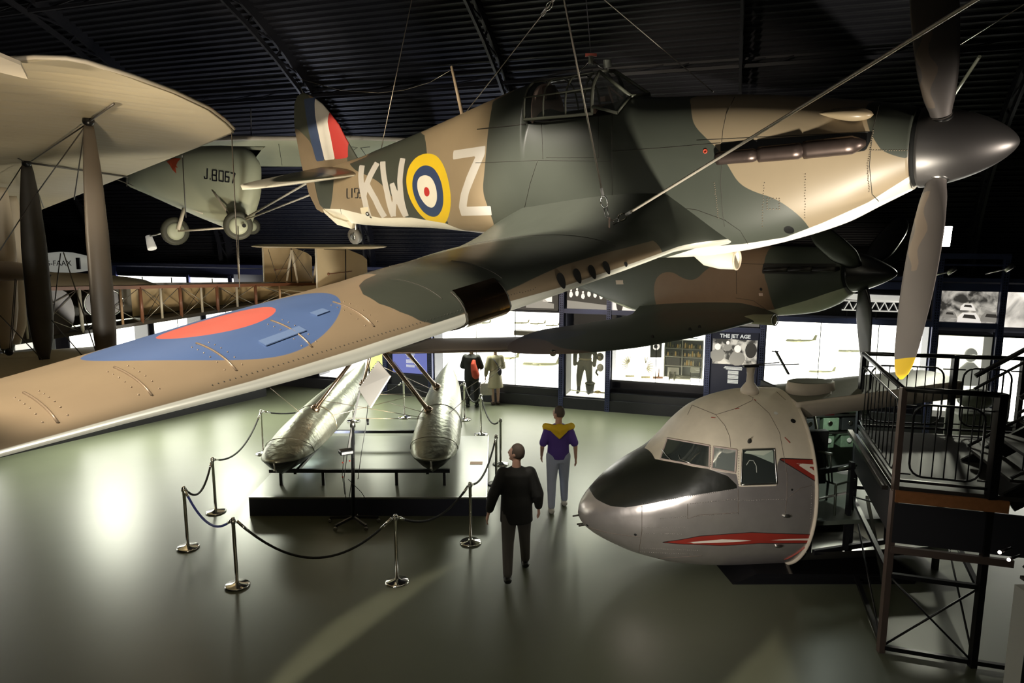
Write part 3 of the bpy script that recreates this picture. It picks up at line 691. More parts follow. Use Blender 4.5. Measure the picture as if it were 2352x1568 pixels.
mb.poly([(5.99, .15, .93), (5.99, -.15, .93), (6.36, -.19, .655), (6.36, .19, .655)], .01, (.4, 0, 1))
obj('windscreen_glazing', mb, m_canopy, hur, local=True)
mb = MB()
for sg in (1, -1):
    p = [V((a, b*sg, c_)) for a, b, c_ in A+B]
    mb.tube([p[0], p[1]], .018, 6); mb.tube([p[1], p[3]], .012, 6); mb.tube([p[2], p[3]], .016, 6); mb.tube([p[0], V((5.99, .28*sg, .8)), p[2]], .015, 6)
mb.tube([(5.99, .15, .93), (5.99, -.15, .93)], .018, 6); mb.tube([(6.36, .19, .655), (6.36, -.19, .655)], .016, 6)
obj('windscreen_frame', mb, m_frame, hur, local=True)
m_pink = M('armour_plate', (.42, .30, .24), .55)
mb = MB(); mb.poly([(5.18, b, c_) for _, b, c_ in arc(0, .31, .50, .90)], .012, (1, 0, 0)); obj('head_armour', mb, m_pink, hur, local=True)
mb = MB(); mb.box((5.23, 0, .80), (.06, .2, .15)); obj('headrest', mb, M('leather', (.05, .03, .02), .6), hur, local=True, bevel=.02)
mb = MB(); mb.box((6.02, .12, .66), (.06, .10, .05)); mb.cyl((6.1, .1, .6), (6.02, .05, .78), .012); mb.cyl((6.15, -.1, .6), (6.02, .05, .78), .012); mb.box((5.95, 0, .56), (.05, .5, .10)); obj('gunsight', mb, m_pink, hur, local=True)
mb = MB(); mb.box((6.0, 0, 1.0), (.03, .12, .08)); mb.cyl((6.0, 0, .93), (6.0, 0, 1.0), .01); obj('mirror', mb, M('mirror_back', (.25, .26, .22), .5), hur, local=True, bevel=.01)
mb = MB(); mb.cyl((3.88, 0, .66), (3.80, 0, 1.26), .024, .016, 8); obj('radio_mast', mb, M('mast_paint', (.40, .31, .22), .5), hur, local=True)
mb = MB(); P_ = [(3.80, 0, 1.22), (3.2, 0, 1.2), (2.4, 0, 1.28), (1.5, 0, 1.42), (.62, 0, 1.5)]
mb.tube([(3.80, 0, 1.22), (3.4, 0, 1.12), (2.9, 0, 1.08), (2.4, 0, 1.1), (1.6, 0, 1.22), (.62, 0, 1.5)], .0025, 4); obj('aerial_wire', mb, m_wire, hur, local=True)
for px, py in ((1022, 287), (1085, 256)):
    q = hc.plane(px, py, 1, 0); q2 = hc.near(q); mb = MB(); mb.cyl(q2, q, .015); mb.ball(q, .028, 6); obj('deck_lamp', mb, M('lamp_glass', (.35, .38, .38), .15), hur, local=True)
mb = MB()
def hseam(pts, r=.0028):
    path = [hc(x, y, .001) for x, y in pts]; path = [p for p in path if p is not None]
    if len(path) > 1: mb.tube(path, r, 4)
def dense(pts, n=14):
    out = []
    for (x0, y0), (x1, y1) in zip(pts[:-1], pts[1:]): out += [(x0+(x1-x0)*k/n, y0+(y1-y0)*k/n) for k in range(n)]
    return out+[pts[-1]]
for l in ([(2020,238),(2004,300),(1997,380),(2003,446),(2018,462)], [(1688,222),(1668,262),(1660,300),(1658,326)], [(1658,368),(1655,420),(1660,490),(1664,520)], [(1406,348),(1540,338),(1655,328)], [(1406,260),(1405,345),(1406,420),(1406,495)],
    [(1092,374),(1235,368),(1404,370)], [(1235,368),(1218,420),(1204,480),(1204,530)], [(1244,284),(1247,365)], [(1255,362),(1375,362)], [(1374,265),(1375,362)], [(1664,505),(1600,482),(1500,468),(1405,466),(1300,478),(1180,500)], [(1664,505),(1700,530),(1718,560)],
    [(1600,322),(1994,303)], [(782,478),(784,492)]):
    hseam(dense(l))
hseam(dense([(1096, 297), (1207, 285)]), .007)
obj('panel_seam', mb, m_seam, hur, local=True, kind='stuff')
mb = MB()
rv = random.Random(3)
for l in ([(2006,300),(1992,380),(1996,440)], [(2000,345),(2095,345)], [(1640,420),(1650,500)], [(1755,420),(1750,520)], [(1850,400),(1848,500)], [(1700,350),(1960,352)]):
    for x, y in dense(l, 16):
        q = hc(x+rv.uniform(-1, 1), y, .0)
        if q: mb.ball(q, .006, 3)
for a in range(16):
    t = 2*math.pi*a/16; q = hc(1776+14*max(-1, min(1, 1.4*math.cos(t))), 468+12*max(-1, min(1, 1.4*math.sin(t))))
    if q: mb.ball(q, .007, 3)
obj('rivet', mb, M('rivet', (.16, .13, .09), .5), hur, local=True, kind='stuff')
q, n = hc(1620, 347, 0, True); obj('fuel_marker', MB().lathe([(.022, 0), (.020, .008), (.012, .008), (.012, .0)], q, n, 14), M('marker_red', (.6, .08, .04), .5), hur, local=True)
# exhausts
m_exh = M('exhaust_metal', (.11, .08, .07), .35, .75, noise=.3, nscale=9)
for u0, u1, w0, w1, r in ((7.38, 7.78, .030, .040, .048), (7.75, 8.16, .040, .052, .055), (8.12, 8.58, .052, .072, .060)):
    hw = float(pchip((u0+u1)/2, FUS[:, 0], FUS[:, 3]))
    pts = []; rr = []
    for q in np.linspace(0, 1, 12):
        u = u1-(u1-u0)*q; pts.append((u, hw+.035+(-.05*max(0, 1-q*6)), w1+(w0-w1)*q)); rr.append(r*min(1, .35+q*4))
    mb = MB(); mb.tube(pts, rr, 14, cap=True, flat=1.25); e = obj('exhaust_stack', mb, m_exh, hur, local=True)
    mb = MB(); mb.lathe([(r*.86, 0), (r*.80, .01)], (u0-.006, hw+.035, w0), (-1, 0, 0), 14); obj('exhaust_outlet', mb, m_hole, e, local=True)
# cowling blister, carburettor intake
mb = MB(); rings = []
for q in np.linspace(0, 1, 20):
    s = math.sin(math.pi*q**.7)**.8 if 0 < q < 1 else .01
    rings.append([(8.62-.42*q, .315+.09*s*math.cos(a)+.01, .285+.075*q*.6+.055*s*math.sin(a)) for a in np.linspace(0, 2*math.pi, 20)[:-1]])
for o_, sg in ((0, 1),): obj('cowling_blister', MB().loft(rings), M('blister_paint', (.27, .21, .13), .35), hur, local=True)
mb = MB(); mb.tube([(6.90, .05, -.93), (7.05, .05, -.985), (7.2, .05, -1.0), (7.36, .05, -1.0)], [.03, .085, .098, .095], 18, cap=False); mb.tube([(7.36, .05, -1.0), (7.25, .05, -1.0)], [.087, .075], 18, cap=False)
ai = obj('air_intake', mb, M('intake_cream', (.75, .70, .58), .5), hur, local=True)
mb = MB(); mb.lathe([(.083, 0), (.08, .002)], (7.30, .05, -1.0), (1, 0, 0), 18); obj('intake_mouth', mb, m_hole, ai, local=True)
mb = MB(); mb.tube([(7.365, .05+.092*math.cos(a), -1.0+.092*math.sin(a)) for a in np.linspace(0, 2*math.pi, 25)], .011, 6, cap=False); obj('intake_rim', mb, M('rim', (.6, .5, .38), .5), ai, local=True)
# spinner, backplate, propeller
m_spin = M('spinner_metal', (.17, .16, .155), .40, .7, noise=.08, nscale=6)
ax = (1, 0, .012)
obj('spinner_backplate', MB().lathe([(.30, 0), (.30, .05)], (8.87, 0, -.025), ax, 48), m_hole, hur, local=True)
prof = [(.318, 0), (.312, .04), (.285, .13), (.250, .22), (.205, .32), (.155, .43), (.10, .535), (.06, .60), (.03, .635), (.004, .65)]
ps = [(.318*max(1-(h/.655)**1.6, 0)**.62, h) for h in list(np.linspace(0, .6, 30))+list(np.linspace(.61, .655, 12))]
spn = obj('spinner', MB().lathe(ps, (8.915, 0, -.025), ax, 64), m_spin, hur, local=True)
m_blade = M('blade_grey', (.165, .145, .135), .42, .35, noise=.06, nscale=3)
for k, ph in enumerate((31, 149, 270)):
    a = math.radians(ph); rad = V((0, math.sin(a), -math.cos(a))); tan = V((1, 0, 0)).cross(rad)*-1; rings = []
    for r in np.linspace(.20, 1.92, 44):
        q = (r-.2)/1.72; cw = float(pchip(q, [0, .06, .15, .35, .6, .85, .93, .98, 1.0], [.14, .15, .22, .30, .33, .29, .24, .16, .04]))
        th = float(np.interp(q, [0, .08, .25, 1], [.13, .11, .05, .012])); be = math.radians(float(np.interp(q, [0, .15, 1], [74, 66, 40])))
        ch = tan*math.cos(be)-V((1, 0, 0))*math.sin(be)*1.0; nn = rad.cross(ch).normalized(); ch.normalize(); rr = []
        for j in range(20):
            t = 2*math.pi*j/20; rr.append(V((9.06, 0, -.02))+rad*r+ch*(math.cos(t)*cw/2+.02*q)+nn*math.sin(t)*th/2)
        rings.append(rr)
    o = obj('propeller_blade', MB().loft(rings), m_blade, hur, local=True)
    c = coords(o)-np.array([9.06, 0, -.02]); rd = c@np.array(rad)
    setattr_v(o, 'tip', rd-1.755); setattr_v(o, 'wear', np.where(np.abs(rd-.72) < .34, .05-np.abs(c[:, 0]+.07-.02*np.sin(rd*20))-.08*np.abs(rd-.72), -.1))
    if k == 0: m_b2 = painted('blade_paint', (.165, .145, .135), [('wear', (.24, .19, .15)), ('tip', (.80, .52, .03))], rough=.45, metal=.2, noise=.08, nscale=3)
    o.data.materials[0] = m_b2
    mb = MB(); mb.tube([V((9.06, 0, -.02))+rad*.22, V((9.06, 0, -.02))+rad*.30], [.095, .080], 16); obj('blade_root', mb, m_alu, o, local=True)
# ---------------------------------------------------------------- suspension cables and shackles
HI = lambda p: HM@V(p)
def cable(name, a, b, label, r=.006, grp='aircraft suspension cables', mat=None):
    return single(name, MB().tube([a, b], r, 6), mat or m_wire, label, 'cable', grp)
def shackle(c, d, label):
    c = V(c); d = V(d).normalized(); x = d.cross(V((.2, 1, .1))).normalized()
    t = thing('shackle', label, 'shackle', c, group='shackles on the suspension cables')
    mb = MB(); mb.tube([c+x*.03*math.cos(a)+d*.055*math.sin(a) for a in np.linspace(0, 2*math.pi, 21)], .008, 6); obj('ring', mb, m_chrome, t)
    mb = MB(); mb.tube([c-x*.014-d*.05, c-x*.014-d*.14, c+x*.014-d*.14, c+x*.014-d*.05], .007, 6); obj('link', mb, m_alu, t)
    mb = MB(); mb.cyl(c+d*.06, c+d*.13, .014); obj('ferrule', mb, m_white, t)
def rise(a, b, z): return V(a)+(V(b)-V(a))*((z-a[2])/(b[2]-a[2]))
lug = HI(wc(1399, 522)) ; up1 = rise(lug, at(1284, -60, lug.y+.3), 11.2); up2 = rise(lug, at(2300, -30, 3.9), 8.6)
s1 = lug+(up1-lug).normalized()*.34; s2 = lug+(V((up2-lug))).normalized()*.30+V((0, 0, .02))
cable('suspension_cable', s1, up1, 'steel cable rising from the wing lug past the canopy', .009)
cable('suspension_cable', s2, up2, 'thick bright steel cable running diagonally from the wing lug to the upper right', .012, mat=M('bright_cable', (.78, .70, .58), .4, .3))
shackle(s1-(up1-lug).normalized()*.10, up1-lug, 'bright shackle above the wing root lug, on the upright cable'); shackle(s2-(up2-lug).normalized()*.10, up2-lug, 'bright shackle with a copper tag at the wing root, on the diagonal cable')
t = thing('lifting_lug', 'small pinkish lifting lug bolted on the fighter wing root', 'lug', lug)
mb = MB(); mb.bar(lug-V((0, 0, .03)), lug+V((0, 0, .09)), .05, .012); obj('plate', mb, m_pink, t)
mb = MB(); mb.tube([lug+V((0, 0, .08)), s1-(up1-lug).normalized()*.24], .008, 6); mb.tube([lug+V((0, 0, .08)), s2-(up2-lug).normalized()*.22], .008, 6); obj('chain_link', mb, m_alu, t)
b1 = HI((3.93, 0, .70)); u1 = at(1262, 12, b1.y-1.2)
cable('suspension_cable', b1, u1, 'thin steel cable rising right from behind the radio mast'); shackle(u1, u1-b1, 'bright shackle near the top of the picture on the mast cable')
cable('suspension_cable', u1, rise(u1, at(1290, -40, u1.y-.2), 11.0), 'short steel cable above the top shackle', .006)
tl = HI(hc(846, 490, .01)); cable('suspension_cable', tl, rise(tl, at(952, -30, tl.y+.3), 10.8), 'steel cable rising from the rear fuselage past the tail fin', .007)
t = thing('tail_sling', 'small tied sling fitting under the letter K', 'sling', tl); obj('knot', MB().ball(tl, .035, 6).cyl(tl, tl+V((.05, 0, -.06)), .012), m_alu, t)
nose = HI((7.05, -.2, .60)); cable('suspension_cable', nose, rise(nose, at(1365, -20, nose.y+1.0), 10.8), 'thin dark steel cable from the top left to behind the engine cowling', .005)
sl = HI((5.86, 0, .93)); hk = at(1357, 138, sl.y)
t = thing('hoist_hook', 'small hoist hook with a red shackle above the canopy', 'hook', hk)
mb = MB(); mb.tube([hk, HI((5.62, 0, .95))], .009, 6); mb.tube([hk, HI((5.95, 0, .95))], .012, 6); obj('sling', mb, m_alu, t)
obj('pin', MB().box(hk+V((0, 0, .05)), (.12, .03, .03)), M('pin_red', (.4, .08, .05), .5), t); obj('block', MB().box(hk, (.05, .04, .08)), m_frame, t)
cable('suspension_cable', hk+V((0, 0, .05)), rise(hk, at(1340, -60, hk.y+.2), 11.0), 'dark cable going straight up from the hook above the canopy', .005, mat=m_rib)
cable('suspension_cable', at(2190, 112, 6.6), at(2352, 10, 4.8), 'thin cable behind the upper propeller blade at the top right', .004)
cable('suspension_cable', at(2180, 235, 9), at(2250, 130, 8), 'dim thick strap behind the spinner at the right', .02, mat=m_frame)
# ================================================================ the second fighter behind, in shade
SM = pose([[.58618246, -.79480049, -.15710602], [-.80716225, -.58963325, -.02866573], [.0698514, -.1436134, .98716563]], [1.08037309, 19.07170833, -1.31609275])
spf = thing('fighter_aircraft', 'shadowed brown and green fighter with elliptical wings, hanging behind and below the large fighter', 'fighter plane', mat4=SM)
SF = np.array([(.9,.28,-.20,.06,.0,2.0),(1.6,.38,-.36,.14,.0,2.0),(2.3,.48,-.58,.24,-.02,2.1),(3.0,.62,-.76,.33,-.03,2.2),(3.77,.78,-.82,.38,-.04,2.2),(5.0,.72,-.84,.40,-.05,2.2),(6.06,.60,-.82,.41,-.05,2.3),
 (6.9,.55,-.78,.41,-.05,2.3),(7.55,.50,-.71,.40,-.02,2.3),(8.0,.45,-.56,.385,0,2.2),(8.2,.41,-.43,.37,.02,2.1),(8.33,.375,-.34,.355,.03,2.0)])
rings = [fring(*[pchip(u, SF[:, 0], SF[:, k]) for k in range(1, 6)], u, 72) for u in np.arange(.9, 8.34, .04)]
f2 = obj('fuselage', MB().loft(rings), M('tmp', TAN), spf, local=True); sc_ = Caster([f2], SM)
c = coords(f2); PP = c[:, [0, 2]]
setattr_v(f2, 'green', sdf(PP, [chaikin([(6.82,1.0),(6.82,.1),(6.9,-.2),(6.93,-.9),(9,-.9),(9,1.0)], 1), chaikin([(.5,-.9),(3.9,-.9),(3.98,-.15),(4.16,.14),(4.55,.21),(4.9,.02),(5.2,.0),(5.5,.23),(5.9,.40),(6.0,1),(.5,1)], 2)]))
setattr_v(f2, 'belly', np.interp(c[:, 0], [1, 2.8, 3.6, 6.9, 7.6, 8.03, 8.47], [-.3, -.6, -.9, -.61, -.42, -.28, -.15])-c[:, 2])
slot2 = [sc_.plane(x, y, 1, .4) for x, y in ((1750, 605), (1916, 607), (1912, 622), (1860, 630), (1750, 628))]
setattr_v(f2, 'slot', sdf(PP, [[(p[0], p[2]) for p in slot2]]))
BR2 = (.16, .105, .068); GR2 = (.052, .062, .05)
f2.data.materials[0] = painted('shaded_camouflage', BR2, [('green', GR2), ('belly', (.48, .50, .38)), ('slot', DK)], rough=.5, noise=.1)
LEp = [(0, 6.86), (.4, 6.91), (1.65, 7.12), (3.1, 7.28), (4.13, 7.22), (4.88, 6.92), (5.3, 6.5), (5.5, 6.05), (5.56, 5.7)]
TEp = [(0, 3.3), (.5, 3.45), (.77, 3.6), (1.68, 3.78), (2.51, 3.74), (3.22, 3.62), (4.0, 3.95), (4.4, 4.23), (5.0, 4.75), (5.4, 5.3), (5.56, 5.65)]
for sg, nm in ((1, 'starboard_wing'), (-1, 'port_wing')):
    rings = []
    for v in list(np.linspace(.15, 4.8, 50))+list(np.linspace(4.85, 5.555, 26)):
        le = float(pchip(v, [a for a, b in LEp], [b for a, b in LEp])); te = float(pchip(v, [a for a, b in TEp], [b for a, b in TEp])); cc = le-te
        r = []
        for k in range(48):
            a = 2*math.pi*k/48; x = (1+math.cos(a))/2; up = a < math.pi
            z = -.76+.095*v+(.10*(1-v/6)+.01)*cc*.62*ysh(x)*(1.25 if up else -.9)
            if up and v < .9: z += .22*(.9-v)**2/.56*float(np.interp(x, [0, .2, .8, 1], [0, 1, 1, .8]))
            r.append((le-x*cc, v*sg, z))
        rings.append(r)
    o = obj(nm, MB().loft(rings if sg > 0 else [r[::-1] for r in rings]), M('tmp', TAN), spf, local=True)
    c = coords(o); PP = np.stack([c[:, 0], c[:, 1]*sg], 1)
    if sg > 0: w2 = o
    setattr_v(o, 'brown', sdf(PP, [chaikin([(8,5.9),(4,5.9),(4.0,4.5),(4.9,4.3),(6.2,5.05),(6.9,4.9),(8,5.2)], 2)]))
    setattr_v(o, 'blue', .55-np.hypot(PP[:, 0]-4.9, PP[:, 1]-4.0))
    setattr_v(o, 'belly', -.775+.095*PP[:, 1]-c[:, 2])
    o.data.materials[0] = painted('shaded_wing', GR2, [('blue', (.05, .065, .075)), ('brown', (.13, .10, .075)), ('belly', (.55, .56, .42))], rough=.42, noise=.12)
wc2 = Caster([w2], SM)
for px, py in ((1499, 775), (1585, 758), (1607, 752)):
    q = wc2.near(wc2.plane(px, py, 1, 1.2)) if wc2(px, py) is None else wc2(px, py); obj('gun_port', MB().ball(q, .05, 6, (.6, .5, 1)), m_hole, spf, local=True)
q = wc2(1265, 806) or wc2.near((6.6, 5.0, -.3)); mb = MB(); mb.ball(q+V((.05, 0, -.03)), .055, 8); obj('wing_lamp', mb, m_chrome, spf, local=True)
rings = []
for w_ in np.linspace(.2, 1.35, 16):
    te = float(np.interp(w_, [.2, .8, 1.2, 1.35], [.75, .7, .9, 1.1])); le = float(np.interp(w_, [.2, .5, 1.1, 1.35], [1.9, 1.65, 1.4, 1.25])); cc = le-te
    rings.append([(te+(1-(1-math.cos(a))/2)*cc, .05*ysh((1-math.cos(a))/2)*cc*(1.6 if a < math.pi else -1.6), w_) for a in np.linspace(0, 2*math.pi, 17)[:-1]])
obj('tail_fin', MB().loft(rings), M('camouflage_dark', GR2, .5), spf, local=True)
m_sp2 = M('spinner_black', (.010, .010, .011), .3)
ps = [(.345, 0), (.335, .06), (.31, .16), (.27, .28), (.21, .42), (.14, .56), (.08, .66), (.03, .715), (.003, .73)]
pp = [(float(pchip(h, [b for a, b in ps], [a for a, b in ps])), h) for h in np.linspace(0, .73, 24)]
obj('spinner', MB().lathe(pp, (8.35, 0, .02), (1, 0, -.05), 40), m_sp2, spf, local=True)
for ph in (5, 125, 245):
    a = math.radians(ph); rad = V((0, math.sin(a), -math.cos(a))); tan = V((1, 0, 0)).cross(rad)*-1; rings = []
    for r in np.linspace(.2, 1.75, 26):
        q = (r-.2)/1.55; cw = float(pchip(q, [0, .1, .35, .7, .92, 1.0], [.16, .26, .42, .38, .24, .03])); th = float(np.interp(q, [0, .2, 1], [.12, .06, .015])); be = math.radians(float(np.interp(q, [0, 1], [72, 52])))
        ch = (tan*math.cos(be)-V((1, 0, 0))*math.sin(be)).normalized(); nn = rad.cross(ch).normalized()
        rings.append([V((8.5, 0, 0))+rad*r+ch*math.cos(t)*cw/2+nn*math.sin(t)*th/2 for t in np.linspace(0, 2*math.pi, 15)[:-1]])
    obj('propeller_blade', MB().loft(rings), m_sp2, spf, local=True)
for k in range(3):
    a = sc_.plane(1756+k*56, 620, 1, .43); b = sc_.plane(1805+k*56, 618, 1, .43)
    obj('exhaust_stack', MB().tube([a, b, b+V((.05, -.06, 0))], [.045, .05, .03], 10), M('exhaust_dark', (.03, .027, .025), .4, .5), spf, local=True)
mb = MB()
for l in ([(1575,590),(1700,605),(1950,612)], [(1691,608),(1692,675)], [(1690,684),(1730,690),(1770,718)], [(1450,714),(1520,705),(1600,706)]):
    path = [sc_(x, y, .002) for x, y in dense(l)]; path = [p for p in path if p]
    if len(path) > 1: mb.tube(path, .004, 4)
obj('panel_seam', mb, m_seam, spf, local=True)
q, n = sc_(1748, 676, .004, True); obj('stencil_label', MB().box(q, (.085, .01, .055)), M('label_pink', (.5, .38, .33), .5), spf, local=True)
q, n = sc_(1748, 664, .002, True); obj('round_hole', MB().lathe([(.03, 0), (.028, .003)], q, n, 12), m_hole, spf, local=True)
q, n = sc_(1425, 648, .004, True); obj('access_panel', MB().box(q, (.28, .01, .10)), M('patch_pink', (.45, .38, .33), .5), spf, local=True)
ic = SM.inverted()@at(1764, 734, 12.6); mb = MB(); mb.tube([ic-V((.7, 0, .02)), ic-V((.3, 0, 0)), ic+V((.12, 0, 0))], [.03, .09, .10], 16, cap=False)
ii = obj('air_intake', mb, M('intake_olive', (.30, .29, .18), .5), spf, local=True); obj('intake_rim', MB().tube([ic+V((.14, .10*math.cos(a), .10*math.sin(a))) for a in np.linspace(0, 2*math.pi, 21)], .010, 6, cap=False), m_alu, ii, local=True)
l2 = SM@(wc2(1692, 684) or V((6.3, .6, -.5)))
cable('suspension_cable', l2, at(1600, 500, l2.y+.5), 'dark thin cable from the shaded fighter wing root going up left', .006, mat=m_rib)
cable('suspension_cable', l2, at(1695, 470, l2.y), 'dark thin cable going straight up from the shaded fighter wing root', .006, mat=m_rib)
cable('suspension_cable', l2, at(1960, 500, l2.y-.6), 'dark thin cable from the shaded fighter wing root toward its propeller', .006, mat=m_rib)
shackle(l2+V((-.06, 0, .14)), V((-.4, 0, 1)), 'bright shackle on the shaded fighter wing root')
# ================================================================ racing seaplane with silver floats
m_sil = M('dull_silver', (.50, .50, .43), .30, .85, noise=.12, nscale=4); m_strut = M('polished_strut', (.52, .40, .32), .22, 1)
m_fab = painted('float_silver', (.36, .37, .31), [('bow', (.012, .013, .013), .0, .35)], rough=.36, metal=.9, noise=.14, nscale=3, bump=(9, .6))
sea = thing('racing_seaplane', 'silver racing seaplane standing on two long floats over the low plinth', 'seaplane', (-2.7, 14, .34))
FHW = [(0,.03),(.08,.17),(.3,.33),(.7,.42),(1.4,.455),(3,.45),(4.6,.38),(5.8,.25),(6.6,.10),(7.0,.02)]
FTOP = [(0,.96),(.3,1.05),(.8,1.17),(1.6,1.29),(3,1.36),(5,1.38),(7,1.36)]
FCH = [(0,.93),(.3,.90),(1,.86),(2,.84),(4,.92),(6,1.12),(7,1.32)]
FKE = [(0,.90),(.15,.72),(.4,.60),(1,.52),(2,.48),(3.6,.50),(3.62,.58),(5.5,.9),(7,1.30)]
pc = lambda s, T: float(pchip(s, [a for a, b in T], [b for a, b in T]))
for (x0, x1, y0, nm) in ((-4.02, -3.92, 11.45, 'left'), (-1.38, -1.68, 11.55, 'right')):
    rings = []
    for s in list(np.linspace(0, .6, 16))+list(np.linspace(.66, 7.0, 110)):
        hw = pc(s, FHW); top = pc(s, FTOP); ch = pc(s, FCH); ke = pc(s, FKE); cx = x0+(x1-x0)*s/7; r = []
        for k in range(25):
            t = math.pi*k/24; r.append((cx+hw*math.cos(t)*(1-.04*math.sin(t)), y0+s, ch+(top-ch)*math.sin(t)**.8))
        r += [(cx-hw*.97, y0+s, ch-.02), (cx-hw*.55, y0+s, ch+(ke-ch)*.5-.02), (cx, y0+s, ke), (cx+hw*.55, y0+s, ch+(ke-ch)*.5-.02), (cx+hw*.97, y0+s, ch-.02)]
        rings.append(r)
    fl = obj('float', MB().loft(rings), m_fab, sea); c = coords(fl)+np.array([-2.7, 14, .34])
    ss = c[:, 1]-y0; chz = np.array([pc(s, FCH) for s in ss])
    setattr_v(fl, 'bow', np.minimum(1.05-ss, chz-.006-c[:, 2]))
    mb = MB()
    for s in (.85, 2.35):
        hw = pc(s, FHW); top = pc(s, FTOP); ch = pc(s, FCH); cx = x0+(x1-x0)*s/7
        mb.tube([(cx+hw*math.cos(t)*1.005, y0+s+(-.25*math.sin(t) if s < 1 else .0), ch+(top-ch)*math.sin(t)**.8+.004) for t in np.linspace(0, math.pi, 20)], .008, 5)
    obj('float_seam', mb, m_sil, fl)
    mb = MB(); cx = x0; mb.tube([(cx, y0-.01, .93), (cx, y0+.04, .80), (cx, y0+.09, .74)], .015, 6); mb.ball((cx, y0+.0, .80), .022, 6); obj('bow_fitting', mb, m_alu, fl)
FB = V((-2.65, 13.9, 2.48))
for a, b, wh in (((725, 938, 13.2), (-.25, -.7, .05), 0), ((984, 942, 13.5), (.2, -.7, .05), 0), ((1003, 889, 15.2), (.2, .75, .08), 0), ((835, 880, 15.2), (-.25, .75, .08), 0)):
    p = at(*a); q = FB+V(b); mb = MB(); mb.tube([p, p+(q-p)*.08, p+(q-p)*.15, q], [.08, .066, .056, .056], 12, flat=.65, up=(1, 0, 0)); obj('float_strut', mb, m_strut, sea)
    mb = MB(); mb.lathe([(.10, -.02), (.085, .02), (.06, .08)], p, (q-p), 14); obj('strut_foot', mb, m_strut, sea)
rings = []
for y, hw, z0, z1 in ((13.1, .16, 2.85, 3.1), (13.5, .28, 2.64, 3.25), (14.2, .34, 2.52, 3.35), (15.5, .33, 2.5, 3.3), (17, .22, 2.6, 3.15), (18.4, .06, 2.85, 3.0)):
    rings.append([(-2.65+hw*math.cos(t), y, (z0+z1)/2+(z1-z0)/2*math.sin(t)) for t in np.linspace(0, 2*math.pi, 25)[:-1]])
obj('fuselage', MB().loft(rings), m_sil, sea)
m_swing = M('wing_pewter', (.20, .165, .135), .45, .25)
for sg, nm in ((1, 'port_wing'), (-1, 'starboard_wing')):
    rings = []
    for k in range(26):
        q = k/25; x = .25+4.5*q; ch = 1.75*math.sqrt(max(1-max(0, (q-.55)/.45)**2, 0.0))+.03; y0 = 13.25+.12*q+max(0, q-.55)**2*3.2; r = []
        for j in range(24):
            a = 2*math.pi*j/24; u = (1-math.cos(a))/2
            r.append((-2.65+x*sg, y0+u*ch, 2.50+.012*x+.07*ch*ysh(u)*(1.2 if a < math.pi else -.7)*.8))
        rings.append(r)
    obj(nm, MB().loft(rings), m_swing, sea)
    mb = MB(); mb.tube([r[0] for r in rings[:22]], .022, 8); obj('leading_edge', mb, m_strut, sea)
mb = MB()
for a, b in (((745, 920, 13.5), (990, 962, 13.2)), ((800, 960, 13.0), (985, 962, 13.2)), ((760, 955, 13.0), (960, 905, 14.6)), ((895, 925, 14.0), (978, 948, 13.3)), ((905, 830, 13.4), (978, 925, 14.2)), ((870, 838, 13.4), (1005, 900, 15)), ((1030, 950, 13.5), (1160, 838, 14.0)), ((1060, 900, 14.5), (1190, 812, 14.6)), ((620, 890, 13.6), (688, 946, 13.2)), ((820, 905, 14.5), (960, 905, 14.9))):
    obj('bracing_wire', MB().cyl(at(*a), at(*b), .006, n=5), m_wire, sea)
# plinth and cradle
PL = [(-4.47, 11.42), (-.43, 11.42), (-.52, 15.05), (-4.55, 15.05)]
m_ptop = M('plinth_top', (.16, .18, .14), .3, noise=.05)
pl = thing('display_plinth', 'low dark blue plinth with a pale green top under the silver floats', 'plinth', (-2.5, 11.42, 0))
obj('body', MB().poly([(x, y, 0) for x, y in PL], .30, (0, 0, 1)), M('plinth_blue', (.022, .024, .042), .45), pl)
obj('top', MB().poly([(x, y, .30) for x, y in PL], .035, (0, 0, 1)), m_ptop, pl, bevel=.005)
obj('edge_strip', MB().bar((-4.47, 11.415, .335), (-.43, 11.415, .335), .012, .012).bar((-.43, 11.42, .34), (-.52, 15.05, .34), .012, .012), m_alu, pl)
lab = single('paper_notice', MB().box(atz(1094, 1063, .338), (.24, .16, .004)), M('orange_paper', (.65, .30, .10), .6), 'small orange paper notice lying on the plinth beside the right float', 'notice')
cr = thing('float_cradle', 'black steel cradle frame carrying the two floats on the plinth', 'cradle', (-2.5, 12.1, .335))
for y, z in ((12.0, .60), (14.4, .62)):
    obj('cross_bar', MB().bar((-4.3, y, z), (-1.1, y, z), .06, .06), m_black, cr)
    for x in (-4.1, -3.35, -2.05, -1.2): obj('leg', MB().bar((x, y, .335), (x, y, z), .05, .05), m_black, cr)
for x in (-3.85, -1.5): obj('side_rail', MB().bar((x, 12.0, .56), (x, 14.4, .56), .05, .05), m_black, cr)
# wheeled stand carrying a pale tilted panel
bs = V((-2.68, 11.35, 0)); bs.z = 0
bs = V((-2.62, 11.05, 0))
st = thing('wheeled_stand', 'black wheeled star-base stand holding a pale tilted panel in front of the plinth', 'stand', bs)
for k in range(5):
    a = 2*math.pi*k/5+.35; e = bs+V((.42*math.cos(a), .30*math.sin(a), .09)); lg = obj('leg', MB().bar(bs+V((0, 0, .14)), e, .035, .04), m_black, st)
    mb = MB(); mb.lathe([(.01, -.015), (.035, -.015), (.035, .015), (.01, .015)], e-V((0, 0, .05)), (0, 1, 0), 14); obj('castor', mb, M('castor_chrome', (.5, .48, .45), .2, .9) if k == 0 else D.materials['castor_chrome'], lg)
pt = at(810, 972, 11.05); obj('pole', MB().cyl(bs+V((0, 0, .12)), pt, .03, .028), m_black, st)
obj('collar', MB().lathe([(.045, -.06), (.045, .02), (.03, .04)], pt, (0, 0, 1), 14), m_alu, st)
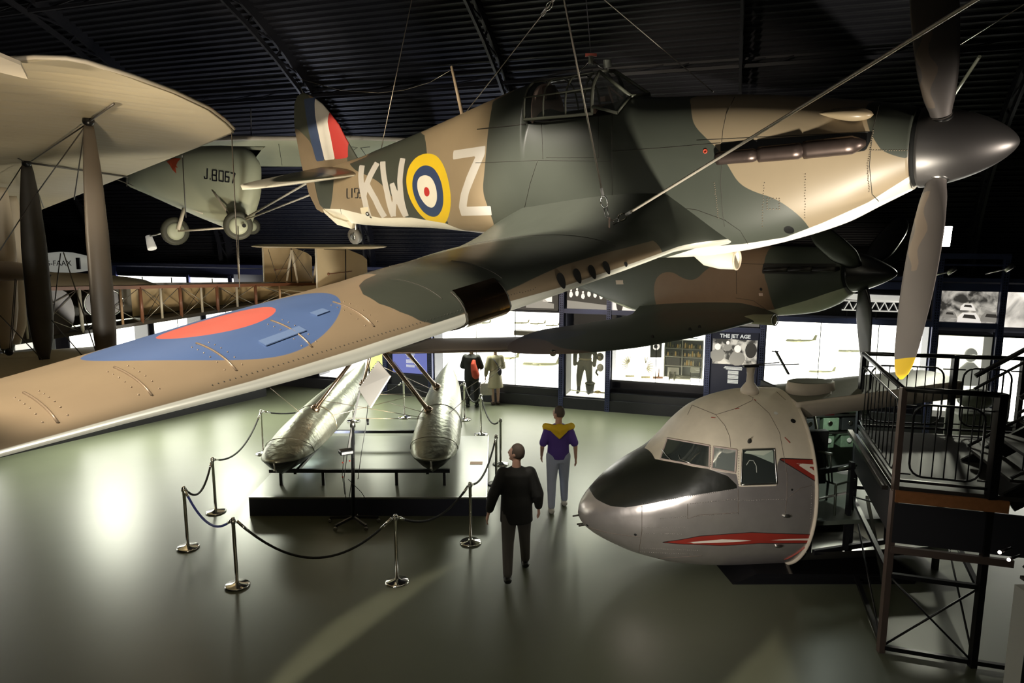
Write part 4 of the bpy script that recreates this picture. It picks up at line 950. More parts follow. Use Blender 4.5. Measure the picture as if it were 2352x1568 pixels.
obj('arm', MB().bar(pt, at(828, 890, 11.1), .03, .03).bar(pt, at(800, 1030, 11.0), .03, .03), M('arm_grey', (.05, .045, .04), .5), st)
obj('tray', MB().box(at(795, 1037, 10.95), (.22, .16, .08), Matrix.Rotation(.5, 3, 'Z')), m_black, st, bevel=.02)
pan = [at(868, 828, 11.0), at(896, 862, 10.85), at(850, 936, 10.75), at(823, 893, 10.9)]; nn = (pan[1]-pan[0]).cross(pan[3]-pan[0]).normalized()
if nn.y < 0: nn = -nn
obj('panel', MB().poly(pan, .05, nn), M('panel_offwhite', (.42, .39, .37), .5), st, bevel=.004)
mb = MB()
for k in range(14):
    p = pan[0]+(pan[3]-pan[0])*((k+.5)/14); mb.ball(p+(pan[0]-pan[1]).normalized()*.0, .012, 4)
obj('edge_stud', mb, m_alu, st)
mb = MB()
for P in ([(845,930),(840,980),(830,1040),(822,1100)], [(797,1045),(790,1100),(795,1150),(800,1170)], [(812,1050),(808,1100),(800,1160)], [(800,1100),(830,1130),(852,1165)], [(790,1045),(786,1090),(792,1135)]):
    obj('hanging_lead', MB().tube([at(x, y, 10.95) for x, y in P], .006, 5), m_black, st)
obj('lead_weight', MB().tube([at(845, 962, 10.95), at(845, 975, 10.95)], .018, 8), m_black, st)
for p in ((787, 1062), (803, 1058), (787, 1095)): obj('cable_tie', MB().ball(at(*p, 10.93), .014, 5), M('tie_red', (.7, .08, .05), .5), st)
# ================================================================ rope barrier
m_rope = M('black_rope', (.015, .015, .014), .7, bump=.4, bscale=60); m_ropeb = M('blue_rope', (.03, .05, .30), .6, bump=.4, bscale=60)
def stanchion():
    t = thing('rope_post', '', 'post')
    obj('base', MB().lathe([(.165, 0), (.17, .012), (.15, .03), (.06, .042), (.03, .06)], n=40), m_chrome, t)
    obj('pole', MB().lathe([(.024, .05), (.024, .90), (.03, .905), (.03, .97), (.024, .985), (.0, .99)], n=20), m_chrome, t)
    obj('hook_ring', MB().lathe([(.034, .915), (.036, .925), (.036, .945), (.034, .955)], n=16), m_alu, t)
    return t
STN = [(420, 432, 1258, 'front left end of the blue rope'), (486, 496, 1176, 'left of the plinth corner'), (541, 545, 1345, 'front left, right end of blue rope'),
 (905, 912, 1337, 'front centre, right of the wheeled stand'), (1079, 1081, 1246, 'left of the black jacketed person'), (1150, 1140, 1112, 'nearer of two behind black jacket'),
 (1155, 1150, 1066, 'farther of two behind black jacket'), (1098, 1105, 998, 'in front of the beige coat'), (1057, 1067, 964, 'half hidden behind the right float'),
 (929, 929, 959, 'in front of the blue panel'), (812, 812, 967, 'beyond the wheeled stand'), (601, 605, 1042, 'half hidden behind the left float')]
s0 = stanchion(); tops = []
for i, (tx, bx, by, wh) in enumerate(STN):
    p = atz(bx, by, 0); lab_ = 'chrome rope post, round base, '+wh
    if i == 0: s0.matrix_world = Matrix.Translation(p); MW[s0.name] = Matrix.Translation(p); s0['label'] = lab_; s0['group'] = 'chrome rope posts'
    else: dup(s0, Matrix.Translation(p), lab_, 'chrome rope posts')
    tops.append(p+V((0, 0, .935)))
def rope(i, j, sag, label, mt=None):
    a, b = tops[i], tops[j]; d = (b-a); d.z = 0; d.normalize(); a = a+d*.05; b = b-d*.05
    t = thing('barrier_rope', label, 'rope', a, group='barrier ropes')
    P = [a+(b-a)*q+V((0, 0, -sag*4*q*(1-q))) for q in np.linspace(.04, .96, 24)]
    obj('rope', MB().tube(P, .017, 10), mt or m_rope, t)
    for e, f_, g in ((a, P[0], P[1]), (b, P[-1], P[-2])): obj('end_clip', MB().tube([e, f_, f_+(g-f_)*.8], .021, 8), m_chrome, t)
for a in ((0, 1, .30, 'black rope between the two leftmost posts'), (0, 2, .28, 'blue rope at the front left corner of the barrier', m_ropeb), (1, 11, .32, 'black rope running to the post behind the left float'),
          (2, 3, .55, 'long low black rope in shadow in front of the plinth'), (3, 4, .26, 'black rope at the front right, left of the black jacketed person'), (4, 5, .25, 'black rope rising beside the right corner of the plinth'),
          (6, 7, .30, 'black rope at the right rear of the barrier'), (7, 8, .28, 'black rope behind the right float near the beige coat'), (9, 10, .25, 'black rope at the back between the floats'), (11, 10, .28, 'black rope behind the left float'), (8, 9, .28, 'black rope behind the tip of the right float')):
    rope(*a)
# ================================================================ cut-off airliner nose section
B6 = math.radians(6); FWD = V((-math.cos(B6), -math.sin(B6), 0)); PRT = V((math.sin(B6), -math.cos(B6), 0)); AO = V((3.85, 9.9, 0))
AM = Matrix((FWD, PRT, V((0, 0, 1)))).transposed().to_4x4(); AM.translation = AO
air = thing('airliner_nose', 'silver and cream airliner nose section with black anti-glare panel, cut off behind the cockpit', 'airliner cockpit', mat4=AM)
#       a    top   bot  hw    mid  n
AS = np.array([(0,2.56,.03,1.15,1.25,2.0),(.5,2.56,.03,1.14,1.25,2.0),(.85,2.50,.03,1.12,1.25,2.0),(1.15,2.38,.05,1.08,1.25,2.05),(1.38,2.19,.08,1.03,1.22,2.1),(1.55,1.97,.11,.985,1.2,2.2),(1.70,1.80,.14,.94,1.17,2.25),(1.82,1.72,.17,.90,1.14,2.2),
 (2.14,1.57,.26,.78,1.05,2.1),(2.46,1.37,.40,.60,.97,2.05),(2.68,1.18,.52,.43,.90,2.0),(2.82,1.03,.63,.27,.86,2.0),(2.89,.93,.72,.13,.83,2.0),(2.915,.85,.79,.03,.82,2.0)])
rings = []
for a in list(np.arange(0, 2.8, .022))+list(2.8+.115*np.sin(np.linspace(0, math.pi/2, 12))):
    v = [float(pchip(a, AS[:, 0], AS[:, k])) for k in range(1, 6)]; T_, B_, hw, m_, n_ = v; N = 288; r = []
    for k in range(N):
        t = 2*math.pi*k/N; c, s = math.cos(t), math.sin(t)
        r.append((a, hw*abs(c)**(2/n_)*(1 if c >= 0 else -1), m_+(T_-m_ if s >= 0 else m_-B_)*abs(s)**(2/n_)*(1 if s >= 0 else -1)))
    rings.append(r)
skin = obj('fuselage_skin', MB().loft(rings[::-1], cap=False), M('tmp', TAN), air, local=True); ac = Caster([skin], AM)
mb = MB(); mb.poly([tuple(p) for p in rings[-1]]); 
zc = (1300, 850, 2.936); AF = (1, .9)
c = coords(skin); PP = c[:, [0, 2]]
K = lambda polys, sm=0: px_uw(ac, [Z(p, *zc) for p in polys], AF, smooth=sm)
gl = K([[(165,815),(200,865),(300,915),(400,925),(500,910),(800,850),(1000,820),(1158,795),(1150,770),(1090,712),(1000,680),(950,662),(780,630),(598,597)]], 0)[0]
top = [(1.74, 1.95), (1.80, 1.80), (2.0, 1.72), (2.3, 1.58), (2.6, 1.36), (2.74, 1.2)]
setattr_v(skin, 'glare', sdf(PP, [gl+top]))
cb = K([[(1700,588),(1440,597),(1424,640),(1424,780),(1165,785),(1150,700),(980,670),(940,660),(600,600)]])[0]
setattr_v(skin, 'cream', sdf(PP, [[(-.2, 1.85)]+cb+[(1.85, 2.0), (1.6, 3), (-.2, 3)]]))
r1 = K([[(655,1160),(900,1120),(1100,1105),(1250,1095),(1720,1074),(1720,1138),(1300,1165),(1050,1180),(860,1172)], [(1440,597),(1720,586),(1720,765),(1560,670)]])
setattr_v(skin, 'red', sdf(PP, r1)); setattr_v(skin, 'outline', sdf(PP, r1)+.012)
setattr_v(skin, 'white', sdf(PP, K([[(800,1160),(1050,1140),(1720,1096),(1720,1118),(1300,1145),(1050,1162),(860,1167)], [(1548,627),(1720,614),(1720,735),(1660,700)]])))
setattr_v(skin, 'red2', sdf(PP, K([[(1625,644),(1720,640),(1720,712)]])))
m_air = painted('airliner_paint', (.62, .57, .55), [('cream', (.66, .585, .47), .0, .5), ('glare', (.012, .013, .010), 0, .33), ('outline', (.03, .02, .02), .2, .5), ('red', (.30, .03, .02), .1, .45), ('white', (.72, .64, .55), 0, .5), ('red2', (.30, .03, .02), .1, .45)], rough=.30, metal=.8, noise=.14, nscale=5, bump=(5, .22))
skin.data.materials[0] = m_air
m_cream = M('cream_skin', (.62, .54, .44), .5, noise=.1)
rim = []
for k in range(-30, 21):
    t = math.pi*k/60*1.02; rim.append((0, 1.15*math.cos(t), 1.25+(1.31 if t > 0 else 1.22)*math.sin(t)))
mb = MB(); mb.tube(rim, .022, 8, flat=1.6); obj('cut_rim', mb, m_cream, air, local=True)
# glazing: patches lying on the skin
m_pane = M('cockpit_glass', (.030, .036, .034), .06, 0, coat=1); m_pane2 = M('cockpit_glass_light', (.16, .18, .17), .08, 0, coat=1)
def patch(name, quad, mat, off=.006, n=10):
    q = [np.array(p, float) for p in Z(quad, *zc)]; rows = []
    for i in range(n+1):
        row = []
        for j in range(n+1):
            s, t = i/n, j/n; p = (q[0]*(1-s)+q[1]*s)*(1-t)+(q[3]*(1-s)+q[2]*s)*t
            h = ac(p[0], p[1], off); row.append(h if h else ac.plane(p[0], p[1], 1, .8))
        rows.append(row)
    return obj(name, MB().grid(rows), mat, air, local=True), rows
m_wf = M('window_frame', (.50, .40, .36), .45)
def wframe(par, rows, r=.011, mt=None):
    path = [p for p in rows[0]]+[rw[-1] for rw in rows[1:]]+rows[-1][::-1][1:]+[rw[0] for rw in rows[::-1][1:]]
    path = path[:]; o = obj('pane_frame', MB().tube(path, r, 6), mt or m_wf, par, local=True); return o
for nm, q, mt in (('windscreen_pane', [(636,598),(686,460),(970,510),(966,658)], m_pane), ('quarter_pane', [(984,662),(998,516),(1150,537),(1140,690)], m_pane2), ('side_window', [(1180,772),(1190,537),(1404,530),(1421,764)], m_pane)):
    o, rows = patch(nm, q, mt); wframe(o, rows, .012, m_alu if nm == 'side_window' else None)
o = obj('wiper', MB().tube([ac(*Z([p], *zc)[0], .02) for p in ((650,540),(680,580),(710,612))], .006, 5), m_alu, air, local=True)
o = obj('wiper', MB().tube([ac(*Z([p], *zc)[0], .02) for p in ((765,575),(775,605),(850,634))], .006, 5), m_alu, air, local=True)
yk = [ac(*Z([p], *zc)[0], .011) for p in ((1215,640),(1235,608),(1262,610),(1282,645),(1284,690))]
obj('control_yoke', MB().tube(yk, .005, 5), M('yoke', (.45, .47, .42), .3), air, local=True)
yk = [ac(*Z([p], *zc)[0], .011) for p in ((1010,650),(1012,610),(1025,585),(1040,590))]
obj('control_yoke', MB().tube(yk, .005, 5), D.materials['yoke'], air, local=True)
patch('window_reflection', [(1200,560),(1260,570),(1398,628),(1396,545)], M('pane_view', (.35, .42, .36), .3), .009)
patch('sill_view', [(1200,560),(1215,545),(1396,540),(1330,575)], M('pane_bright', (.55, .6, .5), .3), .010)
# seams and rivets
def aseam(l, r=.003): 
    return [q for q in (ac(x, y, .001) for x, y in dense(Z(l, *zc))) if q]
mb = MB()
for l in ([(1420,145),(1480,200)], [(850,235),(1010,300),(1140,260),(1255,205),(1262,185),(1230,170)], [(1010,300),(1070,370),(1105,450),(1110,520)], [(1270,200),(1370,290),(1440,420),(1462,540),(1490,700),(1490,860),(1478,960)], [(512,915),(512,1080),(490,1240)],
          [(820,900),(820,1000),(900,975),(1160,960)], [(1160,800),(1162,970)], [(130,1055),(300,1100),(500,1125)], [(600,1270),(920,1250)], [(1510,850),(1580,795),(1660,775)], [(820,300),(850,235)]):
    p = aseam(l)
    if len(p) > 2: mb.tube(p, .0035, 4)
obj('skin_seam', mb, M('seam_brown', (.12, .09, .07), .6), air, local=True)
mb = MB(); rr = random.Random(5)
for l, n in (([(515,900),(1150,800)], 46), ([(840,900),(1160,868)], 30), ([(880,985),(1160,960)], 26), ([(520,1060),(800,1062)], 22), ([(520,1100),(780,1105)], 22), ([(515,1200),(900,1215)], 30), ([(500,1225),(850,1240)], 24), ([(690,465),(970,510)], 20), ([(1150,880),(1480,870)], 30), ([(1660,780),(1650,1000)], 14), ([(975,520),(975,650)], 10), ([(1165,540),(1165,770)], 14), ([(640,1000),(820,985)], 14)):
    pts = Z(l, *zc)
    for k in range(n):
        x = pts[0][0]+(pts[1][0]-pts[0][0])*k/(n-1); y = pts[0][1]+(pts[1][1]-pts[0][1])*k/(n-1); q = ac(x, y, 0)
        if q: mb.ball(q, .0065, 3)
obj('rivet', mb, M('rivet_silver', (.30, .27, .25), .4, .6), air, local=True, kind='stuff')
for (x, y), r, mt, nm in (((1532,342), .035, m_hole, 'static_port'), ((1415,290), .028, m_white, 'cover_plate'), ((1524,805), .015, m_hole, 'static_port'), ((145,1045), .02, m_hole, 'drain_hole'), ((468,1108), .02, m_hole, 'drain_hole')):
    q, n = ac(*Z([(x, y)], *zc)[0], .002, True)
    if q: obj(nm, MB().lathe([(r, 0), (r*.9, .004)], q, n, 14), mt, air, local=True)
for x, y in ((1490,980), (1435,1180)):
    q, n = ac(*Z([(x, y)], *zc)[0], .01, True); mb = MB(); mb.ball(q, .045, 8, (1.4, .5, .6)); obj('blister_lamp', mb, m_alu, air, local=True)
for l in ([(980,318),(1008,321)], [(1140,262),(1168,256)], [(1475,452),(1512,490)], [(1268,198),(1282,204)]):
    p = aseam(l)
    if p: obj('red_mark', MB().tube(p, .007, 5), M('mark_red', (.35, .05, .03), .5), air, local=True)
q = ac(*Z([(1236,478)], *zc)[0], .0); q2 = q+V((.02, .06, .05)); obj('probe', MB().ball(q+V((0, .01, 0)), .03, 6, (1, .4, 1.3)).cyl(q, q2, .008), m_seam, air, local=True)
p = [ac(*Z([t_], *zc)[0], .006) for t_ in ((170,1120),(205,1118),(215,1140),(185,1148),(172,1135),(180,1150),(210,1168),(228,1160),(215,1142))]
p = [x for x in p if x]
if len(p) > 4: obj('painted_loop_mark', MB().tube(p, .010, 6), m_hole, air, local=True)
for x, y in ((90, 1045), (98, 1060), (80, 975)):
    q = ac.plane(*Z([(x+12, y)], *zc)[0], 1, .02); q = ac.near(q); obj('nose_probe', MB().cyl(q, q+V((.09, .0, -.01)), .012), m_seam, air, local=True)
for x, y in ((278, 1205), (322, 1232)):
    q = ac(*Z([(x, y-12)], *zc)[0]) ; 
    if q: obj('static_wick', MB().cyl(q, q+V((.02, .02, -.08)), .004), m_alu, air, local=True)
# roof strip left standing behind the cut, with its fittings
A_ = lambda a, b, z: AM@V((a, b, z))
mb = MB(); rings = []
for a in np.linspace(.02, -2.5, 30):
    q = -a/2.5; up = .20*q+(.0); hw = .52-.12*q; r = []
    for k in range(13):
        b = -1.0+(1.0+hw-.02)*k/12; r.append((a, b, 2.52+up-.30*(b/1.3)**2))
    r += [(a, hw, 2.50+up-.06), (a, hw, 2.26+up), (a, hw-.05, 2.26+up), (a, hw-.07, 2.44+up), (a, -1.0, 2.28+up)]
    rings.append(r)
obj('roof_strip', MB().loft(rings), m_cream, air, local=True)
mb = MB(); rg = []
for a in np.linspace(.0, -2.48, 24):
    q = -a/2.5; hw = .52-.12*q; rg.append([(a, -1.0+(1.0+hw-.03)*k/12, 2.53+.20*q-.30*((-1.0+(1.0+hw)*k/12)/1.3)**2) for k in range(13)])
obj('roof_top_skin', MB().grid(rg), M('roof_grey_green', (.13, .13, .10), .45, noise=.25), air, local=True)
cc = AM.inverted()@atplane(1857, 866, A_(0, .15, 0), PRT)
def foot(s, z): return [(cc.x-.02+s*(.30*math.cos(t)*(1 if math.cos(t) > 0 else 1.25)), .12+s*.20*math.sin(t), z) for t in np.linspace(0, 2*math.pi, 33)[:-1]]
bl = obj('roof_fairing', MB().loft([foot(1.08, 2.50), foot(1.05, 2.60), foot(1.0, 2.685), foot(.97, 2.69)]), m_cream, air, local=True)
obj('fairing_lid', MB().loft([foot(.97, 2.691), foot(.9, 2.697)]), D.materials['roof_grey_green'], bl, local=True)
cc = AM.inverted()@atplane(1722, 893, A_(0, .10, 0), PRT)
pd = obj('aerial_pedestal', MB().lathe([(.13, -.06), (.125, .0), (.10, .04), (.055, .10), (.048, .20), (.06, .31), (.0, .32)], cc, (0, 0, 1), 24), m_cream, air, local=True)
tp = cc+V((0, 0, .33))
mb = MB(); mb.box(tp, (.22, .06, .035)); obj('aerial_head', mb, m_black, air, local=True, bevel=.01)
for y0, (ex, ey) in ((.02, (1835, 836)), (-.02, (1790, 832))):
    e = AM.inverted()@atplane(ex, ey, A_(0, .1+y0, 0), PRT); obj('aerial_rod', MB().cyl(tp+V((0, y0, .01)), e, .008, n=6), m_black, air, local=True)
a0 = AM.inverted()@atplane(1812, 846, A_(0, .15, 0), PRT); a1 = AM.inverted()@atplane(1782, 806, A_(0, .15, 0), PRT)
obj('aerial_mast', MB().bar(a0-V((0, 0, .08)), a1, .05, .02), m_black, air, local=True); obj('mast_tip', MB().bar(a1+V((.06, 0, 0)), a1-V((.04, 0, .005)), .02, .012), m_black, air, local=True)
# interior visible behind the cut
m_int = M('cabin_green', (.085, .10, .082), .5, noise=.3, nscale=6); m_intd = M('cabin_dark', (.02, .022, .022), .6)
mb = MB(); mb.box((-.95, -.05, .90), (1.9, 1.9, .06)); obj('cabin_floor', mb, m_int, air, local=True)
mb = MB(); rg = []
for a in (-.02, -1.0, -1.95): rg.append([(a, -1.1*math.cos(t), 1.25+1.1*math.sin(t)) for t in np.linspace(-.25, .95, 14)])
obj('cabin_far_wall', MB().grid(rg), m_int, air, local=True)
mb = MB(); mb.box((-.10, -.35, 1.72), (.05, .85, 1.6)); obj('cabin_bulkhead', mb, m_intd, air, local=True)
mb = MB(); mb.box((-.28, .55, 1.72), (.30, .10, .75)); obj('dark_locker', mb, m_intd, air, local=True)
obj('white_rod', MB().cyl((-.06, .62, 1.2), (-.06, .62, 2.3), .022), m_white, air, local=True)
m_eq = M('equipment_green', (.16, .24, .16), .4, noise=.4, nscale=20); rq = random.Random(8)
for i in range(4):
    for j in range(3):
        mb = MB(); mb.box((-.50-i*.33+rq.uniform(-.04, .04), -.75, 1.55+j*.28), (.26, .28, .20)); e = obj('radio_set', mb, m_eq if (i+j) % 2 else M('equipment_black', (.03, .035, .035), .4) if i+j == 0 else m_intd if (i*j) % 2 else m_eq, air, local=True, bevel=.01)
        obj('dial', MB().lathe([(.04, 0), (.035, .012)], (-.50-i*.33, -.60, 1.57+j*.28), (0, 1, 0), 12), m_chrome if j % 2 else m_white, e, local=True)
for a, z in ((-.4, 1.98), (-.4, 1.70)): obj('equipment_rail', MB().bar((a+.1, -.58, z), (a-1.4, -.58, z), .02, .03), m_alu, air, local=True)
mb = MB(); mb.tube([(-.45, .1, 2.35), (-.52, .12, 2.0), (-.45, .12, 1.6), (-.30, .1, 1.25)], .02, 8); obj('air_hose', mb, M('hose_olive', (.12, .12, .08), .6), air, local=True)
rp = AM.inverted()@atplane(1908, 915, A_(0, .35, 0), PRT)
t = thing('red_rope_bundle', 'pink-red bundle of cord hanging in the open cabin behind the cockpit', 'cord bundle', AM@rp)
obj('hook', MB().cyl(AM@rp, AM@(rp+V((0, 0, .10))), .008), m_white, t)
for k in range(7):
    x = (k-3)*.013; obj('strand', MB().tube([AM@(rp+V((x*.3, 0, 0))), AM@(rp+V((x, .01*((k % 3)-1), -.10))), AM@(rp+V((x*1.6, 0, -.24)))], .010, 6), M('strand_red', (.62, .08, .09), .6) if k == 0 else D.materials['strand_red'], t)
l_ = spot('cabin_fill', A_(-.9, .1, 2.42), A_(-.7, -.1, 1.0), 22, (.9, 1, .88), 150, .6, .1)  # added fill under the roof strip to brighten the dark cabin
# wooden armchair
ch = AM@V((-.62, .45, .93)); CM = Matrix.Translation(ch)@Matrix.Rotation(math.radians(-60), 4, 'Z')
t = thing('slatted_chair', 'dark green wooden office chair with a curved slatted back inside the cut-open cabin', 'chair', mat4=CM); m_wd = M('chair_green', (.05, .06, .045), .35)
obj('seat', MB().box((0, 0, .44), (.44, .42, .035)), m_wd, t, local=True, bevel=.012)
bkx = [(.19*math.sin(q), -.20-.06*math.cos(q)) for q in np.linspace(-1.3, 1.3, 9)]
obj('top_rail', MB().tube([(x, y-.08, .88) for x, y in bkx], .032, 8, flat=.6), m_wd, t, local=True)
for x, y in bkx[1:-1]: obj('back_slat', MB().tube([(x*.9, y+.03, .45), (x, y-.03, .66), (x, y-.08, .87)], .013, 6), m_wd, t, local=True)
for sx in (-1, 1):
    obj('arm_rest', MB().tube([(sx*.22, -.2, .66), (sx*.24, 0, .67), (sx*.23, .16, .66)], .022, 8), m_wd, t, local=True); obj('arm_post', MB().cyl((sx*.22, .1, .45), (sx*.23, .1, .66), .015), m_wd, t, local=True)
    for sy in (-1, 1): obj('leg', MB().cyl((sx*.17, sy*.16, .44), (sx*.21, sy*.2, .0), .02, .016), m_wd, t, local=True)
# guard bars and stand under the section
m_bar = M('guard_black', (.01, .01, .012), .28)
t = thing('guard_frame', 'black steel guard frame with open bays under the cut-off end of the airliner nose', 'frame', A_(-.1, .9, 0))
for a, b in ((((1872, 1084, 9.1)), (1962, 1070, 9.4)), ((1868, 1268, 9.1), (2050, 1240, 9.6)), ((2050, 1240, 9.6), (2250, 1222, 10.0))): obj('rail', MB().bar(at(*a), at(*b), .05, .07), m_bar, t)
for x0, y0, x1, y1, Y in ((1872, 1084, 1856, 1268, 9.1), (1957, 1060, 1941, 1262, 9.25), (2042, 1180, 2036, 1245, 9.5), (2150, 1215, 2148, 1232, 9.9)): obj('upright', MB().bar(at(x0, y0, Y), at(x1, y1, Y), .08, .05, (1, 0, 0)), m_bar, t)
obj('white_ledge', MB().bar(at(1876, 1146, 9.15), at(1958, 1128, 9.4), .03, .02), m_white, t)
t = thing('support_block', 'black sloping support block under the airliner nose section', 'support', A_(.4, 0, 0))
obj('block', MB().loft([[A_(a, b, z) for a, b in ((-1.6+s*.0, -.9), (-1.6, 1.0), (.9-s, .75), (.9-s, -.8))] for s, z in ((.0, .0), (.25, .10), (.35, .14))], smooth=False), m_blackg, t)
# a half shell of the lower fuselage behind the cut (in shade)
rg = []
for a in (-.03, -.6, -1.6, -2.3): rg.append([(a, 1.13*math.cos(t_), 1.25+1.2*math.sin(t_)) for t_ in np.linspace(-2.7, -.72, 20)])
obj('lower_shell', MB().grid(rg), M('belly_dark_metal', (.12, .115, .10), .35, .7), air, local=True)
obj('red_band', MB().tube([ac.near((.01+.03*k, 1.1*math.cos(q), 1.25+1.2*math.sin(q)), .004) for k, q in enumerate(np.linspace(-.55, -.85, 6))], .03, 6, flat=.2), D.materials['mark_red'], air, local=True)
# ================================================================ raised viewing platform with railings
DZ = 2.0; C0, C1, C2, C3 = V((4.26, 7.50, DZ)), V((4.93, 9.74, DZ)), V((6.9, 9.35, DZ)), V((6.3, 6.85, DZ))
plat = thing('viewing_platform', 'black steel viewing platform with railings beside the cut-open airliner', 'platform', (C0.x, C0.y, 0))
m_deck = M('deck_rubber', (.028, .027, .026), .55, noise=.2); m_wood = M('edge_wood', (.36, .15, .06), .4, noise=.3, nscale=14); m_post = M('post_brown_grey', (.17, .125, .11), .4, .3)
obj('deck', MB().poly([C0-V((0, 0, .05)), C3-V((0, 0, .05)), C2-V((0, 0, .05)), C1-V((0, 0, .05))], .05, (0, 0, 1)), m_deck, plat)
dn = V((0, 0, -1))
FR = (C3-C0).normalized(); FN = V((FR.y, -FR.x, 0)); LR = (C1-C0).normalized(); LN = V((-LR.y, LR.x, 0))
f1 = C0+FR*.98
obj('wooden_edge', MB().bar(C0+FN*.05+dn*.10, f1+FR*.1+FN*.05+dn*.10, .04, .13), m_wood, plat)
obj('front_fascia', MB().bar(C0+FN*.02+dn*.42, C3+FN*.02+dn*.42, .03, .46), M('fascia_navy', (.028, .028, .036), .5), plat)
obj('side_fascia', MB().bar(C0+LN*.02+dn*.30, C1+LN*.02+dn*.30, .03, .50), D.materials['fascia_navy'], plat)
obj('side_trim', MB().bar(C0+LN*.10+dn*.03, C1+LN*.10+dn*.03, .06, .05), M('trim_metal', (.10, .085, .08), .22, .6), plat)
obj('fascia_bar', MB().bar(C0+FN*.05+dn*.72, f1+FR*.2+FN*.05+dn*.72, .05, .08), m_post, plat)
def rpost(p, h=1.12, m=None, w_=.06): return obj('railing_post', MB().bar(p+dn*.12, p+V((0, 0, h)), w_, w_, (1, 0, 0)), m or m_bar, plat)
def railing(p, q, n=7, h=1.1, lean=False):
    d = q-p; L = V((d.x, d.y, 0)).length; x = d.normalized(); U = V((0, 0, 1))
    obj('handrail', MB().tube([p+U*h, q+U*h], .030, 8), m_bar, plat)
    a, b = .12, L-.12; lo, hi = .13, h-.16; r = .14; path = []
    for cx, cz, t0 in ((b-r, hi-r, 0), (a+r, hi-r, 90), (a+r, lo+r, 180), (b-r, lo+r, 270)):
        for k in range(5): t_ = math.radians(t0+22.5*k); path.append(p+x*((cx+r*math.cos(t_))*d.length/L)+U*(cz+r*math.sin(t_)))
    path.append(path[0]); fr = obj('railing_frame', MB().tube(path, .013, 6), m_bar, plat)
    obj('lower_rail', MB().bar(p+U*.07, q+U*.07, .03, .03), m_bar, plat)
    for k in range(n):
        s = a+(b-a)*(k+1)/(n+1); obj('baluster', MB().cyl(p+x*(s*d.length/L)+U*(lo if 0 < k < n-1 else lo), p+x*(s*d.length/L)+U*hi, .007, n=6), m_bar, fr)
    for z in (lo+.02, hi-.02):
        for s in (0, L): obj('bracket', MB().cyl(p+x*(s)+U*z, p+x*(s+(.14 if s == 0 else -.14))+U*z, .009, n=6), m_bar, fr)
PF = V((5.13, 7.21, DZ)); PR = C1+(C2-C1).normalized()*1.17
rpost(C0, m=m_post); rpost(C1); rpost(PF, w_=.09); rpost(PR, w_=.07); rpost(C2)
railing(C0, C1, 9); railing(C0, PF, 5); railing(C1, PR, 7); railing(PR, C2, 5)
# supporting trestle
for p, m_ in ((C0, m_post), (PF, m_bar), (C1, m_bar), (PR, m_bar), (C3, m_bar)): obj('leg', MB().bar(V((p.x, p.y, 0)), p+dn*.05, .07, .07, (1, 0, 0)), m_, plat)
G = lambda p, z: V((p.x, p.y, z))
for a, b, z in ((C0, PF, .95), (C0, PF, .06), (C0, C1, 1.0), (C0, C1, .10), (C1, PR, 1.15), (PF, PR, .9), (PF, C3, .06)): obj('cross_beam', MB().bar(G(a, z), G(b, z), .05, .05), m_bar, plat)
for a, b, z0, z1 in ((C0, C1, .1, 1.0), (C0, PF, .06, .95), (PF, C0, .06, .95), (C1, C0, 1.0, 1.75), (PF, PR, .1, .9)): obj('brace', MB().cyl(G(a, z0), G(b, z1), .012, n=6), m_bar, plat)
obj('shiny_brace', MB().bar(G(C1, 1.15)+V((0, -.4, 0)), G(C0, .72), .04, .04), M('brace_sheen', (.08, .085, .075), .2, .6), plat)
# staircase rising to the right from the deck
stw = thing('staircase', 'dark staircase with sloping handrails at the right edge, climbing from the platform', 'stairs', (5.6, 7.0, 0))
S0 = PF+V((.18, -.02, 0)); SD = V((.93, -.20, 0)).normalized(); SW = (C2-C3).normalized()*-1
for k in range(9):
    p = S0+SD*(.26*k+.13)+V((0, 0, .19*(k+1)-.02)); q = p+V((.28, 1.15, 0))
    obj('tread', MB().bar(p, q, .27, .035), M('tread_dark', (.028, .024, .02), .5) if k == 0 else D.materials['tread_dark'], stw)
up = V((0, 0, 1)); e0 = S0+up*.05; e1 = S0+SD*2.4+up*(1.75)
for off in (V((0, 0, 0)), V((.28, 1.15, 0))):
    obj('stringer', MB().bar(e0+off-up*.12, e1+off-up*.12, .04, .22), m_bar, stw); obj('handrail', MB().tube([e0+off+up*1.02, e1+off+up*.98], .03, 8), m_bar, stw); obj('mid_rail', MB().tube([e0+off+up*.15, e1+off+up*.12], .02, 8), m_bar, stw)
    obj('upper_rail', MB().tube([e0+off+up*.86, e1+off+up*.82], .018, 8), m_bar, stw)
    for k in range(12): q = (k+.5)/12; b = e0+(e1-e0)*q+off; obj('baluster', MB().cyl(b+up*.12, b+up*.84, .008, n=6), m_bar, stw)
for k in range(7):   # lower flight coming up from the floor at the right
    p = V((6.6-.27*k, 6.3, .22+.22*k)); obj('tread', MB().bar(p, p+V((.0, -1.2, 0)), .27, .03), D.materials['tread_dark'], stw)
obj('stringer', MB().bar((6.8, 6.32, .1), (4.95, 6.32, 1.7), .04, .2), m_bar, stw); obj('stringer', MB().bar((6.8, 5.1, .1), (4.95, 5.1, 1.7), .04, .2), m_bar, stw)
p = at(2368, 1368, 3.4); p2 = at(2338, 1368, 3.4)
single('white_pillar', MB().box((p.x+.12, 3.46, p.z/2), (.24, .12, p.z)), m_white, 'edge of a white pillar at the bottom right corner', 'pillar')
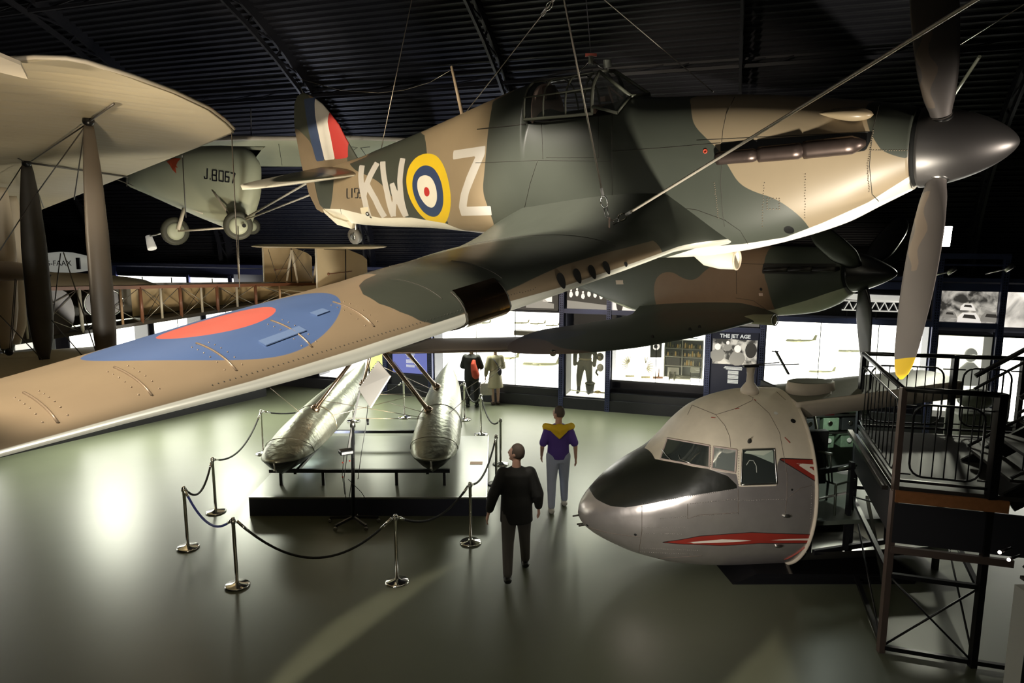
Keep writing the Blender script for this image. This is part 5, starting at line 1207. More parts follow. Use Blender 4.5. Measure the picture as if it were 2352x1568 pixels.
for px, py, wh in ((2296, 1268, 'upper left of the pair'), (2317, 1285, 'lower right of the pair')):
    q = at(px, py, 6.2); t = thing('step_light', 'tiny warm step lamp glowing beside the stairs, '+wh, 'lamp', q, group='step lamps')
    obj('bulb', MB().ball(q, .016, 6), M('warm_bulb', (1, .8, .7), .3, emis=(1, .75, .6), estr=6), t); obj('holder', MB().cyl(q+V((0, .01, -.005)), q+V((.14, .05, .02)), .012), m_bar, t)
# ================================================================ big cream biplane at the left
AF_ = V((.7071, .7071, 0)); OU = V((.7071, -.7071, 0)); P0 = V((-3.6, 9.0, 6.05))
def bp(a, s, z=0, k=.07, base=P0): return base+AF_*a+OU*s+V((0, 0, k*s+z))
bip = thing('biplane', 'huge cream fabric biplane with dark struts and an uncovered rear fuselage, at the left', 'biplane', P0)
m_linen = M('doped_linen', (.44, .375, .255), .55, noise=.08, nscale=2)
m_linen2 = M('linen_panel', (.50, .37, .20), .6, noise=.15, nscale=4)
m_strutd = M('strut_dark', (.060, .052, .043), .45, noise=.2); m_strutl = M('strut_brown_grey', (.15, .125, .10), .4)
aT = [(-12, .25), (-.07, .22), (.38, -.08), (.92, -.5), (1.42, -1.04), (1.78, -1.55), (2.02, -2.0)]
aL = [(-12, -3.1), (.6, -3.1), (1.2, -2.85), (1.6, -2.55), (1.9, -2.3), (2.02, -2.06)]
def bwing(k, base, s0, s1, rib, mt, nm, th=.055):
    rings = []; s = s0; ss = []
    while s < s1-.2: ss += [s, s+rib*.35, s+rib*.5, s+rib*.65]; s += rib
    ss += list(np.linspace(s, s1, 14))
    for i, s in enumerate(ss):
        te = float(np.interp(s, *zip(*aT))); le = float(np.interp(s, *zip(*aL))); c = te-le; sag = .024 if (i % 4) == 2 and s < s1-.4 else .016 if (i % 4) in (1, 3) and s < s1-.4 else 0; r = []
        for j in range(28):
            t = 2*math.pi*j/28; u = (1-math.cos(t))/2; up = t < math.pi
            z = .22*ysh(u)*(.5*min(c, 3)/3+.02) if up else -.05*math.sin(math.pi*u)*-1*min(c, 3)/3-.02*min(c, 1)
            z += (-sag if up else sag)*math.sin(math.pi*u)
            r.append(tuple(bp(le+c*u, s, z, k, base)))
        rings.append(r)
    return obj(nm, MB().loft(rings), mt, bip)
bwing(.07, P0, -12, 2.01, .34, m_linen, 'upper_wing')
LB = V((-3.6, 9.0, 3.13)); bwing(.09, LB, -6.8, 2.01, .34, m_linen, 'lower_wing')
mb = MB(); mb.tube([bp(float(np.interp(s, *zip(*aL)))+.0, s, .015) for s in np.linspace(-2, 2.0, 40)]+[bp(float(np.interp(s, *zip(*aT))), s, .01) for s in np.linspace(2.0, .0, 26)], .022, 6)
obj('wing_edge', mb, M('edge_white', (.66, .58, .46), .45), bip)
q0 = at(-60, 105, 5.2); q1 = at(48, 150, 5.6); q2 = at(64, 182, 6.0); q3 = at(-60, 152, 5.8); obj('upper_wing_lit_piece', MB().poly([q0, q1, q2, q3], .03, (0, 0, 1)), D.materials['edge_white'], bip)  # separate pale piece, stronger light on the leading edge put into its colour
def bstrut(top, bot, w_, mt, nm='interplane_strut'):
    top = V(top); bot = V(bot); rings = []
    for q, k in ((0, .35), (.04, .5), (.18, .78), (.4, 1), (.75, 1.05), (.88, .85), (.96, .5), (1, .36)):
        p = top+(bot-top)*q; rings.append([p+AF_*math.cos(t)*w_*.62*k*1.2+OU*math.sin(t)*w_*.30*k for t in np.linspace(0, 2*math.pi, 17)[:-1]])
    return obj(nm, MB().loft(rings), mt, bip)
t2 = at(203, 278, 8.3); b2 = at(252, 905, 8.2); t1 = at(61, 375, 10.7); b1_ = at(103, 834, 10.75)
bstrut(t2, b2, .165, m_strutl); bstrut(t1, b1_, .225, m_strutd)
for s in (-6.9,): bstrut(bp(-1.3, s), bp(-1.3, s, 0, .09, LB), .3, m_strutd)
t3 = at(4, 430, 11.6); b3 = at(14, 800, 11.6); bstrut(t3, b3, .24, M('strut_cream', (.52, .42, .30), .45), 'engine_strut')
mb = MB(); mb.tube([at(-60, 622, 11.4), at(20, 622, 11.4), at(70, 625, 11.5), at(92, 632, 11.6)], [.16, .16, .13, .04], 16); obj('engine_cowl', mb, M('cowl_pinkish', (.36, .30, .27), .4), bip)
for tp_, bt_ in (((28, 450), (38, 790)), ): bstrut(at(*tp_, 13.0), at(*bt_, 13.0), .26, D.materials['strut_cream'], 'engine_strut')
W_ = lambda x0, y0, Y0, x1, y1, Y1, r=.008: obj('bracing_wire', MB().cyl(at(x0, y0, Y0), at(x1, y1, Y1), r, n=5), m_strutd, bip)
for a in ((203, 280, 8.3, 262, 238, 7.6, .012), (200, 284, 8.3, 72, 370, 10.6), (200, 284, 8.3, 86, 442, 9.5), (86, 442, 9.5, 0, 575, 10.4), (196, 284, 8.3, 170, 458, 9.8), (68, 374, 10.7, 294, 406, 12.3, .016), (50, 382, 10.7, 0, 460, 11.2),
    (55, 380, 10.7, 49, 480, 12.2), (86, 438, 11.5, 100, 476, 13), (0, 340, 10, 60, 374, 10.7), (0, 724, 9.8, 103, 832, 10.7), (35, 640, 11.3, 22, 805, 11.5), (38, 640, 11.4, 26, 805, 11.6), (0, 588, 12, 27, 612, 11.8), (80, 690, 12, 197, 826, 9.0),
    (139, 582, 10.5, 118, 760, 12), (146, 580, 10.5, 225, 822, 9.2), (0, 806, 11.4, 20, 815, 11.5)): W_(*a)
for p_ in (b1_+V((0, 0, .02)), at(21, 808, 11.5), t2, t1): obj('strut_fitting', MB().ball(p_, .065, 6), m_black, bip)
# fuselage: wooden longerons, struts and wires on the near side, fabric beyond
FS = -7.0
def fp(a, side, top):   # side 0 near, 1 far
    h0, h1 = 3.68-.036*a, 2.80+.075*a; z = h1+(h0-h1)*top; o = P0+AF_*a+OU*(FS-(1.15-.14*a)*side); return V((o.x, o.y, z))
m_long = M('longeron_red_brown', (.22, .09, .05), .4); m_pole = M('spar_wood', (.40, .25, .14), .4); m_polel = M('spar_pale', (.60, .54, .44), .45)
for side in (0, 1):
    for top in (0, 1):
        obj('longeron', MB().bar(fp(-2.2, side, top), fp(5.6, side, top), .06, .07), m_long if (top and side == 0) else m_strutd, bip)
obj('side_fabric', MB().poly([fp(1.2, 1, .02), fp(5.5, 1, .02), fp(5.5, 1, .98), fp(1.2, 1, .98)], .01, OU), m_linen2, bip)
obj('cabin_panel', MB().poly([fp(-2.2, .8, .05), fp(1.15, .8, .05), fp(1.15, .8, .98), fp(-2.2, .8, .98)], .01, OU), M('ply_olive', (.05, .042, .02), .5), bip)
obj('floor_fabric', MB().poly([fp(-2.2, 0, 0), fp(5.5, 0, 0), fp(5.5, 1, 0), fp(-2.2, 1, 0)], .02, (0, 0, 1)), M('belly_dark', (.03, .027, .02), .6), bip)
r_ = []
for a0_, a1_ in ((-1.05, -.12),):
    pts = []
    for q in np.linspace(-.5*math.pi, .5*math.pi, 12): pts.append(fp(a1_-.22+.22*math.cos(q), .03, .5+.47*math.sin(q)))
    obj('metal_fuel_tank', MB().poly([fp(a0_, .03, .03)]+pts+[fp(a0_, .03, .97)], .30, AF_*.2+OU*-1), M('tank_grey', (.14, .13, .13), .35, .4), bip)
pts = [fp(.42+.36*math.cos(q), .05, .62+.36*math.sin(q)) for q in np.linspace(0, 2*math.pi, 24)]
obj('round_tank', MB().tube(pts, .02, 6), m_alu, bip)
obj('round_tank_face', MB().poly(pts[:-1], .25, -OU), D.materials['tank_grey'], bip)
stn = [-1.75, -.95, -.02, .72, 1.10, 1.5, 1.9, 2.35, 2.7, 3.15, 3.6, 4.2, 4.8]
for i, a in enumerate(stn):
    obj('fuselage_strut', MB().cyl(fp(a, 0, 0), fp(a, 0, 1), .035 if i % 2 == 0 else .025), m_polel if i in (1, 2, 5, 7, 9) else m_pole if i % 2 else m_long, bip)
for a0, a1 in zip(stn[:-1:2]+[stn[1]], stn[2::2]+[stn[2]]):
    for t_ in (0, 1):
        obj('bracing_wire', MB().cyl(fp(a0, 0, t_), fp(a1, 0, 1-t_), .009, n=5), m_wire, bip)
        if a0 > .5: obj('bracing_wire', MB().cyl(fp(a0, 0, t_), fp(a1, 1, 1-t_), .006, n=5), m_strutd, bip)
mb = MB(); rg = []
for a in np.linspace(-2.4, 1.6, 16): rg.append([fp(a, .5-.5*math.cos(q), 1)+V((0, 0, .30*max(0, 1-((a+.9)/2.5)**2)**.5*math.sin(q))) for q in np.linspace(0, math.pi, 12)])
obj('top_decking', MB().grid(rg), M('decking_tan', (.22, .17, .11), .5), bip)
dp = rg[7][3]; obj('deck_opening', MB().ball(dp+V((.0, -.0, .02)), .11, 8, (1.2, .5, .35)), m_hole, bip)
# tail
TB = V((-3.6, 9.0, 4.43))
def tp3(a, s, z): o = P0+AF_*a+OU*s; return V((o.x, o.y, z))
m_tail = M('tail_linen', (.50, .39, .24), .55, noise=.1, nscale=3)
for z, nm in ((4.43, 'upper_tailplane'), (3.42, 'lower_tailplane')):
    rings = []
    for q in np.linspace(-1, 1, 31):
        e = math.sqrt(max(0, 1-abs(q)**5)); s = -6.65+2.35*q; le = 4.15+(1-e)*.6; te = 5.95-(1-e)*1.0; c = max(te-le, .05)
        rings.append([tuple(tp3(le+c*(1-math.cos(t))/2, s, z+.05*math.sin(t)*min(1, c)+.02*q)) for t in np.linspace(0, 2*math.pi, 17)[:-1]])
    obj(nm, MB().loft(rings), m_tail, bip)
for s in (-8.2, -5.6):
    fin_ = [(4.4, 3.44), (4.4, 4.42), (5.15, 4.42), (5.2, 4.38), (5.62, 4.22), (5.74, 4.12), (5.74, 3.44)]
    obj('fin_and_rudder', MB().poly([tp3(a, s, z) for a, z in fin_], .04, OU), m_tail, bip)
    obj('fin_edge', MB().cyl(tp3(4.4, s+.02, 3.42), tp3(4.4, s+.02, 4.42), .025, n=8), m_polel, bip)
    obj('rudder_hinge', MB().cyl(tp3(5.12, s+.05, 3.44), tp3(5.16, s+.05, 4.42), .014, n=6), m_strutd, bip)
    obj('control_horn', MB().cyl(tp3(4.7, s+.06, 3.82), tp3(5.3, s+.06, 3.86), .008, n=6).ball(tp3(4.68, s+.06, 3.82), .03, 5), m_long, bip)
for x0, x1, x2 in ((670, 658, 684), (731, 719, 727)):
    for x in (x1, x2): obj('tail_strut', MB().cyl(at(x0, 574, 17.2), at(x, 650, 17.2), .035, .022), m_polel, bip)
for a in ((616, 572, 17, 640, 650, 17), (700, 572, 16.8, 640, 648, 17), (672, 574, 17.2, 625, 655, 17), (672, 574, 17.2, 716, 640, 16.8), (744, 572, 16, 795, 574, 16)): W_(*a, .006)
cable('suspension_cable', at(419, 356, 10.6), at(427, 500, 10.6), 'thin dark cable dropping from the biplane wing edge, left of the serial number', .008, mat=m_strutd)
cable('suspension_cable', at(532, 304, 9.1), at(548, 640, 9.1), 'thin dark cable dropping from the biplane wing tip past the serial number', .007, mat=m_strutd)
cable('suspension_cable', at(293, 400, 12.5), at(291, 428, 12.5), 'short dark cable at the biplane wing trailing edge', .007, mat=m_strutd)
# ================================================================ pale tailless monoplane
m_pg = M('pale_green_dope', (.40, .42, .31), .5, noise=.08, nscale=2.5)
pte = thing('pale_monoplane', "pale grey-green monoplane marked 'J.8067' with two disc wheels, hanging behind", 'monoplane', at(520, 470, 15.3))
rings = []
for x, yt, yb, Y, hw in ((291, 402, 424, 16.0, .05), (300, 392, 430, 15.9, .15), (340, 362, 447, 15.7, .32), (400, 345, 474, 15.5, .42), (460, 335, 500, 15.3, .46), (510, 334, 520, 15.2, .46), (545, 336, 540, 15.1, .42), (565, 340, 544, 15.05, .36), (582, 352, 505, 15.0, .28), (596, 372, 460, 15.0, .15), (600, 385, 440, 15.0, .05)):
    T_ = at(x, yt, Y); B_ = at(x, yb, Y); c_ = (T_+B_)/2; h_ = (T_-B_)/2
    rings.append([tuple(c_+h_*(abs(math.sin(t))**.85*(1 if math.sin(t) > 0 else -1))+V((.25*math.cos(t)*hw, -math.cos(t)*hw, 0))) for t in np.linspace(0, 2*math.pi, 33)[:-1]])
hl = obj('hull', MB().loft(rings), m_pg, pte); pcst = Caster([hl], wm(pte))
wr = []
for x, y0, y1, ya in ((330, 342, 380, 17.2), (430, 326, 372, 16.4), (560, 320, 382, 15.6), (690, 321, 383, 15.8), (800, 319, 372, 16.2), (925, 324, 362, 16.8), (1010, 330, 352, 17.4)):
    L_ = at(x, y0, ya); T_ = at(x+5, y1, ya+2.2); up_ = V((0, 0, 1)); r = []
    for t in np.linspace(0, 2*math.pi, 21)[:-1]:
        u = (1-math.cos(t))/2; r.append(tuple(L_+(T_-L_)*u+up_*(.18*ysh(u)*2.0 if t < math.pi else .015*math.sin(math.pi*u))))
    wr.append(r)
obj('wing', MB().loft(wr), m_pg, pte)
obj('wing_leading_edge', MB().tube([V(r[0])+V((0, -.02, .03)) for r in wr], .05, 8), M('edge_greyish', (.42, .38, .33), .4), pte)
obj('wing_root_fairing', MB().loft([[tuple(at(x, y, 15.15)) for x, y in P] for P in ([(430, 345), (440, 360), (580, 372), (600, 345)], [(430, 335), (440, 336), (600, 338), (610, 336)])], smooth=False), m_pg, pte)
def sdecal(pts, name, mt, off=.012, par=pte, cst=None):
    p = [(cst or pcst)(x, y, off) for x, y in pts]
    if any(q is None for q in p): return
    return obj(name, MB().poly(p), mt, par, local=True)
m_char = M('marking_black', (.012, .013, .02), .5)
zt = (200, 280, 4.704)
gl_ = {'J': [(1270,590),(1275,612),(1300,612),(1303,505)], '8': [(1405,525),(1360,520),(1358,575),(1400,580),(1405,525)], '8b': [(1400,580),(1355,575),(1358,632),(1402,636),(1400,580)], '0': [(1475,535),(1432,530),(1430,635),(1475,645),(1475,535)],
       '6': [(1538,545),(1500,542),(1495,645),(1535,650),(1538,600),(1500,592)], '7': [(1558,552),(1602,560),(1575,662)], '.': [(1335,612),(1335,622)]}
for k_, pl_ in gl_.items():
    w_ = 13 if k_ != '.' else 12
    for a, b in zip(pl_[:-1], pl_[1:]):
        d = np.array(b, float)-np.array(a); d = d/max(np.linalg.norm(d), 1)*3
        sdecal(Z([tuple(p) for p in stroke([tuple(np.array(a)-d), tuple(np.array(b)+d)], w_)], *zt), 'serial_character', m_char)
sdecal(Z([(865,430),(905,408),(940,393),(1020,398),(985,430),(968,470),(985,500),(960,490),(970,560),(930,520),(900,470)], *zt), 'red_bird_mark', M('mark_orange_red', (.42, .07, .03), .5))
def wheel(cx, cy, Y, r, ax, nm='wheel'):
    c_ = at(cx, cy, Y); ax = V(ax).normalized()
    w_ = obj(nm, MB().lathe([(r*.80, -.05), (r, -.035), (r*1.02, 0), (r, .035), (r*.80, .05)], c_, ax, 32), M('tyre_dark', (.05, .05, .035), .6) if 'tyre_dark' not in D.materials else D.materials['tyre_dark'], pte)
    obj('wheel_disc', MB().lathe([(r*.82, .035), (r*.4, .07), (.03, .085)], c_, ax, 32), m_pg, w_)
    return w_, c_, ax
wA, cA, axA = wheel(402, 531, 15.0, .285, (.72, -.69, 0)); wB, cB, axB = wheel(547, 518, 14.4, .28, (.45, -.89, .0))
for dx in (-.12, .12): obj('disc_hole', MB().lathe([(.04, .07), (.035, .085)], cB+V((dx, -.02, 0)), axB, 12), m_hole, wB)
wC, cC, axC = wheel(579, 520, 15.6, .17, (.2, -1, 0), 'rear_wheel')
for a in ((402, 531, 15.0, 535, 522, 14.6, .022), (423, 478, 15.1, 409, 528, 14.95, .04), (480, 424, 14.85, 530, 498, 14.5, .022), (565, 500, 14.4, 712, 416, 12.5, .02), (566, 504, 14.4, 716, 446, 12.6, .016), (270, 412, 15.9, 465, 490, 15.0, .015)):
    obj('undercarriage_strut', MB().cyl(at(*a[:3]), at(*a[3:6]), a[6]), m_polel, pte)
zq = (780, 300, 7.467)
for l in ([(235,300),(350,312),(265,365)], [(395,318),(560,300)], [(405,320),(500,460)], [(350,495),(500,465)]):
    P_ = [at(*p, 16.0) for p in Z(l, *zq)]; obj('wing_letter_stroke', MB().tube([p+V((0, -.25, 0)) for p in P_], .018, 4, flat=.3), m_char, pte)
cable('suspension_cable', at(547, 520, 14.3), at(550, 660, 14.3), 'pale thin cable hanging below the near disc wheel', .008)
cable('suspension_cable', at(576, 248, 15.4), at(577, 318, 15.8), 'dim thin rod above the pale monoplane wing', .012, mat=m_rib)
cable('suspension_cable', at(640, 330, 16), at(648, 380, 16), 'short dark wire at the fighter rudder, beside the pale wing', .005, mat=m_rib)
# ================================================================ far left: another white aircraft, upper lit gallery, low left wall of cases
far = thing('white_aircraft', "distant white aircraft lettered 'G-FAAX' seen between the dark struts", 'aircraft', at(150, 605, 21.5))
rings = []
for x, yt, yb in ((25, 601, 606), (60, 590, 612), (100, 582, 622), (140, 578, 627), (170, 580, 626), (205, 588, 621), (225, 600, 610)):
    T_ = at(x, yt, 21.5); B_ = at(x, yb, 21.5); c_ = (T_+B_)/2; h_ = (T_-B_).length/2; rings.append([tuple(c_+V((0, -math.cos(t)*h_*1.1, math.sin(t)*h_))) for t in np.linspace(0, 2*math.pi, 21)[:-1]])
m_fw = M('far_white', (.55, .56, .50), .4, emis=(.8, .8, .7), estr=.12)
obj('fuselage', MB().loft(rings), m_fw, far)
text_mesh('G-FAAX', .22, m_char, 'registration', far, frame4(at(134, 610, 20.8), (1, 0, 0), (0, 0, 1)))
obj('engine_frame', MB().cyl(at(50, 610, 21), at(66, 630, 21), .05).cyl(at(60, 608, 21), at(50, 632, 21), .04), m_alu, far)
obj('window', MB().box(at(180, 605, 20.9), (.10, .06, .34)), m_char, far)
t = thing('upper_display_case', 'long lit white upper case strip above the uncovered fuselage', 'display case', wp(-11.2, 2.9, 0))
mb = MB(); wbox(mb, -13.8, -8.9, 2.92, 3.30, -.1, .0); obj('lit_back', mb, m_light, t)
for X in (-12.3, -11.15, -9.6): mb = MB(); wbox(mb, X, X+.03, 2.92, 3.30, 0, .03); obj('pane_joint', mb, m_blackg, t)
for X, w2_ in ((-13.4, .14), (-10.5, .10), (-8.95, .10)): mb = MB(); wbox(mb, X, X+w2_, 2.3, 3.65 if X < -13 else 3.4, .02, .1); obj('case_post', mb, M('post_lit_blue', (.10, .12, .35), .35), t)
mb = MB(); wbox(mb, -17, -8.8, 3.33, 3.52, .0, .06); obj('header_rail', mb, M('header_blue', (.02, .024, .06), .4), t)
# low partition with cases running toward the viewer at the left
LQ0, LQ1 = V((-7.3, 20.3, 0)), V((-14.2, 9.8, 0)); LD = (LQ1-LQ0).normalized(); LNn = V((-LD.y, LD.x, 0))
if LNn.x < 0: LNn = -LNn
LLEN = (LQ1-LQ0).length
def lw(u, z, d): return LQ0+LD*u+V((0, 0, z))+LNn*d
def lbox(mb, u0, u1, z0, z1, d0, d1): return mb.hexa([lw(u0, z0, d0), lw(u1, z0, d0), lw(u1, z0, d1), lw(u0, z0, d1), lw(u0, z1, d0), lw(u1, z1, d0), lw(u1, z1, d1), lw(u0, z1, d1)])
mb = MB(); lbox(mb, 0, LLEN, 0, 3.1, -.75, -.6); struct('wall_side', mb, m_dark)
mb = MB(); lbox(mb, 0, LLEN, 0, .45, -.6, .1); struct('baseboard_side', mb, m_plinth)
def lcase(u0, u1, label, z0=.5, z1=2.85):
    t = thing('display_case', label, 'display case', lw((u0+u1)/2, z0, 0), group='lit display cases on the left wall')
    mb = MB(); lbox(mb, u0, u1, z0-.04, z0, -.58, .05); lbox(mb, u0, u1, z1, z1+.05, -.58, .05); lbox(mb, u0-.02, u0+.01, z0, z1, -.58, .05); lbox(mb, u1-.01, u1+.02, z0, z1, -.58, .05); obj('case_frame', mb, m_dark, t)
    mb = MB(); lbox(mb, u0, u1, z0, z1, -.6, -.58); obj('lit_back', mb, m_light, t)
    mb = MB(); lbox(mb, u0+.05, u1-.05, z1+.06, z1+.10, -.5, -.05); obj('top_light', mb, m_light, t)
    mb = MB(); lbox(mb, (u0+u1)/2-.008, (u0+u1)/2+.008, z0, z1, .02, .03); obj('pane_joint', mb, m_blackg, t)
    mb = MB(); lbox(mb, u0+.01, u1-.01, z0, z1, .015, .02); obj('glass_pane', mb, m_glass, t); return t
lcase(.5, 1.75, 'lit white case where the left wall meets the long wall'); lcase(1.9, 3.2, 'lit white case just left of the corner case, above the red roundel'); lcase(3.35, 5.2, 'bright lit white case above the fighter wing, right of the poster')
lcase(6.6, 9.6, 'large lit white case behind the lower biplane wing')
mb = MB(); lbox(mb, 5.5, 6.35, .5, 2.5, .0, .05); pp_ = single('poster', mb, M('poster_grey', (.03, .032, .036), .5), 'dark grey poster with white print between the lit cases at left', 'poster')
mb = MB(); lbox(mb, 5.95, 6.3, 2.25, 2.45, .05, .053); lbox(mb, 5.95, 6.25, 1.3, 1.36, .05, .053); lbox(mb, 5.95, 6.22, 1.0, 1.25, .05, .053); obj('white_print', mb, m_print_w, pp_)
pp = lw(6.45, 2.15, .1); mb = MB(); mb.box(pp, (.10, .10, .14)); fb = single('fire_alarm_box', mb, M('alarm_red', (.6, .02, .02), .4), 'small red alarm box beside the dark poster at left', 'alarm'); obj('white_label', MB().box(pp-V((0, .0, .16)), (.09, .09, .14)), m_white, fb)
wt_ = thing('white_airframe_tube', 'pale tubular airframe lying in the big lit case behind the lower biplane wing', 'airframe', lw(8, 1.7, -.2))
obj('tube', MB().tube([lw(6.8, 1.95, -.25), lw(8, 2.0, -.25), lw(9.4, 2.05, -.25)], [.16, .2, .2], 16), m_pale, wt_); obj('lower_tube', MB().tube([lw(6.8, 1.45, -.25), lw(8.2, 1.5, -.25), lw(9.4, 1.5, -.25)], [.10, .18, .18], 16), m_pale, wt_)
# ---------------------------------------------------------------- visible lamps
def lamp(name, px, py, Y, aim, label, w_, col, estr, power):
    c_ = at(px, py, Y); aim = V(aim).normalized(); t = thing(name, label, 'spotlight', c_)
    x = aim.cross(V((0, 0, 1))).normalized(); y = x.cross(aim); R = Matrix((x, y, aim)).transposed()
    obj('housing', MB().box(c_-aim*.08, (w_, w_*1.3, .14), R), m_black, t, bevel=.01)
    obj('lit_glass', MB().box(c_, (w_*.9, w_*1.2, .02), R), M(name+'_glow', (1, 1, 1), .3, emis=col, estr=estr), t)
    obj('bracket', MB().cyl(c_-aim*.1, c_-aim*.2+V((0, 0, .5)), .015), m_black, t)
    spot(name+'_beam', c_+aim*.06, c_+aim*3, power, col, 100, .6, .12); return t
lamp('floodlight', 2165, 543, 13.0, (-.25, -.9, -.15), 'glaring square floodlight right of the hanging propeller blade', .30, (1, 1, .80), 30, 120)
c_ = at(345, 555, 16.5); t = thing('track_lamp', 'small white track lamp below the left disc wheel', 'lamp', c_)
obj('barrel', MB().lathe([(.07, -.14), (.085, 0), (.10, .14), (.10, .18)], c_, (.35, -.3, -.9), 16), M('lamp_white', (.6, .58, .52), .4, emis=(1, .95, .85), estr=.12), t); obj('bracket', MB().cyl(c_+V((-.03, 0, .12)), c_+V((.3, 0, .2)), .02), m_alu, t)
for px, py, Y, wh in ((2185, 622, 15.5, 'on the tall upright right of the propeller blade'), (2318, 615, 15.2, 'near the right edge above the pale photograph')):
    c_ = at(px, py, Y); t = thing('track_lamp', 'small chrome spotlight on a thin arm, '+wh, 'lamp', c_)
    obj('barrel', MB().lathe([(.05, -.1), (.06, .1)], c_, (.6, -.3, .6), 12), m_alu, t); obj('arm', MB().cyl(c_, c_+V((-.3, .3, -.15)), .018), m_alu, t)
# blue text panel behind the floats
tb = panel(-3.56, -2.42, .62, 2.20, 'blue text panel between the seaplane struts', m_panel)
mb = MB(); wbox(mb, -3.52, -2.46, .66, 1.42, .05, .053); obj('blue_field', mb, M('panel_blue', (.06, .08, .22), .5, emis=(.16, .18, .5), estr=.45), tb)
mb = MB(); wbox(mb, -3.68, -3.55, .30, 2.28, .02, .09); wbox(mb, -2.42, -2.30, .30, 2.28, .02, .09); wbox(mb, -3.68, -2.3, .30, .62, .02, .09); obj('panel_frame', mb, m_plinth, tb)
mb = MB(); 
for r in range(5): wbox(mb, -3.15+.02*r, -2.80-.02*r, 1.27-r*.035, 1.285-r*.035, .05, .056)
for r in range(7): wbox(mb, -3.10, -2.84, (1.05 if r < 4 else 1.01)-r*.028, (1.065 if r < 4 else 1.025)-r*.028, .05, .056)
obj('body_text', mb, m_print_w, tb)
ph = [(-3.2, 1.50), (-3.0, 1.48), (-2.8, 1.55), (-2.62, 1.52), (-2.55, 1.72), (-3.25, 1.68)]
shape(tb, 'photograph', ph, m_ph_l)
# ================================================================ people (each body one remeshed surface, clothes over it)
m_skin = M('skin', (.62, .36, .27), .5); m_skin2 = M('skin_pale', (.60, .40, .32), .5)
def fuse(name, mb, mat, par, mat4, vox=.013, sm=3):
    me = D.meshes.new(name); me.from_pydata([tuple(mat4@V(p)) for p in mb.v], [], mb.f); o = D.objects.new(name, me); COL.objects.link(o)
    r = o.modifiers.new('r', 'REMESH'); r.mode = 'VOXEL'; r.voxel_size = vox; r.use_smooth_shade = True
    s = o.modifiers.new('s', 'SMOOTH'); s.iterations = sm; s.factor = .5
    bpy.context.view_layer.update(); m2 = D.meshes.new_from_object(o.evaluated_get(bpy.context.evaluated_depsgraph_get()))
    D.objects.remove(o); D.meshes.remove(me); m2.name = name
    q = D.objects.new(name, m2); COL.objects.link(q); m2.materials.clear(); m2.materials.append(mat)
    m2.polygons.foreach_set('use_smooth', [True]*len(m2.polygons)); q.parent = par; m2.transform(wm(par).inverted()); MW[q.name] = wm(par); return q
def ell(c, rx, ry, n=20): return [(c[0]+rx*math.cos(t), c[1]+ry*math.sin(t), c[2]) for t in np.linspace(0, 2*math.pi, n+1)[:-1]]
def limb(mb, pts, rs, flat=1, n=14):
    P = []; R = []
    for i in range(len(pts)-1):
        for k in range(5): q = k/5; P.append(V(pts[i]).lerp(V(pts[i+1]), q)); R.append(rs[i]+(rs[i+1]-rs[i])*q)
    P.append(V(pts[-1])); R.append(rs[-1]); mb.tube(P, R, n, flat=flat)
    for p, r in zip(pts, rs): mb.ball(p, r*.99, 7)
def hand(mb, wrist, d, side, curl=.5):
    w_ = V(wrist); d = V(d).normalized(); b0 = len(mb.v); f = V((0, 1, 0)); pn = V((side, 0, 0)); pn = (pn-d*pn.dot(d)).normalized(); f = d.cross(pn)
    if f.y < 0: f = -f
    pal = w_+d*.05; mb.tube([w_-d*.01, w_+d*.03, w_+d*.085], [.024, .032, .036], 12, flat=.5, up=tuple(pn))
    for k, (o_, L) in enumerate(((.030, .072), (.010, .080), (-.010, .075), (-.030, .058))):
        b = w_+d*.082+f*o_; m_ = b+d*L*.5-pn*curl*.012; e = m_+d*L*.42-pn*curl*.035; mb.tube([b-d*.02, b, m_, e], [.009, .0092, .0085, .007], 8)
    b = w_+d*.03+f*.030; mb.tube([b-f*.01, b+f*.025+d*.03, b+f*.032+d*.065-pn*.01], [.013, .0105, .008], 8)
    for i in range(b0, len(mb.v)): mb.v[i] = tuple(w_+(V(mb.v[i])-w_)*1.12)
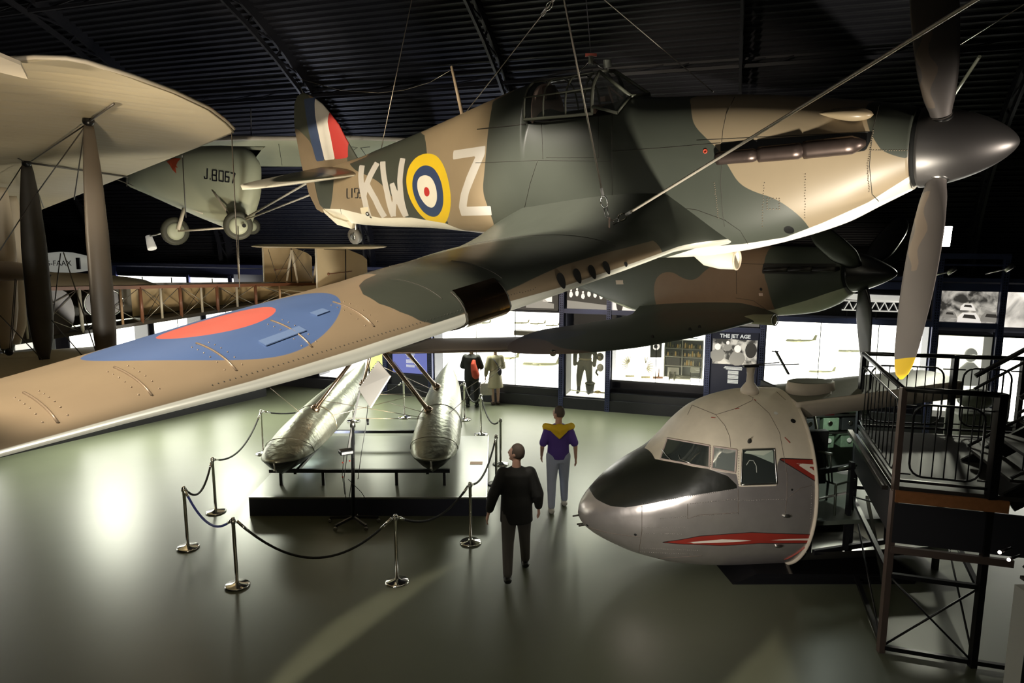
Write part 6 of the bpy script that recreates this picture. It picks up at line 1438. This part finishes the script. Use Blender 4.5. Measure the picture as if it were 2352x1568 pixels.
def person(pos, ang, H, label, legs, arms, head, top, trou, shoes, hair, mtop, mtrou, skin, tops='jacket', grp=None):
    """legs: ((x,y,lift),(x,y,lift)); arms: per side (elbow xyz, wrist xyz); head: yaw, tilt; all for a 1.80 m figure"""
    s = H/1.80; T = Matrix.Translation(V(pos))@Matrix.Rotation(ang, 4, 'Z')@Matrix.Scale(s, 4); p = thing('person', label, 'person', pos)
    b = MB(); t = MB(); tr = MB(); sh = MB(); hr = MB(); fuse_shoes = []
    for (fx, fy, fl), sg in zip(legs, (-1, 1)):
        hip = (.095*sg, 0, .93); kn = ((.10*sg+fx)/2, fy*.5+.03, .50+fl*.4); an = (fx, fy-.02, .09+fl)
        limb(b, [hip, kn, an], [.082, .052, .036]); b.tube([(fx, fy-.05, .05+fl), (fx, fy+.05, .045+fl), (fx, fy+.17, .03+fl)], [.035, .042, .03], 10, flat=.7)
        if trou == 'skirt': pass
        else: limb(tr, [(.09*sg, 0, .95), kn, (fx, fy-.02, .13+fl)], [.118, .080, .062]);
        c1 = MB(); fuse_shoes.append(c1); c1.tube([(fx, fy-.10, .05+fl), (fx, fy-.06, .055+fl), (fx, fy+.06, .048+fl), (fx, fy+.16, .034+fl), (fx, fy+.19, .03+fl)], [.04, .055, .053, .045, .02], 12, flat=.8)
    b.loft([ell((0, 0, .90), .14, .10), ell((0, 0, 1.0), .15, .105), ell((0, .01, 1.12), .135, .095), ell((0, .01, 1.28), .16, .11), ell((0, 0, 1.42), .17, .10), ell((0, -.01, 1.48), .08, .07)])
    hc_ = V((head[2] if len(head) > 2 else 0, .02, 1.665)); Rh = Matrix.Rotation(head[0], 3, 'Z')@Matrix.Rotation(head[1], 3, 'X')
    limb(b, [(0, -.01, 1.44), tuple(hc_+V((0, -.02, -.09)))], [.062, .054])
    b.ball(hc_, .1, 12, (.76, .95, 1.16), Rh)
    h = lambda x, y, z: tuple(hc_+Rh@V((x, y, z)))
    b.tube([h(0, .085, .01), h(0, .112, -.018), h(0, .10, -.03)], [.010, .015, .011], 8); b.ball(h(0, .055, -.085), .035, 7, (1, .9, .7))
    for sx in (-1, 1): b.ball(h(.077*sx, -.005, -.005), .024, 7, (.45, .8, 1.25), Rh); b.ball(h(.03*sx, .085, .03), .012, 5)
    b.tube([h(-.022, .093, -.052), h(0, .099, -.052), h(.022, .093, -.052)], [.006, .008, .006], 6)
    for (el, wr), sg in zip(arms, (-1, 1)):
        shd = (.19*sg, -.005, 1.41); d = (V(wr)-V(el)).normalized(); limb(b, [shd, el, wr], [.050, .038, .025]); hand(b, wr, d, sg)
        slv = {'jacket': 1.0, 'coat': 1.0, 'tshirt': .0}[tops]
        if slv: limb(t, [(.17*sg, -.005, 1.41), el, tuple(V(wr)-d*.06)], [.088, .076, .056])
        else: m_ = V(shd).lerp(V(el), .82); limb(t, [(.165*sg, -.005, 1.41), tuple(m_)], [.080, .070])
    lo = {'jacket': .76, 'coat': .52, 'tshirt': .90}[tops]; fl = {'jacket': .215, 'coat': .24, 'tshirt': .175}[tops]; jw = {'jacket': 1.2, 'coat': 1.0, 'tshirt': 1.08}[tops]
    t.loft([ell((0, 0, lo), fl, fl*.72), ell((0, 0, 1.0), .172*jw, .13*jw), ell((0, .01, 1.14), .165*jw, .125*jw), ell((0, .01, 1.30), .190*jw, .135*jw), ell((0, 0, 1.41), .205*(jw*.5+.5), .115*jw), ell((0, -.005, 1.465), .13, .09), ell((0, -.005, 1.50), .075, .07)])
    if trou != 'skirt': tr.loft([ell((0, 0, .84), .16, .115), ell((0, 0, .98), .155, .115), ell((0, 0, 1.03), .14, .10)])
    fuse('body', b, skin, p, T, .011, 2)
    o = fuse({'jacket': 'jacket', 'coat': 'coat', 'tshirt': 'tshirt'}[tops], t, mtop, p, T, .016, 4)
    if trou != 'skirt': fuse('trousers', tr, mtrou, p, T, .016, 4)
    for c1 in fuse_shoes: fuse('shoe', c1, shoes, p, T, .012, 2)
    if hair:
        hh = MB(); hh.ball(hc_+Rh@V((0, -.014, .018)), .105, 12, (.79, .95, 1.14), Rh)
        v2 = []; cut = [(Rh.transposed()@(V(v)-hc_)) for v in hh.v]
        for v, c_ in zip(hh.v, cut):
            k = V(v)
            if c_.y > .045 and c_.z < .065 or c_.z < -.055: k = hc_+(k-hc_)*.80
            v2.append(tuple(k))
        hh.v = v2; fuse('hair', hh, hair, p, T, .011, 2)
    for sx in (-1, 1):
        e = MB(); e.ball(h(.03*sx, .088, .022), .009, 6); obj('eye', MB().add([tuple(T@V(v)) for v in e.v], e.f, True), M('eye_dark', (.03, .02, .02), .2) if 'eye_dark' not in D.materials else D.materials['eye_dark'], p)
    return p, T
m_jac = M('jacket_black', (.012, .012, .011), .75, bump=.3, bscale=14); m_trg = M('trousers_grey', (.10, .09, .083), .8); m_shb = M('shoe_black', (.012, .012, .012), .4)
m_pur = M('tshirt_violet', (.10, .05, .30), .75, bump=.2, bscale=16); m_jean = M('jeans_pale', (.42, .46, .62), .8, noise=.1); m_yel = M('sweater_yellow', (.95, .60, .02), .8, bump=.4, bscale=30)
m_shw = M('shoe_white', (.6, .58, .55), .5); m_hg = M('hair_grey_brown', (.10, .075, .06), .7); m_coat = M('coat_beige', (.42, .38, .26), .75, noise=.05); m_hd = M('hair_dark', (.03, .025, .02), .6)
f1_ = atz(1186, 1322, 0)
p1, T1 = person(f1_, math.radians(4), 1.93, 'person in a black jacket and grey trousers walking away left of the airliner nose', ((-.13, -.22, .03), (.14, .26, 0)),
    (((-.30, -.05, 1.14), (-.36, .0, .88)), ((.28, -.02, 1.13), (.30, .10, .88))), (math.radians(62), math.radians(8), .0), None, None, m_shb, m_hg, m_jac, m_trg, m_skin)
f2_ = atz(1281, 1170, 0)
p2, T2 = person(f2_, math.radians(2), 1.86, 'person in a violet T-shirt and pale jeans, yellow sweater over the shoulders, walking away', ((-.12, -.13, 0), (.13, .20, 0)),
    (((-.27, -.05, 1.13), (-.27, .10, .92)), ((.28, -.03, 1.12), (.30, .06, .88))), (math.radians(48), math.radians(4), .0), None, None, m_shw, m_hg, m_pur, m_jean, m_skin, 'tshirt')
mb = MB(); A2 = lambda x, y, z: tuple(T2@V((x, y, z)))
for P_, R_ in (([(-.20, .12, 1.36), (-.215, .0, 1.45), (-.12, -.11, 1.46), (0, -.145, 1.41), (.12, -.11, 1.46), (.215, .0, 1.45), (.20, .12, 1.36)], [.05, .065, .06, .075, .06, .065, .05]), ([(-.14, -.10, 1.44), (0, -.13, 1.48), (.14, -.10, 1.44)], [.05, .055, .05]), ([(-.06, .13, 1.38), (-.04, .16, 1.2)], [.04, .035]), ([(.06, .13, 1.38), (.05, .16, 1.18)], [.04, .035]), ([(-.20, .12, 1.36), (-.06, .14, 1.38)], [.05, .04]), ([(.20, .12, 1.36), (.06, .14, 1.38)], [.05, .04]), ([(-.12, -.13, 1.42), (0, -.165, 1.31), (.12, -.13, 1.42)], [.03, .04, .03])):
    mb.tube([A2(*q) for q in P_], [r*1.0 for r in R_], 10)
sw = D.objects.new('x', D.meshes.new('x')); D.objects.remove(sw)
fuse('sweater', mb, m_yel, p2, Matrix.Identity(4), .014, 3)
f3_ = atz(1084, 934, 0)
p3, T3 = person(f3_, math.radians(-8), 1.78, 'person in dark clothes with a red bag looking into the long white case', ((-.12, 0, 0), (.13, .03, 0)),
    (((-.27, .05, 1.14), (-.20, .26, 1.05)), ((.27, .05, 1.14), (.22, .25, 1.05))), (0, 0, 0), None, None, m_shb, m_hd, m_jac, M('trousers_black', (.015, .015, .016), .8), m_skin2)
mb = MB(); A3 = lambda x, y, z: tuple(T3@V((x, y, z)))
mb.tube([A3(.10, -.15, 1.36), A3(.09, -.19, 1.25), A3(.12, -.21, 1.08), A3(.16, -.20, .93), A3(.18, -.18, .86)], [.045, .075, .10, .11, .07], 12)
rb = tag(fuse('shoulder_bag', mb, M('bag_red', (.45, .05, .02), .6), p3, Matrix.Identity(4), .015, 3), '', '')
rb.parent = None; del rb['label']; del rb['category']; rb.data.transform(wm(p3)); tag(rb, 'orange-red shoulder bag hanging on the back of the person in dark clothes', 'bag')
f4_ = atz(1138, 929, 0)
p4, T4 = person(f4_, math.radians(14), 1.70, 'person in a long beige coat standing beside the person with the red bag', ((-.07, 0, 0), (.08, .02, 0)),
    (((-.26, .0, 1.12), (-.28, .06, .84)), ((.25, .04, 1.12), (.16, .24, 1.05))), (math.radians(20), 0, 0), None, 'skirt', M('shoe_brown', (.06, .035, .02), .5), M('hair_blond', (.35, .25, .14), .6), m_coat, None, m_skin2, 'coat')
c_ = V(T4@V((-.28, .08, .78))); t = thing('carrier_bag', 'white plastic carrier bag in the left hand of the person in the beige coat', 'bag', c_-V((0, 0, .45)))
obj('bag_body', MB().loft([[tuple(c_+V((x*wd+dx, y*.06, z))) for x, y in ((-1, -1), (1, -1), (1.05, 1), (-1.05, 1))] for z, wd, dx in ((-.46, .15, .04), (-.44, .17, .03), (-.25, .16, .01), (-.12, .13, 0))], smooth=False), M('bag_white', (.72, .66, .60), .5, noise=.25, nscale=14), t, bevel=.02)
for dx in (-.03, .03): obj('handle', MB().tube([c_+V((-.09, dx, -.13)), c_+V((0, dx*.3, -.0)), c_+V((.09, dx, -.13))], .008, 6), D.materials['bag_white'], t)
hb = MB(); hb.ball(T4@V((.10, -.16, 1.02)), .10, 8, (.6, .4, 1.1)); hb = single('handbag', hb, M('handbag_dark', (.03, .03, .05), .5), 'small dark handbag on a strap across the beige coat', 'bag')
obj('strap', MB().tube([T4@V((.10, -.17, 1.08)), T4@V((.02, -.145, 1.25)), T4@V((-.10, -.12, 1.42))], .012, 6), D.materials['handbag_dark'], hb)
# ================================================================ contents of the flight suit case
m_suit = M('suit_olive', (.10, .085, .05), .75, noise=.3, nscale=12, bump=.5, bscale=12); m_boot = M('boot_dark', (.035, .028, .02), .5)
mp = thing('mannequin', 'mannequin in an olive-brown flight suit and dark boots inside the narrow lit case', 'mannequin', wp(1.95, .36, -.22))
WM4 = Matrix((E_, -N_, V((0, 0, 1)))).transposed().to_4x4(); WM4.translation = wp(1.93, .36, -.25)
mb = MB()
for sg, fx in ((-1, -.17), (1, .14)): limb(mb, [(.09*sg, 0, .86), (fx*.9, -.02, .48), (fx, 0, .22)], [.115, .085, .06])
mb.loft([ell((0, 0, .80), .17, .12), ell((0, 0, .98), .165, .12), ell((0, 0, 1.2), .19, .13), ell((0, 0, 1.38), .2, .12), ell((0, 0, 1.46), .08, .07)])
for sg in (-1, 1): limb(mb, [(.20*sg, 0, 1.36), (.28*sg, 0, 1.08), (.27*sg, -.08, .82)], [.075, .06, .05])
fuse('flight_suit', mb, m_suit, mp, WM4, .018, 3)
mb = MB()
for fx in (-.17, .14): mb.tube([(fx, 0, .34), (fx, 0, .14), (fx, -.02, .05)], [.062, .05, .055], 10); mb.tube([(fx, .06, .045), (fx, -.06, .05), (fx, -.17, .035)], [.045, .05, .035], 10, flat=.8)
fuse('boots', mb, m_boot, mp, WM4, .014, 2)
fuse('belt', MB().loft([ell((0, 0, .95), .182, .135), ell((0, 0, 1.0), .182, .135)]), M('belt_tan', (.3, .25, .12), .6), mp, WM4, .012, 1)
L_ = lambda X, z, d=-.2: wp(X, z, d)
t = thing('flying_helmet', 'tan flying helmet with goggles on the right of the flight suit', 'helmet', L_(2.33, 1.42))
obj('shell', MB().ball(L_(2.33, 1.42), .10, 10, (1, 1, 1.1)), M('helmet_tan', (.35, .28, .16), .6), t); obj('goggles', MB().tube([L_(2.33, 1.42, -.12)+E_*x+V((0, 0, z)) for x, z in ((-.08, 0), (-.04, .04), (.04, .04), (.08, 0), (.04, -.04), (-.04, -.04), (-.08, 0))], .014, 6), m_boot, t)
t = thing('oxygen_mask', 'pale helmet with an oxygen mask below the tan flying helmet', 'mask', L_(2.34, 1.12)); obj('shell', MB().ball(L_(2.34, 1.12), .09, 8, (1, 1, 1.2)), M('mask_pale', (.5, .46, .38), .5), t); obj('hose', MB().tube([L_(2.28, 1.08, -.1), L_(2.25, 1.0, -.1), L_(2.30, .92, -.12)], .025, 8), m_boot, t)
t = thing('leather_bucket', 'dark leather bucket bag in front of the boots in the narrow case', 'bucket', L_(2.1, .40)); obj('body', MB().lathe([(.09, 0), (.13, .26), (.12, .26)], L_(2.1, .42, -.1), (0, 0, 1), 18), m_boot, t)
obj('rim', MB().tube([L_(2.1, .69, -.1)+V((.13*math.cos(a), .13*math.sin(a), 0)) for a in np.linspace(0, 2*math.pi, 19)], .012, 6), m_suit, t); obj('handle', MB().tube([L_(1.98, .69, -.1), L_(2.1, .80, -.1), L_(2.22, .69, -.1)], .010, 6), m_boot, t)
t = thing('engine_part', 'small brass engine part lying at the lower right of the narrow case', 'engine part', L_(2.32, .44)); obj('block', MB().ball(L_(2.3, .46, -.12), .06, 7, (1.5, .8, .7)).cyl(L_(2.15, .45, -.1), L_(2.48, .45, -.1), .018), M('brass', (.35, .25, .10), .35, .6), t)
t = thing('wooden_rod', 'pale rod lying across the floor of the narrow case', 'rod', L_(1.7, .42)); obj('rod', MB().cyl(L_(1.56, .47, -.08), L_(2.05, .44, -.08), .012), m_pale, t)
# engine parts case
m_brs = M('cast_brass', (.34, .30, .14), .4, .5, noise=.3, nscale=20)
for X, sg, wh in ((3.10, -1, 'left'), (3.50, 1, 'right')):
    t = thing('turbine_casing', 'curved ribbed brass turbine casing standing in the engine parts case, %s of the pair' % wh, 'engine part', L_(X, .95), group='ribbed casings')
    for k in range(9):
        a = math.radians(-50+k*18); c_ = L_(X, 1.22)+E_*(-sg*-.0)+E_*(sg*.13*math.cos(a))+V((0, 0, .17*math.sin(a)+.02))
        obj('rib', MB().lathe([(.09, -.006), (.10, 0), (.09, .006)], c_, (E_*(-math.sin(a)*sg)+V((0, 0, math.cos(a)))), 14), m_brs, t)
    obj('foot', MB().box(L_(X, .95), (.24, .16, .05)), m_brs, t)
m_shelf = M('shelf_grey_green', (.13, .15, .13), .5); m_amber = M('amber_jar', (.55, .36, .10), .3, emis=(.6, .4, .12), estr=.1); m_dkp = M('part_dark', (.05, .05, .045), .4)
t = thing('instrument_board', 'dark square instrument board with a pale dial in the engine parts case', 'board', L_(3.84, 1.72)); obj('board', MB().box(L_(3.74, 1.70, -.25), (.30, .05, .44)), m_dkp, t); obj('dial', MB().lathe([(.10, 0), (.09, .02)], L_(3.74, 1.78, -.22), N_, 20), m_ph_l, t); obj('dial_core', MB().lathe([(.05, 0), (.045, .01)], L_(3.74, 1.78, -.195), N_, 16), m_dkp, t)
sh_ = thing('shelf_rack', 'grey metal rack of small jars in the right half of the engine parts case', 'rack', L_(4.4, .9, -.3))
mb = MB()
obj('back', (lambda q: (wbox(q, 3.95, 4.88, .95, 1.98, -.5, -.47), q)[1])(MB()), m_shelf, sh_)
for z in (.98, 1.28, 1.52, 1.74, 1.97): q = MB(); wbox(q, 3.95, 4.88, z, z+.018, -.47, -.2); obj('shelf', q, M('shelf_pale', (.5, .5, .42), .5) if z == .98 else D.materials['shelf_pale'], sh_)
for X in (3.95, 4.38, 4.87): q = MB(); wbox(q, X, X+.02, .95, 1.98, -.47, -.2); obj('rack_side', q, D.materials['shelf_pale'], sh_)
q = MB(); wbox(q, 4.02, 4.34, 1.30, 1.50, -.4, -.22); obj('black_unit', q, m_dkp, sh_)
q = MB(); wbox(q, 4.05, 4.33, 1.0, 1.24, -.25, -.21); obj('pale_board', q, D.materials['shelf_pale'], sh_)
rr_ = random.Random(4)
for z, X0, X1, n_ in ((1.54, 4.43, 4.84, 9), (1.76, 4.43, 4.84, 8), (1.30, 4.43, 4.84, 8), (1.54, 3.99, 4.36, 4), (1.76, 4.0, 4.36, 6)):
    for k in range(n_):
        X = X0+(X1-X0)*(k+.5)/n_; hgt = rr_.uniform(.07, .15); zz_ = z
        tt = single('component_jar', MB().lathe([(.018, 0), (.022, .01), (.022, hgt*.7), (.014, hgt*.85), (.016, hgt)], wp(X, zz_, -.32), (0, 0, 1), 10), rr_.choice([m_amber, m_brs, m_amber, m_dkp, m_pale]), 'small jar or part standing on the grey rack in the engine parts case', 'component', 'small components on the grey rack')
t = thing('engine_model', 'grey cylindrical engine model on the floor of the engine parts case', 'engine part', L_(4.3, .95)); m_em = M('engine_grey', (.28, .27, .20), .35, .5)
obj('barrel', MB().cyl(L_(4.1, 1.02, -.1), L_(4.62, 1.0, -.1), .075, .05, 16), m_em, t)
for X in (4.1, 4.22): obj('flange', MB().cyl(L_(X, 1.02, -.1), L_(X+.03, 1.02, -.1), .13, n=18), m_em, t)
t = thing('engine_on_stand', 'small white engine on a tubular stand at the right of the engine parts case', 'engine part', L_(4.75, .95))
obj('engine', MB().box(L_(4.72, 1.22, -.12), (.22, .12, .12)).cyl(L_(4.62, 1.26, -.1), L_(4.84, 1.26, -.1), .05), D.materials['shelf_pale'], t, bevel=.01)
for dx in (-.11, .11): obj('stand_leg', MB().cyl(L_(4.73+dx, .9, -.12), L_(4.73+dx, 1.18, -.12), .010), m_dkp, t)
obj('stand_rail', MB().cyl(L_(4.62, 1.05, -.12), L_(4.84, 1.05, -.12), .010), m_dkp, t)
t = thing('green_frame', 'greenish tubular frame with glass domes along the top of the engine parts case', 'frame', L_(4.4, 2.02)); obj('rail', MB().bar(L_(3.98, 2.04, -.15), L_(4.75, 2.06, -.15), .02, .02).bar(L_(3.98, 2.12, -.15), L_(4.75, 2.14, -.15), .015, .015), m_eq, t)
for k in range(6): obj('dome', MB().ball(L_(4.02+k*.14, 2.13, -.18), .045, 7), m_eq, t)
t = thing('copper_parts', 'small coppery parts beside the ribbed casings in the engine parts case', 'engine part', L_(3.85, .93)); obj('block', MB().box(L_(3.82, .97, -.12), (.26, .1, .06)).cyl(L_(3.84, 1.0, -.12), L_(3.85, 1.22, -.12), .02, .01), M('copper', (.4, .2, .10), .35, .5), t)
# things in the case seen through the railing
t = thing('display_bust', 'pale display bust with headgear seen through the platform railing', 'bust', L_(10.55, .8)); obj('head', MB().ball(L_(10.6, 1.95), .13, 10, (1, 1, 1.25)), m_fw, t); obj('torso', MB().loft([ell(tuple(L_(10.6, 1.25)), .25, .15), ell(tuple(L_(10.6, 1.6)), .26, .15), ell(tuple(L_(10.6, 1.78)), .07, .07)]), m_fw, t)
t = thing('ejector_seat', 'dark seat and cushion display seen behind the platform railing', 'seat', wp(10.5, 0, .9)); obj('cushion', MB().ball(wp(10.5, 1.15, .9), .32, 10, (1.3, .8, .7)), M('seat_grey', (.10, .105, .09), .6), t); obj('base', MB().box(wp(10.5, .45, .9), (1.0, .6, .9)), D.materials['seat_grey'], t, bevel=.06)
